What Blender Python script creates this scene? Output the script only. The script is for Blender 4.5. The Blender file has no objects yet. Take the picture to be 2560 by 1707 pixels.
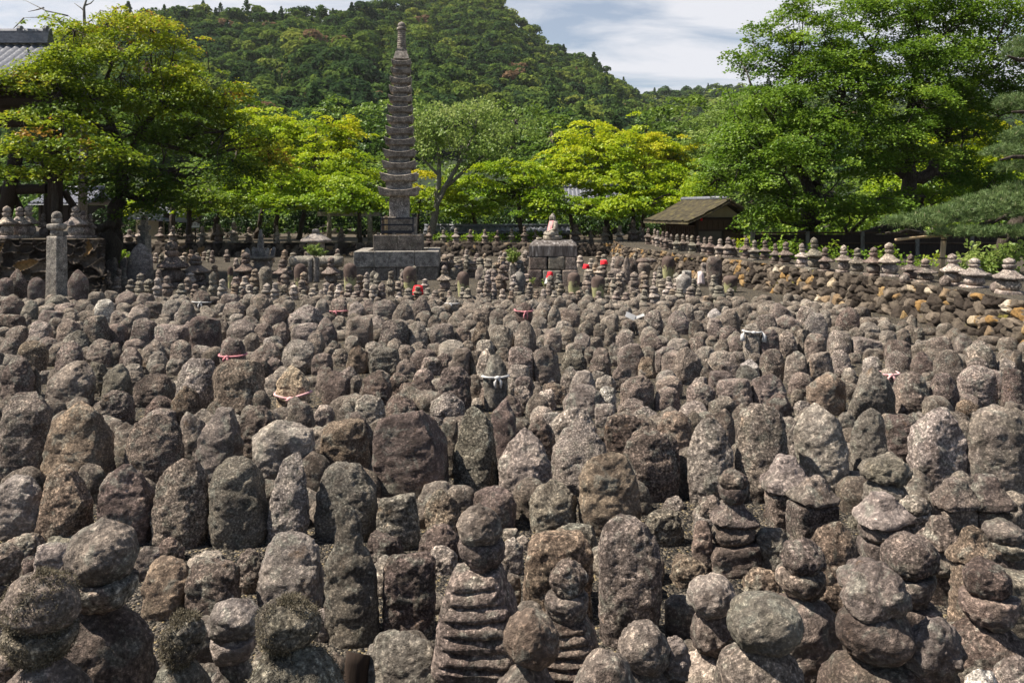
import bpy, math, random
import numpy as np
from mathutils import Vector, Matrix
rad = math.radians
scene = bpy.context.scene
COL = scene.collection
random.seed(7)
RNG = np.random.default_rng(11)

# ------------------------------------------------------------------ camera
F = 2000.0          # focal length in pixels of the 2560 wide photograph
HZ = 525.0          # row of the horizon in the photograph
EYE = 2.2
cam_d = bpy.data.cameras.new("camera")
cam = bpy.data.objects.new("camera", cam_d)
COL.objects.link(cam)
cam.location = (0, 0, EYE)
cam.rotation_euler = (rad(90), 0, 0)
cam_d.sensor_width = 36.0
cam_d.lens = 36.0 * F / 2560.0
cam_d.shift_y = -(853.5 - HZ) / 2560.0
cam_d.clip_start = 0.05
cam_d.clip_end = 3000.0
scene.camera = cam

# ------------------------------------------------------------------ sky, sun, exposure
SUN_TO = Vector((-0.74, -0.04, 1.05)).normalized()
SUN_EL = math.asin(SUN_TO.z)
SUN_AZ = math.atan2(SUN_TO.x, SUN_TO.y)
w = bpy.data.worlds.new("World")
scene.world = w
w.use_nodes = True
nt = w.node_tree
nt.nodes.clear()
def wn(t, **kw):
    n = nt.nodes.new(t)
    for k, v in kw.items():
        setattr(n, k, v)
    return n
sky = wn('ShaderNodeTexSky', sky_type='NISHITA')
sky.sun_disc = False
sky.sun_elevation = SUN_EL
sky.sun_rotation = SUN_AZ
sky.air_density = 1.0
sky.dust_density = 0.6
tc = wn('ShaderNodeTexCoord')
sep = wn('ShaderNodeSeparateXYZ')
nt.links.new(tc.outputs['Generated'], sep.inputs[0])
zadd = wn('ShaderNodeMath', operation='ADD'); zadd.inputs[1].default_value = 0.22
nt.links.new(sep.outputs[2], zadd.inputs[0])
dx = wn('ShaderNodeMath', operation='DIVIDE'); dy = wn('ShaderNodeMath', operation='DIVIDE')
nt.links.new(sep.outputs[0], dx.inputs[0]); nt.links.new(zadd.outputs[0], dx.inputs[1])
nt.links.new(sep.outputs[1], dy.inputs[0]); nt.links.new(zadd.outputs[0], dy.inputs[1])
cmb = wn('ShaderNodeCombineXYZ')
nt.links.new(dx.outputs[0], cmb.inputs[0]); nt.links.new(dy.outputs[0], cmb.inputs[1])
mp = wn('ShaderNodeMapping')
mp.inputs['Scale'].default_value = (0.9, 1.9, 1.0)
mp.inputs['Location'].default_value = (0.35, 0.9, 0.0)
mp.inputs['Rotation'].default_value = (0, 0, rad(10))
nt.links.new(cmb.outputs[0], mp.inputs[0])
cn = wn('ShaderNodeTexNoise'); cn.inputs['Scale'].default_value = 1.7
cn.inputs['Detail'].default_value = 9.0; cn.inputs['Roughness'].default_value = 0.58
cn.inputs['Distortion'].default_value = 0.5
nt.links.new(mp.outputs[0], cn.inputs['Vector'])
cr = wn('ShaderNodeValToRGB')
cr.color_ramp.elements[0].position = 0.36; cr.color_ramp.elements[0].color = (0.22, 0.22, 0.22, 1)
cr.color_ramp.elements[1].position = 0.56; cr.color_ramp.elements[1].color = (0.94, 0.94, 0.94, 1)
nt.links.new(cn.outputs[0], cr.inputs[0])
cmix = wn('ShaderNodeMix', data_type='RGBA')
# the cloud sheet lies low in the direction of view; unseen sky overhead and behind kept clear to weaken fill light
mr1 = wn('ShaderNodeMapRange'); mr1.inputs[1].default_value = -0.25; mr1.inputs[2].default_value = 0.45; mr1.inputs[3].default_value = 0.12; mr1.inputs[4].default_value = 1.0
nt.links.new(sep.outputs[1], mr1.inputs[0])
mr2 = wn('ShaderNodeMapRange'); mr2.inputs[1].default_value = 0.38; mr2.inputs[2].default_value = 0.75; mr2.inputs[3].default_value = 1.0; mr2.inputs[4].default_value = 0.12
nt.links.new(sep.outputs[2], mr2.inputs[0])
mm1 = wn('ShaderNodeMath', operation='MULTIPLY'); mm2 = wn('ShaderNodeMath', operation='MULTIPLY')
nt.links.new(mr1.outputs[0], mm1.inputs[0]); nt.links.new(mr2.outputs[0], mm1.inputs[1])
nt.links.new(mm1.outputs[0], mm2.inputs[0]); nt.links.new(cr.outputs[0], mm2.inputs[1])
nt.links.new(mm2.outputs[0], cmix.inputs[0])
nt.links.new(sky.outputs[0], cmix.inputs[6])
cmix.inputs[7].default_value = (8.0, 8.05, 8.5, 1)
bg = wn('ShaderNodeBackground'); bg.inputs[1].default_value = 0.054
nt.links.new(cmix.outputs[2], bg.inputs[0])
wo = wn('ShaderNodeOutputWorld')
nt.links.new(bg.outputs[0], wo.inputs[0])

sd = bpy.data.lights.new("sun", 'SUN')
sd.energy = 5.0
sd.angle = rad(0.55)
sd.color = (1.0, 0.92, 0.80)
sun = bpy.data.objects.new("sun", sd)
COL.objects.link(sun)
sun.rotation_euler = SUN_TO.to_track_quat('Z', 'Y').to_euler()
vs = scene.view_settings
scene.display_settings.display_device = 'sRGB'
vs.view_transform = 'Standard'
vs.look = 'None'
vs.exposure = 1.0
vs.gamma = 1.0
vs.use_curve_mapping = False
scene.cycles.max_bounces = 6
scene.cycles.diffuse_bounces = 3
scene.cycles.transmission_bounces = 3
scene.cycles.transparent_max_bounces = 4
scene.cycles.use_denoising = True
scene.cycles.volume_max_steps = 64
scene.cycles.volume_bounces = 0

# ------------------------------------------------------------------ helpers
def PX(px, py, D):
    """point that the photograph shows at pixel px, py when it is D metres away"""
    return Vector(((px - 1280.0) * D / F, D, EYE - (py - HZ) * D / F))

def gdist(py, z=0.0):
    return F * (EYE - z) / (py - HZ)

def _hash(ix, iy, iz):
    h = (ix.astype(np.uint32) * np.uint32(374761393) + iy.astype(np.uint32) * np.uint32(668265263)
         + iz.astype(np.uint32) * np.uint32(2246822519))
    h = (h ^ (h >> np.uint32(13))) * np.uint32(1274126177)
    h = h ^ (h >> np.uint32(16))
    return (h & np.uint32(0xFFFFFF)).astype(np.float64) / float(0xFFFFFF)

def vnoise(p):
    p = np.asarray(p, dtype=np.float64)
    i = np.floor(p).astype(np.int64)
    f = p - i
    f = f * f * (3 - 2 * f)
    out = np.zeros(len(p))
    for a in (0, 1):
        wx = f[:, 0] if a else 1 - f[:, 0]
        for b in (0, 1):
            wy = f[:, 1] if b else 1 - f[:, 1]
            for c in (0, 1):
                wz = f[:, 2] if c else 1 - f[:, 2]
                out += wx * wy * wz * _hash(i[:, 0] + a, i[:, 1] + b, i[:, 2] + c)
    return out * 2 - 1

def fbm(p, octs=3, gain=0.5):
    s = np.zeros(len(p)); a = 1.0; q = np.array(p, dtype=np.float64)
    for k in range(octs):
        s += a * vnoise(q + 17.3 * k)
        q = q * 2.03; a *= gain
    return s

def mesh_fast(name, verts, quads, ngons=(), tris=None, smooth=True, attrs=None):
    me = bpy.data.meshes.new(name)
    verts = np.ascontiguousarray(verts, dtype=np.float32)
    quads = np.asarray(quads, dtype=np.int32).reshape(-1, 4)
    loops = [quads.ravel()]
    totals = [np.full(len(quads), 4, dtype=np.int32)]
    if tris is not None and len(tris):
        t = np.asarray(tris, dtype=np.int32).reshape(-1, 3)
        loops.append(t.ravel()); totals.append(np.full(len(t), 3, dtype=np.int32))
    for g in ngons:
        loops.append(np.asarray(g, dtype=np.int32)); totals.append(np.array([len(g)], dtype=np.int32))
    L = np.concatenate(loops); T = np.concatenate(totals)
    S = np.concatenate([[0], np.cumsum(T)[:-1]]).astype(np.int32)
    me.vertices.add(len(verts)); me.vertices.foreach_set('co', verts.ravel())
    me.loops.add(len(L)); me.loops.foreach_set('vertex_index', L)
    me.polygons.add(len(T)); me.polygons.foreach_set('loop_start', S)
    me.polygons.foreach_set('loop_total', T)
    me.polygons.foreach_set('use_smooth', np.full(len(T), bool(smooth)))
    if attrs:
        for an, (dom, data) in attrs.items():
            at = me.attributes.new(an, 'FLOAT', dom)
            at.data.foreach_set('value', np.asarray(data, dtype=np.float32))
    me.update(calc_edges=True)
    return me

def link(name, me, mat=None, parent=None, loc=None, rot=None):
    o = bpy.data.objects.new(name, me)
    COL.objects.link(o)
    if mat is not None and me is not None and not me.materials:
        me.materials.append(mat)
    if parent is not None:
        o.parent = parent
    if loc is not None:
        o.location = loc
    if rot is not None:
        o.rotation_euler = rot
    return o

def tag(o, label, cat, group=None):
    o['label'] = label; o['category'] = cat
    if group: o['group'] = group
    return o

def struct(o):
    o['kind'] = 'structure'; return o

def stuff(o, label, cat):
    o['kind'] = 'stuff'; o['label'] = label; o['category'] = cat; return o

def empty(name, loc, label=None, cat=None, group=None, rz=0.0):
    e = bpy.data.objects.new(name, None)
    e.empty_display_size = 0.1
    COL.objects.link(e)
    e.location = loc; e.rotation_euler = (0, 0, rz)
    if label: tag(e, label, cat, group)
    return e

class MB:
    """collects pieces into one mesh"""
    def __init__(s):
        s.v = []; s.q = []; s.t = []; s.n = 0; s.g = []
    def add(s, v, q=(), t=(), g=()):
        v = np.asarray(v, dtype=np.float64)
        s.v.append(v)
        if len(q): s.q.append(np.asarray(q).reshape(-1, 4) + s.n)
        if len(t): s.t.append(np.asarray(t).reshape(-1, 3) + s.n)
        for x in g: s.g.append(np.asarray(x) + s.n)
        s.n += len(v)
    def box(s, c, size, R=None):
        sx, sy, sz = [k / 2 for k in size]
        v = np.array([[x, y, z] for x in (-sx, sx) for y in (-sy, sy) for z in (-sz, sz)])
        if R is not None: v = v @ np.array(R.to_3x3()).T
        v = v + np.array(c)
        s.add(v, [[0, 1, 3, 2], [4, 6, 7, 5], [0, 4, 5, 1], [2, 3, 7, 6], [0, 2, 6, 4], [1, 5, 7, 3]])
    def tube(s, pts, radii, seg=8, cap=True):
        pts = [Vector(p) for p in pts]
        if not hasattr(radii, '__len__'): radii = [radii] * len(pts)
        rings = []
        up = Vector((0.3, 0.1, 1)).normalized()
        for i, p in enumerate(pts):
            a = pts[max(0, i - 1)]; b = pts[min(len(pts) - 1, i + 1)]
            t = (b - a).normalized()
            x = t.cross(up)
            if x.length < 1e-3: x = t.cross(Vector((1, 0, 0)))
            x.normalize(); y = t.cross(x).normalized()
            for k in range(seg):
                an = 2 * math.pi * k / seg
                rings.append(p + (x * math.cos(an) + y * math.sin(an)) * radii[i])
        n = len(pts)
        q = [[i * seg + k, i * seg + (k + 1) % seg, (i + 1) * seg + (k + 1) % seg, (i + 1) * seg + k]
             for i in range(n - 1) for k in range(seg)]
        g = [list(range(seg))[::-1], [(n - 1) * seg + k for k in range(seg)]] if cap else []
        s.add([list(v) for v in rings], q, (), g)
    def mesh(s, name, smooth=False):
        V = np.concatenate(s.v)
        Q = np.concatenate(s.q) if s.q else np.zeros((0, 4), int)
        T = np.concatenate(s.t) if s.t else None
        return mesh_fast(name, V, Q, s.g, T, smooth)
    def build(s, name, mat, parent=None, smooth=False, loc=None, rot=None):
        return link(name, s.mesh(name, smooth), mat, parent, loc, rot)

def bevel(o, wdt=0.01, seg=2):
    m = o.modifiers.new('bevel', 'BEVEL'); m.width = wdt; m.segments = seg
    m.limit_method = 'ANGLE'; m.angle_limit = rad(40)
    return o

# ------------------------------------------------------------------ materials
def newmat(name, rough=0.9):
    m = bpy.data.materials.new(name); m.use_nodes = True
    t = m.node_tree; t.nodes.clear()
    out = t.nodes.new('ShaderNodeOutputMaterial')
    b = t.nodes.new('ShaderNodeBsdfPrincipled')
    b.inputs['Roughness'].default_value = rough
    b.inputs['Specular IOR Level'].default_value = 0.25
    t.links.new(b.outputs[0], out.inputs[0])
    return m, t, b, out

def nd(t, typ, **kw):
    n = t.nodes.new(typ)
    for k, v in kw.items(): setattr(n, k, v)
    return n

def ramp(t, stops):
    r = nd(t, 'ShaderNodeValToRGB')
    e = r.color_ramp.elements
    while len(e) < len(stops): e.new(0.5)
    for i, (p, c) in enumerate(stops):
        e[i].position = p; e[i].color = (*c, 1) if len(c) == 3 else c
    return r

def noise(t, vec, scale, detail=4, rough=0.6, dist=0.0):
    n = nd(t, 'ShaderNodeTexNoise')
    n.inputs['Scale'].default_value = scale; n.inputs['Detail'].default_value = detail
    n.inputs['Roughness'].default_value = rough; n.inputs['Distortion'].default_value = dist
    t.links.new(vec, n.inputs['Vector'])
    return n.outputs[0]

def mixc(t, fac, a, b, mode='MIX'):
    m = nd(t, 'ShaderNodeMix', data_type='RGBA', blend_type=mode)
    for s, v in ((0, fac), (6, a), (7, b)):
        if hasattr(v, 'links') or hasattr(v, 'is_linked'): t.links.new(v, m.inputs[s])
        elif s == 0: m.inputs[0].default_value = v
        else: m.inputs[s].default_value = (*v, 1) if len(v) == 3 else v
    return m.outputs[2]

def mth(t, op, a, b=None):
    m = nd(t, 'ShaderNodeMath', operation=op)
    for i, v in enumerate((a, b)):
        if v is None: continue
        if hasattr(v, 'is_linked'): t.links.new(v, m.inputs[i])
        else: m.inputs[i].default_value = v
    return m.outputs[0]

def objvec(t, per_object=True):
    c = nd(t, 'ShaderNodeTexCoord')
    if not per_object: return c.outputs['Object']
    oi = nd(t, 'ShaderNodeObjectInfo')
    sc = mth(t, 'MULTIPLY', oi.outputs['Random'], 53.0)
    fr = mth(t, 'FRACT', mth(t, 'MULTIPLY', oi.outputs['Random'], 17.7))
    scv = nd(t, 'ShaderNodeVectorMath', operation='SCALE'); t.links.new(c.outputs['Object'], scv.inputs[0])
    t.links.new(mth(t, 'ADD', mth(t, 'MULTIPLY', fr, .75), .65), scv.inputs['Scale'])
    ad = nd(t, 'ShaderNodeVectorMath', operation='ADD')
    t.links.new(scv.outputs[0], ad.inputs[0]); t.links.new(sc, ad.inputs[1])
    return ad.outputs[0]

def bumpn(t, b, h, strength, dist, prev=None):
    n = nd(t, 'ShaderNodeBump')
    n.inputs['Strength'].default_value = strength; n.inputs['Distance'].default_value = dist
    t.links.new(h, n.inputs['Height'])
    if prev is not None: t.links.new(prev, n.inputs['Normal'])
    t.links.new(n.outputs[0], b.inputs['Normal'])
    return n.outputs[0]

def stone_mat(name, grain=60.0, island=False, bump=1.0, lichen=0.35, speck=1.0):
    """weathered granite: tint comes from the object's own colour"""
    m, t, b, out = newmat(name, 0.92)
    v = objvec(t)
    oi = nd(t, 'ShaderNodeObjectInfo')
    if island:
        at = nd(t, 'ShaderNodeAttribute', attribute_name='tint')
        base = ramp(t, [(0, (0.13, 0.106, 0.088)), (0.35, (0.19, 0.160, 0.134)), (0.7, (0.24, 0.207, 0.175)), (1, (0.31, 0.275, 0.24))])
        t.links.new(at.outputs['Fac'], base.inputs[0]); basec = base.outputs[0]
    else:
        basec = oi.outputs['Color']
    big = noise(t, v, 6.0, 4, 0.65)
    r1 = ramp(t, [(0.30, (0.42, 0.38, 0.37)), (0.5, (0.95, 0.94, 0.94)), (0.70, (1.65, 1.6, 1.52))])
    t.links.new(big, r1.inputs[0])
    c = mixc(t, 1.0, basec, r1.outputs[0], 'MULTIPLY')
    # lichen: pale grey green, and a rusty sort
    li = noise(t, v, 9.0, 5, 0.65, 0.6)
    lr = ramp(t, [(0.53, (0, 0, 0)), (0.63, (1, 1, 1))])
    t.links.new(li, lr.inputs[0])
    c = mixc(t, mth(t, 'MULTIPLY', lr.outputs[0], lichen), c, (0.30, 0.305, 0.26))
    v2 = nd(t, 'ShaderNodeVectorMath', operation='ADD'); t.links.new(v, v2.inputs[0]); v2.inputs[1].default_value = (31, 7, 13)
    ru = noise(t, v2.outputs[0], 6.0, 5, 0.7, 0.4)
    rr = ramp(t, [(0.63, (0, 0, 0)), (0.74, (1, 1, 1))]); t.links.new(ru, rr.inputs[0])
    c = mixc(t, mth(t, 'MULTIPLY', rr.outputs[0], 0.45), c, (0.27, 0.16, 0.075))
    v3 = nd(t, 'ShaderNodeVectorMath', operation='ADD'); t.links.new(v, v3.inputs[0]); v3.inputs[1].default_value = (3, 47, 23)
    mo = noise(t, v3.outputs[0], 4.0, 4, 0.65, 0.3)
    mr = ramp(t, [(0.52, (0, 0, 0)), (0.70, (1, 1, 1))]); t.links.new(mo, mr.inputs[0])
    c = mixc(t, mth(t, 'MULTIPLY', mr.outputs[0], 0.45), c, (0.085, 0.085, 0.06))
    # grains
    g1 = noise(t, v, grain, 3, 0.75)
    gr = ramp(t, [(0.33, (0.16, 0.15, 0.14)), (0.45, (0.60, 0.58, 0.56)), (0.56, (1.05, 1.03, 1.0)), (0.66, (2.9, 2.8, 2.65))])
    t.links.new(g1, gr.inputs[0])
    fr2 = mth(t, 'FRACT', mth(t, 'MULTIPLY', oi.outputs['Random'], 7.31))
    c = mixc(t, mth(t, 'MULTIPLY', mth(t, 'ADD', mth(t, 'MULTIPLY', fr2, .5), .55), speck), c, mixc(t, 1.0, c, gr.outputs[0], 'MULTIPLY'))
    t.links.new(c, b.inputs['Base Color'])
    g2 = noise(t, v, grain * 0.30, 6, 0.78)
    n1 = bumpn(t, b, g2, 0.85 * bump, 0.07)
    bumpn(t, b, g1, 0.5 * bump, 0.012, n1)
    return m

M = {}
M['stone'] = stone_mat('weathered_granite', 56, lichen=.5)
M['stone_field'] = stone_mat('weathered_granite_mixed', 50, island=True, lichen=.5)
M['stone_small'] = stone_mat('weathered_granite_small', 34, lichen=0.3, bump=0.8)
M['cut_stone'] = stone_mat('dressed_granite', 30, bump=0.35, lichen=0.22, speck=0.7)

def urn_mat():
    m, t, b, out = newmat('lichen_stone')
    v = objvec(t)
    c0 = ramp(t, [(0.3, (0.05, 0.032, 0.026)), (0.6, (0.13, 0.095, 0.08))])
    t.links.new(noise(t, v, 6, 5), c0.inputs[0])
    sp = nd(t, 'ShaderNodeSeparateXYZ'); tc2 = nd(t, 'ShaderNodeTexCoord')
    t.links.new(tc2.outputs['Generated'], sp.inputs[0])
    h = mth(t, 'ADD', sp.outputs[2], mth(t, 'MULTIPLY', mth(t, 'SUBTRACT', noise(t, v, 7, 5, 0.7), 0.5), 1.3))
    lr = ramp(t, [(0.42, (1, 1, 1)), (0.52, (0, 0, 0))]); t.links.new(h, lr.inputs[0])
    c = mixc(t, lr.outputs[0], c0.outputs[0], (0.34, 0.33, 0.17))
    t.links.new(c, b.inputs['Base Color'])
    bumpn(t, b, noise(t, v, 40, 4), 0.5, 0.02)
    return m
M['urn'] = urn_mat()

def gravel_mat():
    m, t, b, out = newmat('gravel', 0.95)
    c = nd(t, 'ShaderNodeTexCoord')
    vo = nd(t, 'ShaderNodeTexVoronoi'); vo.inputs['Scale'].default_value = 58
    t.links.new(c.outputs['Object'], vo.inputs['Vector'])
    rp = ramp(t, [(0.0, (0.016, 0.015, 0.014)), (0.35, (0.045, 0.041, 0.036)), (0.62, (0.10, 0.084, 0.066)), (0.85, (0.19, 0.165, 0.135)), (1.0, (0.27, 0.21, 0.11))])
    sp = nd(t, 'ShaderNodeSeparateColor'); t.links.new(vo.outputs['Color'], sp.inputs[0])
    t.links.new(sp.outputs[0], rp.inputs[0])
    big = noise(t, c.outputs['Object'], 0.7, 3)
    rb = ramp(t, [(0.3, (0.65, 0.64, 0.62)), (0.7, (1, 1, 1))]); t.links.new(big, rb.inputs[0])
    cc = mixc(t, 1.0, rp.outputs[0], rb.outputs[0], 'MULTIPLY')
    t.links.new(cc, b.inputs['Base Color'])
    inv = mth(t, 'SUBTRACT', 1.0, vo.outputs['Distance'])
    bumpn(t, b, inv, 1.0, 0.03)
    return m
M['gravel'] = gravel_mat()

def plain_mat(name, cols, scale=8, stretch=(1, 1, 1), rough=0.85, bump=0.25, dist=0.02):
    m, t, b, out = newmat(name, rough)
    v = objvec(t)
    mpn = nd(t, 'ShaderNodeMapping'); mpn.inputs['Scale'].default_value = stretch
    t.links.new(v, mpn.inputs[0])
    n = noise(t, mpn.outputs[0], scale, 5, 0.62)
    r = ramp(t, [(0.3 + 0.4 * i / max(1, len(cols) - 1), c) for i, c in enumerate(cols)])
    t.links.new(n, r.inputs[0]); t.links.new(r.outputs[0], b.inputs['Base Color'])
    if bump: bumpn(t, b, n, bump, dist)
    return m
M['dark_wood'] = plain_mat('old_dark_timber', [(0.018, 0.012, 0.009), (0.045, 0.03, 0.022)], 12, (4, 4, 0.5))
M['plank'] = plain_mat('brown_planks', [(0.05, 0.03, 0.018), (0.11, 0.07, 0.045)], 10, (5, 5, 0.4))
M['pale_wood'] = plain_mat('pale_wood', [(0.40, 0.27, 0.13), (0.55, 0.42, 0.24)], 10, (5, 5, 0.5))
M['grey_board'] = plain_mat('grey_board', [(0.10, 0.09, 0.075), (0.15, 0.135, 0.11)], 6)
M['plaster'] = plain_mat('cream_plaster', [(0.30, 0.25, 0.17), (0.38, 0.32, 0.22)], 5, bump=0.05)
M['tile'] = plain_mat('grey_roof_tile', [(0.10, 0.105, 0.125), (0.22, 0.225, 0.25)], 14, rough=0.42, bump=0.1)
M['metal'] = plain_mat('dark_painted_iron', [(0.018, 0.02, 0.025), (0.03, 0.032, 0.04)], 9, rough=0.6, bump=0.05)
M['bark'] = plain_mat('bark', [(0.02, 0.015, 0.011), (0.05, 0.038, 0.029), (0.09, 0.075, 0.06)], 10, (2.5, 2.5, 0.6), bump=0.8, dist=0.05)
M['bark_pale'] = plain_mat('pale_bark', [(0.07, 0.06, 0.05), (0.18, 0.165, 0.14), (0.27, 0.26, 0.23)], 9, (2.5, 2.5, 0.8), bump=0.7, dist=0.04)
M['bamboo'] = plain_mat('bamboo', [(0.42, 0.30, 0.17), (0.56, 0.43, 0.28)], 6, (3, 3, 0.4), rough=0.5, bump=0.1)
M['red_cloth'] = plain_mat('red_cloth', [(0.55, 0.012, 0.02), (0.72, 0.03, 0.045)], 14, bump=0.3)
M['pink_cloth'] = plain_mat('faded_pink_cloth', [(0.62, 0.33, 0.33), (0.75, 0.46, 0.45)], 14, bump=0.3)
M['bib_pink'] = plain_mat('faded_bib_cloth', [(0.58, 0.20, 0.22), (0.72, 0.45, 0.43)], 7, (1, 1, 0.4), bump=0.3)
M['pale_pink_cloth'] = plain_mat('pale_pink_cloth', [(0.62, 0.50, 0.49), (0.72, 0.62, 0.60)], 9, bump=0.3)
M['rose_cord'] = plain_mat('rose_cord', [(0.48, 0.17, 0.19), (0.60, 0.27, 0.29)], 20, bump=0.2)
M['white_cloth'] = plain_mat('white_cloth', [(0.42, 0.41, 0.40), (0.60, 0.59, 0.58)], 14, bump=0.2)
M['white_paint'] = plain_mat('white_board', [(0.55, 0.60, 0.58), (0.66, 0.70, 0.68)], 5, bump=0)
M['ink'] = plain_mat('black_ink', [(0.015, 0.015, 0.02), (0.03, 0.03, 0.035)], 5, bump=0)
M['soil'] = plain_mat('dark_soil', [(0.045, 0.035, 0.025), (0.10, 0.08, 0.055)], 4, bump=0.6, dist=0.05)
M['forest_floor'] = plain_mat('forest_floor', [(0.012, 0.022, 0.008), (0.03, 0.045, 0.014)], 0.3, bump=0.2)
M['thatch'] = plain_mat('mossy_thatch', [(0.022, 0.019, 0.012), (0.055, 0.045, 0.027), (0.10, 0.085, 0.035)], 6, (1, 1, 1), rough=0.95, bump=1.0, dist=0.06)

def leaf_mat(name, stops, trans=0.45, gl=0.02):
    m = bpy.data.materials.new(name); m.use_nodes = True
    t = m.node_tree; t.nodes.clear()
    out = nd(t, 'ShaderNodeOutputMaterial')
    at = nd(t, 'ShaderNodeAttribute', attribute_name='tint')
    r = ramp(t, stops); t.links.new(at.outputs['Fac'], r.inputs[0])
    d = nd(t, 'ShaderNodeBsdfDiffuse'); tr = nd(t, 'ShaderNodeBsdfTranslucent')
    g = nd(t, 'ShaderNodeBsdfGlossy'); g.inputs['Roughness'].default_value = 0.45
    t.links.new(r.outputs[0], d.inputs[0]); t.links.new(r.outputs[0], tr.inputs[0])
    g.inputs[0].default_value = (0.8, 0.85, 0.8, 1)
    mx = nd(t, 'ShaderNodeMixShader'); mx.inputs[0].default_value = trans
    t.links.new(d.outputs[0], mx.inputs[1]); t.links.new(tr.outputs[0], mx.inputs[2])
    m2 = nd(t, 'ShaderNodeMixShader'); m2.inputs[0].default_value = gl
    t.links.new(mx.outputs[0], m2.inputs[1]); t.links.new(g.outputs[0], m2.inputs[2])
    t.links.new(m2.outputs[0], out.inputs[0])
    return m
L = {}
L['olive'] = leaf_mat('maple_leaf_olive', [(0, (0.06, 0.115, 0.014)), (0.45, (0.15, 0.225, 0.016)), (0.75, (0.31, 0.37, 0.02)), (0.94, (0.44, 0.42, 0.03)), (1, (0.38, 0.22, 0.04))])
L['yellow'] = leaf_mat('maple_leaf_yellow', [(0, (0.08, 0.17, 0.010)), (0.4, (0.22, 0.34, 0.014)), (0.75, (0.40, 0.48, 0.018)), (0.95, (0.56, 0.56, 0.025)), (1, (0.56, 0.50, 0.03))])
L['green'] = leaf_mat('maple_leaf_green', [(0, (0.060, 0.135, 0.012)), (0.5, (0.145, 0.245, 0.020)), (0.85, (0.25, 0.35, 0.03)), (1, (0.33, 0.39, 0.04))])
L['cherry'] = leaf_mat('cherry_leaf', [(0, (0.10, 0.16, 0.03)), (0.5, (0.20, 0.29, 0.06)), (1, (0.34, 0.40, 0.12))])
L['dark'] = leaf_mat('evergreen_leaf', [(0, (0.032, 0.07, 0.014)), (0.5, (0.085, 0.155, 0.022)), (1, (0.20, 0.28, 0.035))], 0.4)
L['moss'] = leaf_mat('dry_moss', [(0, (0.08, 0.068, 0.048)), (0.6, (0.17, 0.148, 0.105)), (1, (0.30, 0.265, 0.20))], 0.4, 0.0)
L['shade'] = leaf_mat('shade_dark_leaf', [(0, (0.012, 0.028, 0.008)), (0.6, (0.028, 0.060, 0.012)), (1, (0.07, 0.12, 0.02))], 0.25)  # leaf colour darkened to stand in for deep shade
L['pine'] = leaf_mat('pine_needle', [(0, (0.06, 0.105, 0.035)), (0.6, (0.15, 0.22, 0.075)), (0.9, (0.26, 0.32, 0.13)), (1, (0.50, 0.42, 0.27))], 0.25)
L['hill'] = leaf_mat('hill_forest_leaf', [(0, (0.036, 0.070, 0.030)), (0.35, (0.072, 0.125, 0.032)), (0.65, (0.145, 0.205, 0.040)), (0.92, (0.25, 0.28, 0.055)), (0.97, (0.26, 0.29, 0.06)), (1, (0.20, 0.13, 0.075))], 0.35, 0.0)
# ------------------------------------------------------------------ stone shapes
PROF = {
 'r': [(0, .93), (.15, 1), (.5, 1), (.70, .97), (.84, .82), (.94, .55), (.985, .28), (1, .02)],
 'p': [(0, .96), (.2, 1), (.5, .98), (.64, .90), (.78, .68), (.90, .38), (.97, .16), (1, .02)],
 'f': [(0, .96), (.3, 1), (.7, .98), (.88, .93), (.96, .80), (1, .55), (1.0, .02)],
 'b': [(0, .93), (.2, 1), (.5, .95), (.75, .76), (.92, .44), (1, .03)],
 'c': [(0, 1), (.4, .97), (.6, .88), (.8, .74), (.92, .56), (.98, .32), (1, .02)],
 'e': [(0, 1), (.42, .97), (.60, .84), (.66, .60), (.70, .52), (.88, .48), (.97, .40), (1, .02)],
 'u': [(0, .72), (.3, .86), (.7, 1), (.87, .92), (.96, .62), (1, .03)],
 'J': [(0, .55), (.1, .80), (.3, 1), (.55, .97), (.74, .76), (.86, .44), (.93, .2), (1, .03)],
 'B': [(0, .5), (.12, .82), (.35, 1), (.62, .96), (.84, .70), (.95, .38), (1, .03)],
 'R': [(0, .52), (.10, .68), (.40, .90), (.70, 1), (.92, 1), (1, .90), (1, .03)],
 'K': [(0, .60), (.03, .95), (.10, 1), (.24, .99), (.40, .76), (.60, .56), (.80, .43), (.95, .37), (1, .3), (1, .03)],
 'C': [(0, 1), (.5, 1), (.94, 1), (1, .93), (1, .03)],
 'O': [(0, .6), (.15, .88), (.45, 1), (.75, .9), (.93, .66), (1, .42), (1, .03)],
 'M': [(0, .8), (.2, 1), (.5, .97), (.75, .78), (.92, .5), (1, .04)],
 'D': [(0, .98), (.3, 1), (.55, .99), (.72, .90), (.86, .70), (.96, .42), (1, .03)],
}
EXPO = {'r': 2.6, 'p': 2.5, 'f': 3.6, 'b': 2.4, 'c': 2.5, 'e': 3.2, 'u': 2.1, 'J': 2.0, 'B': 2.0, 'R': 2.1, 'K': 5.5, 'C': 8.0, 'O': 2.3, 'M': 2.3, 'S': 6.0, 'D': 2.6}

def chaikin(P, k):
    P = np.array(P, dtype=float)
    for _ in range(k):
        a = P[:-1] * .75 + P[1:] * .25; b = P[:-1] * .25 + P[1:] * .75
        Q = np.empty((2 * len(a), 2)); Q[0::2] = a; Q[1::2] = b
        P = np.vstack([P[:1], Q, P[-1:]])
    return P

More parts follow.
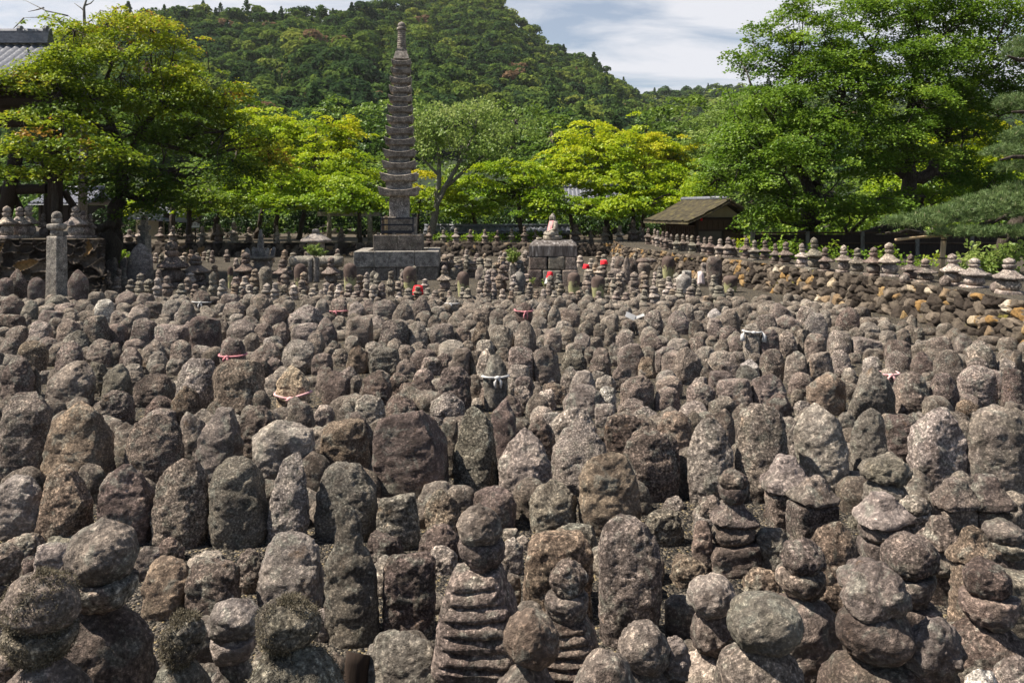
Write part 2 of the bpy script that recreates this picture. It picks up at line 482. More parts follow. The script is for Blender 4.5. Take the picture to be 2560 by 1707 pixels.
def lathe(wd, dp, h, prof, n=2.2, seg=40, rings=32, seed=0, amp=0.02, freq=5.0, facets=0, slope=0.0,
          smooth_k=3, lift=0.0, relief=0.0, octs=3, ripple=None, fine=0.0, asym=0.0, flo=.80, back=0.0):
    """closed rounded-square lathe; verts (N,3), quads, ngons. base at z=0"""
    rs = np.random.default_rng(seed)
    P = chaikin(prof, smooth_k)
    xy = np.stack([P[:, 0] * h, P[:, 1] * wd / 2], 1)
    s = np.concatenate([[0], np.cumsum(np.hypot(*np.diff(xy, axis=0).T))])
    u = np.linspace(0, s[-1], rings)
    z = np.interp(u, s, xy[:, 0]); r = np.interp(u, s, P[:, 1])
    th = np.linspace(0, 2 * np.pi, seg, endpoint=False)
    if n > 4:   # crowd samples at the corners
        th = th - 0.16 * np.sin(4 * th)
    c, sn = np.cos(th), np.sin(th)
    e = 2.0 / n
    cx = np.sign(c) * np.abs(c) ** e; sy = np.sign(sn) * np.abs(sn) ** e
    X = r[:, None] * cx[None] * wd / 2; Y = r[:, None] * sy[None] * dp / 2
    Z = np.repeat(z[:, None], seg, 1)
    if ripple:
        zz = Z / h
        wobz = zz + .012 * np.sin(X / wd * 9 + 3 * zz)
        k = ripple[0] * (np.abs(np.sin(wobz * ripple[1] * np.pi)) ** .7 - .55) * (Y < 0) * ((zz > ripple[2]) & (zz < ripple[3]))
        half = np.abs(r[:, None] * wd / 2) + 1e-6
        msk = np.clip((.80 - np.abs(X) / half) / .10, 0, 1)
        Y = Y * (1 + k * 1.6 * msk)
    if lift:
        cor = (np.abs(cx * sy) ** 1.2)[None]
        Z = Z + lift * h * cor * np.clip(r[:, None], 0, 1) ** 3
    V = np.stack([X, Y, Z], -1).reshape(-1, 3)
    if back:
        k = np.clip((V[:, 2] / h - .25) / .75, 0, 1); k = k * k * (3 - 2 * k)
        V[:, 1] = np.where(V[:, 1] < 0, V[:, 1] * (1 - back * k), V[:, 1] * (1 - .12 * k))
    if slope or asym:
        k = np.clip(V[:, 2] / h, 0, 1)
        V[:, 2] += slope * V[:, 0] * k ** 2
        V[:, 0] += asym * wd * k ** 2
    ctr = np.array([0, 0, h * .48])
    for i in range(facets):
        d = rs.normal(size=3); d[2] = abs(d[2]) * .8 - .25; d /= np.linalg.norm(d)
        pr = (V - ctr) @ d
        lim = pr.max() * rs.uniform(flo, .97)
        V -= d[None] * (np.maximum(0, pr - lim) * .88)[:, None]
    nd_ = np.stack([V[:, 0] / (wd * wd), V[:, 1] / (dp * dp), (V[:, 2] - h * .45) / (h * h) * 1.2], 1)
    nd_ /= np.linalg.norm(nd_, axis=1)[:, None] + 1e-9
    off = rs.uniform(-50, 50, 3)
    sz = (wd + dp) / 2
    dsp = amp * sz * fbm(V * freq / max(sz, .05) * .35 + off, octs, .55)
    if fine:
        dsp += fine * fbm(V * 17.0 + off, 3, .75)
    if relief:
        fx, fz = V[:, 0] / wd, V[:, 2] / h
        head = np.exp(-((fx / .17) ** 4 + ((fz - .70) / .13) ** 4))
        body = np.exp(-((fx / .30) ** 6 + ((fz - .33) / .24) ** 6))
        neck = np.exp(-((fx / .30) ** 2 + ((fz - .545) / .03) ** 2))
        rim = np.exp(-(((np.abs(fx) - .40) / .07) ** 2)) * (fz < .9)
        front = np.clip(-V[:, 1] / (dp * .5), 0, 1)
        V[:, 1] -= relief * wd * front * (head * .9 + body * .8 - neck * .35 + rim * .25 - .45)
    V += nd_ * dsp[:, None]
    idx = np.arange(rings * seg).reshape(rings, seg)
    q = np.stack([idx[:-1], np.roll(idx[:-1], -1, 1), np.roll(idx[1:], -1, 1), idx[1:]], -1).reshape(-1, 4)
    g = [list(range(seg))[::-1], [(rings - 1) * seg + k for k in range(seg)]]
    return V, q, g

def lathe_obj(name, mat, parent=None, loc=None, rot=None, color=None, **k):
    V, q, g = lathe(**k)
    o = link(name, mesh_fast(name, V, q, g), mat, parent, loc, rot)
    if color is not None: o.color = (*color, 1)
    return o

TONES = {0: (0.198, 0.164, 0.145), 1: (0.285, 0.248, 0.222), 2: (0.146, 0.114, 0.101), 3: (0.204, 0.160, 0.124), 4: (0.178, 0.162, 0.136), 5: (0.46, 0.43, 0.40), 6: (0.34, 0.28, 0.20)}
def tone(k, rs):
    c = np.array(TONES[k]) * rs.uniform(.86, 1.16) * 1.12
    return tuple(c * np.array([rs.uniform(.97, 1.03), 1, rs.uniform(.96, 1.04)]))

# ------------------------------------------------------------------ traced grave stones (crop pixel data)
CROP = {}
for nm, (x0, y0) in dict(A1=(0, 1200), A2=(850, 1200), A3=(1700, 1200), B1=(0, 900), B2=(850, 900), B3=(1700, 900),
                         C1=(0, 700), C2=(850, 700), C3=(1700, 700)).items():
    CROP[nm] = (x0, y0, 2352 / 860.0)
CROP['D1'] = (0, 450, 3.675); CROP['D2'] = (600, 450, 3.675); CROP['D3'] = (1200, 450, 3.675); CROP['E'] = (1800, 450, 2352 / 760.0)
CROP['N'] = (0, 0, 1.0)
CROP['W'] = (0, 0, 2352 / 2560.0)

def parse(txt):
    out = []; cur = None
    for ln in txt.strip().splitlines():
        ln = ln.strip()
        if not ln: continue
        if ln.startswith('@'):
            cur = CROP[ln[1:]]; continue
        for it in ln.split(';'):
            it = it.strip()
            if not it: continue
            lab = None
            if '=' in it: it, lab = it.split('=', 1)
            f = [x.strip() for x in it.split(',')]
            cx, top, wd, base = [float(x) for x in f[:4]]
            sh = f[4] if len(f) > 4 and f[4] else ''
            tn = int(f[5]) if len(f) > 5 else -1
            ex = float(f[6]) if len(f) > 6 else 0.0
            x0, y0, s = cur
            out.append([x0 + cx / s, y0 + top / s, wd / s, y0 + base / s, sh, tn, ex, lab])
    return out
STONES = parse("""
@A1
1105,530,350,930,r,3; 1450,540,390,960,f,2=dark squarish jizo stone between two rounded ones near the bottom left; 1970,370,480,900,r,1=big rounded jizo stone with pale speckled top above the mossy dome
1150,380,200,560,p,2; 1690,430,210,760,r,0; 985,430,170,680,r,0; 370,410,280,640,r,1; 420,550,120,660,b,0; 190,490,170,640,r,2
120,365,300,520,b,0; 430,375,250,450,b,4; 930,325,80,440,b,0; 1400,480,270,580,b,1; 2200,830,150,1100,r,1
@B1
100,770,320,1210,r,1; 400,690,390,1230,p,3; 820,690,430,1250,p,2=dark pointed jizo stone in the second row at the left
1215,665,390,1270,r,0; 1620,655,380,1270,r,4; 1940,590,290,1260,c,1=slender tapering stone with a white sunlit tip; 2345,690,425,1220,r,4
120,215,310,830,f,0; 500,185,480,900,p,3=large ochre topped brown stone with broad shoulders at the left; 1030,350,360,870,r,0
1480,310,320,870,r,0; 1310,316,190,780,r,0; 1740,290,260,720,r,2; 1910,375,430,900,r,1=broad rounded stone with pale lichen sheets behind the white tipped slender stone
2050,235,190,560,p,0; 2200,280,160,520,r,1; 2347,390,360,830,f,3=square shouldered stone stained ochre yellow beside the big square slab
1090,230,220,440,r,2; 1260,165,200,440,r,3; 790,185,220,440,r,0; 1080,320,260,480,b,0
@B2
480,318,510,980,f,2=biggest square topped dark slab in the middle of the field; 925,240,320,940,p,4=tall smooth pointed slab right beside the big square slab
1270,455,370,980,p,1; 755,325,110,800,f,2; 1110,245,200,820,r,2; 1640,385,410,920,p,1=large pale peaked stone behind the stout brown one
1860,610,420,1180,r,3=stout rounded brown stone standing forward right of the middle; 2140,415,390,960,r,2
1460,800,370,1180,p,4=mossy slab with a peak on its right end; 395,900,300,1280,f,4; 700,840,250,1210,p,3; 1050,855,340,1160,r,2
1370,350,240,760,p,2; 1590,290,330,660,p,1; 1460,345,150,520,r,1; 1220,390,90,520,r,1; 1390,300,180,440,b,1; 1815,280,150,460,f,1; 2000,250,200,430,r,0; 2090,300,180,440,p,1
1960,360,310,660,f,2; 2290,330,240,640,r,3
190,225,225,480,r,1; 410,215,230,440,r,2; 130,330,220,740,r,2; 730,200,250,440,p,1
@B3
230,340,320,980,p,1=peaked pale stone left of the tallest pair at the right; 570,185,370,960,p,0=tall broad peaked stone at the right with a companion on each side
1010,270,340,900,r,1,-0.09=tall round headed stone leaning to the left; 790,350,130,740,r,1; 290,305,180,640,r,0; 1320,285,260,840,c,4=narrow greenish stone that widens to its foot
1520,365,210,740,f,2; 1800,300,400,900,r,1=big rounded pale stone near the right edge; 2190,270,420,930,r,0=massive brown stone against the right edge; 2300,280,160,420,r,0
1990,255,160,420,r,3=golden boulder perched behind the massive brown stone; 100,270,220,450,b,1; 850,260,130,380,r,1; 690,205,180,400,p,2; 370,200,170,350,p,1; 1150,345,130,470,r,4; 1420,345,110,470,r,0; 1640,345,160,460,b,1
@A3
650,290,250,640,r,4; 570,600,260,840,r,3; 180,110,160,400,r,1; 60,500,250,720,r,3; 1060,225,480,960,p,3=big peaked brown block between the small towers at the right
1230,190,150,330,b,4; 150,250,130,640,f,2
@A2
420,1050,580,1560,r,4=mossy humped stone at the bottom edge; 2000,210,450,1120,r,0=tall rounded stone with a diagonal shadow right of the ribbed pair
1490,375,480,960,f,3=broad ochre block behind the smaller ribbed tower; 1600,300,310,520,f,4; 450,500,380,1070,f,2=dark flat topped stone left of the ribbed tower
300,505,210,780,r,1; 305,360,240,560,r,2; 680,265,270,560,p,2,0.1; 700,445,210,640,r,1; 1180,365,160,640,r,1; 1170,310,120,400,f,1; 1260,355,120,480,r,1; 1180,600,110,860,f,4
2230,160,250,440,r,4; 2290,95,160,200,b,1; 75,170,370,1110,e,4=tall grey stele with a stepped narrow head
@C1
70,100,170,250,p,2; 190,120,125,270,r,4; 370,95,155,200,b,4; 300,160,125,260,r,1; 430,150,165,240,r,0; 560,135,125,240,r,0; 650,65,110,220,f,0; 750,60,110,170,r,0; 850,65,155,200,p,0
700,115,125,290,r,5=pale oval stone among the dark ones at the left back; 990,75,125,200,r,0; 1165,125,135,280,r,1; 1090,110,95,190,r,0; 1265,125,135,330,r,0
1365,60,115,210,r,2=dark round stone wearing a thin white cord at the back; 1575,85,150,190,r,0; 1780,90,125,220,r,0; 1590,140,170,280,r,0; 1720,165,105,280,r,0; 1950,90,105,180,p,0; 1970,125,90,250,r,0
2105,120,125,210,r,0; 2200,105,95,260,r,1; 2310,110,120,250,r,0=rounded stone tied with a rusty pink cord at the back; 330,195,160,320,r,0; 470,210,125,320,r,0; 590,200,145,290,r,0; 650,235,165,470,f,0; 800,200,125,330,r,1
940,155,155,290,p,1; 1040,140,125,260,r,0; 1105,245,135,340,r,1; 1120,220,95,290,r,0; 1250,195,130,330,r,1; 1415,180,135,280,b,3; 1590,190,115,290,r,0; 1615,220,110,320,r,1; 1880,165,185,330,r,0
2070,165,250,330,b,1; 60,225,165,360,r,2; 170,220,85,300,r,0; 100,305,165,430,r,0; 260,270,155,450,r,1; 450,255,165,450,r,0; 540,265,105,410,r,1; 500,330,175,490,b,4; 790,285,145,460,r,2; 965,250,195,460,r,0
860,240,110,430,r,0; 1155,300,245,460,f,0; 1290,265,125,430,r,0; 1400,240,195,480,f,2=tall dark square topped stone left of the stone with the pink cord; 1520,265,95,410,r,0; 1640,265,205,430,r,0; 1700,240,125,360,r,0
1800,285,135,430,r,0; 1830,235,115,320,r,0; 1925,275,115,450,p,0; 2070,290,180,450,f,1; 2220,230,155,480,p,0; 2320,230,90,340,r,0; 2150,320,115,510,p,0; 50,380,145,530,r,0; 200,405,205,640,r,3=brown ochre stained round stone at the left; 310,380,145,510,r,0
450,385,185,650,p,0; 360,435,95,590,r,0; 680,375,225,590,r,0; 780,400,105,590,r,0; 580,445,105,570,r,0; 910,395,155,500,r,0; 880,450,155,610,r,0; 1040,390,185,590,p,0; 1115,375,75,460,r,0; 1225,400,155,590,r,0
1060,465,155,640,p,1; 1380,440,145,550,f,1; 1375,400,125,480,r,0; 1590,355,175,650,r,0=upright stone with a rose cord knotted round its middle; 1715,350,105,490,r,0; 1860,365,135,510,r,1; 1800,410,215,620,r,0; 2040,400,235,630,r,1
2280,390,95,510,p,0; 2320,450,115,590,r,0; 2240,440,85,560,r,0; 890,515,125,650,r,0; 900,560,135,670,r,1; 1070,560,135,680,r,0; 1190,530,115,650,r,1
1320,515,275,900,r,1=large grey dome shaped stone left of the brown carved one; 1620,520,385,960,r,3=large ochre brown stone with a worn carved crease; 1770,520,120,680,r,2; 1870,520,125,670,r,0; 2200,490,145,650,r,0; 2030,540,125,650,r,0
2000,575,235,900,r,6=tan stone with a slack pink cord looped across its front; 1850,620,135,790,p,1; 2220,580,145,790,r,0; 2290,610,205,850,r,2; 100,495,215,820,r,2; 215,550,105,790,r,2; 440,535,330,860,p,0,0.55=slanting slab that rises to the right like a fin; 650,545,125,790,f,4
790,545,205,820,r,4; 1030,630,265,860,r,2; 290,605,85,710,f,1; 360,600,115,710,r,0; 920,610,115,730,r,0
@C2
110,130,115,270,p,1; 190,120,115,250,r,0; 300,135,165,280,f,0; 435,130,145,310,p,0; 345,95,95,210,r,0; 550,100,135,270,r,0; 570,200,125,300,b,0; 660,170,95,260,r,1; 765,95,95,210,p,1=pale peaked stone with a white cord at the back
720,210,95,310,r,0; 650,225,95,360,r,0; 800,230,145,320,b,0; 895,215,75,300,p,5; 890,150,135,250,r,0; 980,160,145,310,r,0; 1090,190,145,330,r,0; 1165,220,105,350,r,0; 1250,135,135,320,r,2=dark headed stone with a rose ribbon at the back
1325,120,85,210,r,5; 1390,130,115,280,p,1; 1465,150,95,340,p,1; 1360,190,145,290,r,0; 1510,105,95,210,r,0; 1560,190,165,320,r,0; 1600,150,95,230,r,1; 1730,215,115,310,r,0; 1850,195,115,300,r,0; 1770,160,115,240,b,0
1840,150,85,230,r,0; 1950,150,95,260,r,1; 2010,125,85,210,r,0; 2140,190,155,370,r,0; 2240,180,105,320,r,0; 2320,190,155,370,p,0; 1980,265,95,380,f,2=small dark stone with a folded white paper on top; 2070,260,95,380,r,0; 1860,250,95,350,r,0
130,230,185,460,r,0; 265,225,115,370,p,1; 355,260,205,470,r,0; 530,265,165,460,p,1; 700,290,185,460,f,0; 845,280,95,390,r,0; 840,320,115,450,r,0; 960,275,135,470,r,3; 1110,295,165,500,r,4; 1270,265,155,510,r,0; 1360,240,115,360,r,1
1230,355,95,490,f,4; 1140,375,85,470,r,2; 1465,315,135,490,r,0; 1560,305,125,420,r,0; 1530,270,115,370,r,1; 1685,265,105,380,r,0; 1785,275,95,410,r,2; 1850,305,85,450,r,0; 1950,350,155,490,r,0; 1960,320,115,400,p,1; 2140,350,155,490,p,0
2280,330,105,430,r,0; 2310,390,165,500,r,1; 1745,375,125,480,r,0; 1650,350,125,500,r,0; 80,365,105,480,r,1; 115,420,155,640,p,3=pointed brown stone left of the saddle topped slab; 300,450,215,650,f,4=broad slab with a dipped saddle top; 230,410,135,500,r,1; 370,390,125,500,p,0
450,430,125,560,r,0; 530,410,125,510,b,0; 560,460,175,610,r,2; 650,415,115,530,r,0; 750,400,195,550,r,1; 870,390,105,500,r,0; 995,400,135,510,r,1; 830,455,135,650,r,0; 620,510,155,650,r,0; 700,490,125,610,r,0; 450,525,145,670,r,0
800,530,125,650,r,0; 930,460,85,650,f,2; 1000,445,140,740,p,1; 1115,440,105,570,r,2; 1355,395,75,490,r,5; 1240,445,175,710,r,0; 1420,430,185,710,r,0=broad shouldered round stone near the centre right of the white corded one; 1610,460,175,650,r,4; 1610,420,150,530,r,0
1720,440,95,570,r,0; 1785,450,115,590,r,0; 1890,405,115,590,p,0; 1785,500,145,660,r,0; 1980,420,95,510,p,1; 2000,435,185,650,r,0; 2120,460,95,590,r,0; 2230,445,150,630,f,0; 2290,460,165,670,r,0; 2100,515,125,670,r,3
60,570,155,750,r,0; 235,590,225,850,p,2=broad dark peaked stone left of the middle; 110,630,85,790,r,3; 400,630,135,790,f,2; 570,590,145,730,r,0; 560,620,185,830,r,2; 490,685,165,830,r,2; 780,585,230,900,f,2=dark square shouldered stone left of the white corded one
920,630,105,850,r,4; 1070,490,165,890,r,4=tall stone with a white cord tied in a bow; 1020,670,145,870,r,0; 1220,570,155,750,r,1; 1250,635,125,790,r,0; 1410,595,155,710,r,1; 1580,565,135,770,p,1; 1660,590,185,810,r,1; 1770,600,95,710,r,1; 1820,625,145,770,p,1
1930,555,145,750,p,0; 2095,560,115,670,p,5; 2040,630,235,890,r,0=round headed brown stone right of the squat wide one; 2250,600,165,730,b,1; 2260,640,185,810,r,0; 2240,715,175,890,r,0; 1340,680,105,790,b,0; 1235,705,155,890,r,1; 1470,690,195,850,r,3; 1420,735,125,890,f,1
1680,700,315,930,b,0=squat wide dome right of the middle; 1830,715,125,900,f,5=stone with a flat white top; 1180,780,145,930,r,2; 1060,790,115,890,r,1; 940,790,115,870,b,1
@C3
40,150,115,330,r,0; 100,170,75,250,r,0; 130,200,85,300,r,1; 240,185,95,280,p,5,0.3=small white wedge shaped stone at the back right; 120,255,115,400,r,2; 245,235,125,400,r,0; 280,140,95,220,r,0; 350,190,135,360,r,0; 450,150,95,270,r,0; 320,170,65,240,r,1
580,190,95,270,p,0; 600,220,155,370,r,0; 690,145,135,290,r,0; 735,200,95,290,r,1; 740,230,185,360,r,0; 870,155,125,310,r,1; 940,205,155,430,r,1=rounded pale stone left of the dark peaked one below the bank; 1000,190,85,330,r,1; 1155,165,165,360,p,2=big dark peaked stone at the foot of the rubble bank
340,300,135,420,r,0; 490,275,115,550,f,1=flat topped stone with a white cloth tied at its neck; 380,340,105,460,r,1; 400,370,135,510,r,0; 290,380,105,520,r,0; 150,340,105,430,r,0; 130,370,135,500,r,0; 220,370,95,470,r,0; 30,400,85,490,r,0
620,330,135,550,f,2; 740,320,145,520,r,0; 850,320,95,510,f,0; 800,300,95,380,r,0; 940,345,145,550,r,0; 955,330,95,410,r,1; 1100,330,155,510,r,1; 1210,315,115,430,r,0; 1310,280,145,380,r,1; 1310,345,95,440,r,0; 1290,390,235,510,f,1; 1430,325,115,450,r,1
1510,400,185,560,f,2; 1540,320,105,440,r,0; 1640,300,75,410,p,0; 1640,380,75,510,p,1; 1650,420,125,530,r,0; 1800,380,175,550,r,0; 1950,350,135,510,r,0; 2080,410,195,650,r,0; 2240,460,105,550,r,0; 60,450,185,710,r,0; 190,440,115,590,r,1; 280,470,165,650,r,1
390,465,145,650,r,0; 520,490,105,630,r,0; 640,460,175,690,r,0; 800,475,165,710,r,0; 1120,460,155,670,r,1; 1200,480,95,570,r,0; 970,490,205,710,f,0; 1320,505,125,650,r,1; 1340,460,155,540,f,0; 1510,465,165,670,p,0; 1680,470,165,690,r,2; 1860,465,205,730,r,0
2060,510,175,670,r,0; 2240,510,135,650,p,1; 2310,460,95,630,r,2; 340,545,135,720,f,0; 480,525,145,690,r,5; 470,570,155,730,r,4; 180,540,105,710,r,0; 280,615,165,730,f,0; 90,600,95,710,p,1; 140,650,135,790,r,1; 160,680,205,900,r,0; 390,670,245,900,f,0
620,625,235,900,r,0; 840,620,165,790,r,0; 1020,620,265,920,r,3; 1160,640,115,750,r,0; 1165,585,105,690,r,5; 1330,580,330,950,p,4=tall speckled peaked slab left of the salmon corded stone; 1450,585,180,760,b,1=pale stone with a salmon cord round its crown; 1510,465,165,640,p,0
1600,615,225,920,r,0; 1720,610,95,730,r,0; 1830,590,205,920,p,2=knob headed dark stone right of the salmon corded one; 2060,575,270,880,r,1=pale many faced boulder stone at the right; 2180,590,165,810,r,0; 2290,590,160,900,f,2; 2000,770,170,900,b,0; 650,760,160,900,p,0; 810,710,95,880,r,0
""")

# fore-ground towers: crop, centre x, distance, tone, label, pieces (kind, top, bottom, width)
TOWERS = [
 ('A1', 690, 3.15, 2, 'big tower top with a pointed jewel stone at the lower left, tallest in its corner', [('J', 262, 690, 465), ('R', 660, 860, 450), ('D', 840, 1500, 760)]),
 ('A1', 270, 2.75, 4, 'mossy shaggy round headed tower at the lower left corner', [('B', 628, 1050, 490), ('R', 1010, 1225, 480), ('D', 1180, 1700, 760)]),
 ('A1', 1250, 2.85, 4, 'small tower with a tilted mossy ball left of the pale ball', [('B', 908, 1160, 275), ('R', 1100, 1240, 285), ('D', 1215, 1620, 520)]),
 ('A1', 1610, 3.05, 1, 'tower with a smooth pale grey ball on a shallow bowl', [('B', 818, 1095, 350), ('R', 1060, 1240, 310), ('K', 1220, 1500, 470)]),
 ('A1', 1975, 2.75, 4, 'wide mossy dome with an orange lichen patch at the bottom edge', [('B', 818, 1140, 440), ('D', 1090, 1750, 800)]),
 ('A1', 30, 3.3, 0, 'tower cut off by the left edge with a grey ball', [('B', 425, 715, 230), ('R', 690, 900, 250), ('K', 860, 1250, 480)]),
 ('A2', 965, 3.5, 0, 'largest tower with a ribbed pyramid body and bulbous jewel at the bottom middle', [('J', 160, 455, 312), ('R', 405, 642, 335), ('S', 590, 1260, 640), ('C', 1240, 1420, 500)]),
 ('A2', 1550, 3.25, 0, 'smaller ribbed tower with a pale egg shaped jewel', [('J', 503, 835, 250), ('R', 765, 980, 305), ('S', 930, 1390, 560)]),
 ('A2', 1312, 2.95, 3, 'tower with a perfectly round rusty ball in front of the smaller ribbed tower', [('B', 908, 1300, 375), ('D', 1230, 1650, 470)]),
 ('A2', 1850, 2.7, 5, 'pale granite dome cut by the bottom edge', [('D', 1160, 1680, 560)]),
 ('A2', 2080, 3.0, 0, 'tilted pale ball stone resting on a slab right of the pale dome', [('B', 962, 1300, 360), ('K', 1260, 1560, 560)]),
 ('A2', 2290, 3.0, 1, 'small lumpy stone against the tilted pale ball', [('M', 1030, 1330, 180)]),
 ('A3', 370, 4.9, 2, 'complete little tower with ringed jewel, roof and square base at the right', [('J', -86, 52, 190), ('R', 45, 158, 205), ('K', 140, 330, 310), ('O', 290, 505, 300), ('C', 420, 830, 330)]),
 ('A3', 720, 5.6, 1, 'saddle shaped roof stone on a dark block', [('K', -162, 130, 340), ('C', 60, 420, 250)]),
 ('A3', 915, 5.2, 1, 'slanted roof stone with a pale spot on a cube', [('K', -20, 180, 310), ('C', 140, 400, 290)]),
 ('A3', 1400, 5.3, 4, 'rough cap stone with a flat pale chipped patch', [('M', -170, 5, 320), ('O', -5, 200, 280)]),
 ('A3', 1390, 4.7, 1, 'pinkish flared roof stone on a rounded block', [('K', 92, 305, 360), ('O', 270, 440, 340), ('C', 400, 650, 300)]),
 ('A3', 1610, 4.8, 1, 'little pale round stone on a collar beside the pinkish roof', [('B', 108, 240, 195), ('R', 215, 300, 190), ('K', 280, 480, 300)]),
 ('A3', 1880, 5.3, 2, 'flat headed roof stone on a block, left of a matching pair', [('K', -10, 170, 310), ('C', 165, 420, 240)]),
 ('A3', 2110, 5.3, 2, 'flat headed roof stone with a broken rim on a block, right of a matching pair', [('K', -32, 190, 320), ('C', 185, 430, 230)]),
 ('A3', 825, 3.75, 0, 'slim tower with a pointed jewel over a deep cup stone', [('J', 383, 655, 295), ('R', 612, 845, 325), ('D', 770, 1230, 560)]),
 ('A3', 1575, 3.7, 0, 'tower with a large leaning egg stone near the right side', [('B', 368, 700, 375), ('R', 640, 880, 330), ('C', 850, 1300, 360)]),
 ('A3', 1325, 3.15, 2, 'tower with a broken thick roof stone over a big ball', [('M', 575, 980, 510), ('O', 860, 1220, 500), ('D', 1150, 1600, 760)]),
 ('A3', 2105, 3.4, 2, 'tower with a round ball on a half moon bowl at the lower right', [('B', 545, 830, 315), ('R', 780, 1000, 375), ('D', 960, 1500, 560)]),
 ('A3', 220, 3.3, 1, 'tower with a peaked pale ball at the bottom right of the middle', [('B', 643, 975, 340), ('O', 900, 1200, 300), ('D', 1150, 1550, 480)]),
 ('A3', 580, 3.0, 4, 'widest round stone balanced on a dome at the lower right', [('O', 790, 1190, 495), ('D', 1110, 1700, 720)]),
 ('A3', 1730, 3.1, 2, 'dark wet looking rock at the lower right', [('M', 950, 1310, 400)]),
 ('A3', 2260, 2.85, 1, 'pale dome in the bottom right corner', [('D', 1185, 1750, 420)]),
 ('A3', 2070, 2.8, 5, 'lower pale dome left of the bottom right corner', [('D', 1248, 1750, 300)]),
 ('A3', 1780, 4.5, 1, 'rough roof stone behind the leaning egg stone', [('K', 248, 465, 260), ('O', 440, 640, 240)]),
 ('A3', 2010, 4.2, 3, 'brownish tilted roof stone right of the leaning egg stone', [('K', 330, 560, 330), ('C', 540, 800, 250)]),
 ('A3', 2215, 4.6, 4, 'round greenish stone on a collar at the right edge', [('B', 272, 440, 270), ('R', 415, 520, 300), ('C', 510, 760, 260)]),
 ('A3', 2320, 3.9, 4, 'plain cube stone stacked at the right edge', [('C', 660, 900, 300)]),
 ('A3', 200, 5.3, 1, 'small rounded stone beside the complete little tower', [('B', 105, 260, 160), ('C', 240, 500, 170)]),
]

# band of small stacked stones: cx, top, width, base
SMALL = parse("""
@D1
985,815,90,1010; 1070,800,80,960; 1135,795,60,1000; 1070,880,90,1030; 1200,900,90,1050; 1300,840,100,980; 1280,920,90,1080; 1355,850,60,960; 1365,900,100,1060; 1450,890,90,1090; 1480,810,70,960; 1550,790,70,950; 1625,795,70,960
1540,870,100,1070; 1665,940,100,1100; 1750,840,100,990; 1745,790,80,930; 1790,945,90,1080; 1870,965,70,1080; 1965,770,90,960; 1965,830,90,1070; 2045,900,100,1090; 2165,880,80,1000; 2160,940,90,1080; 2255,870,90,1030; 2210,970,80,1080; 2295,950,90,1095; 2335,870,60,1000
@D2
50,870,90,1010; 85,950,90,1095; 140,870,80,1010; 150,970,70,1095; 215,880,70,1030; 240,940,90,1085; 320,930,90,1100; 415,950,80,1095; 490,920,80,1060; 500,950,80,1100; 575,905,80,1075; 585,1000,80,1105; 670,980,90,1105; 690,940,60,1020; 745,1000,60,1100; 800,930,80,1065; 835,950,70,1095
825,1010,80,1115; 905,940,90,1105; 1000,940,90,1095; 1080,950,90,1095; 1050,1020,80,1105; 1160,930,90,1095; 1220,950,90,1110; 1250,920,60,1010; 1300,930,80,1105; 1380,810,90,1075; 1450,920,90,1065; 1460,1020,70,1115; 1550,980,100,1105; 1630,965,90,1095; 1700,900,80,1025; 1720,980,90,1095
1790,1000,90,1145; 1855,1020,80,1145; 1925,1000,60,1125; 2050,970,70,1105; 2090,985,100,1145; 2205,910,70,1090; 2215,1030,60,1135; 2330,930,70,1095; 1400,880,70,1010; 1130,990,60,1110; 940,1010,60,1115; 30,990,60,1100
@D3
60,920,70,1095; 130,955,60,1060; 210,990,80,1130; 285,1005,70,1140; 365,1015,80,1125; 445,1000,80,1100; 520,1000,70,1100; 580,990,60,1100; 680,1005,70,1115; 740,940,80,1060; 840,1020,80,1115; 910,1005,70,1115; 920,1000,80,1090; 990,1000,70,1115; 1090,1010,80,1145; 1170,1050,70,1145; 1250,1000,100,1145
1340,1020,80,1135; 1420,1010,80,1100; 1450,995,70,1080; 1510,990,90,1170; 1600,960,120,1170; 1705,990,80,1135; 1765,990,70,1090; 1830,980,110,1145; 1935,965,110,1120; 2010,980,60,1090; 2080,1050,80,1160; 2200,955,120,1145; 2300,980,90,1125; 780,1030,60,1120; 630,940,60,1060; 1130,900,70,1020; 1200,940,60,1050; 1640,1060,60,1160; 1990,1060,60,1150
1410,870,60,980; 1610,830,60,960; 1680,900,80,1020; 1740,930,70,1040; 460,930,60,1030; 340,960,60,1060; 1380,920,60,1040; 1960,900,70,1030
""")

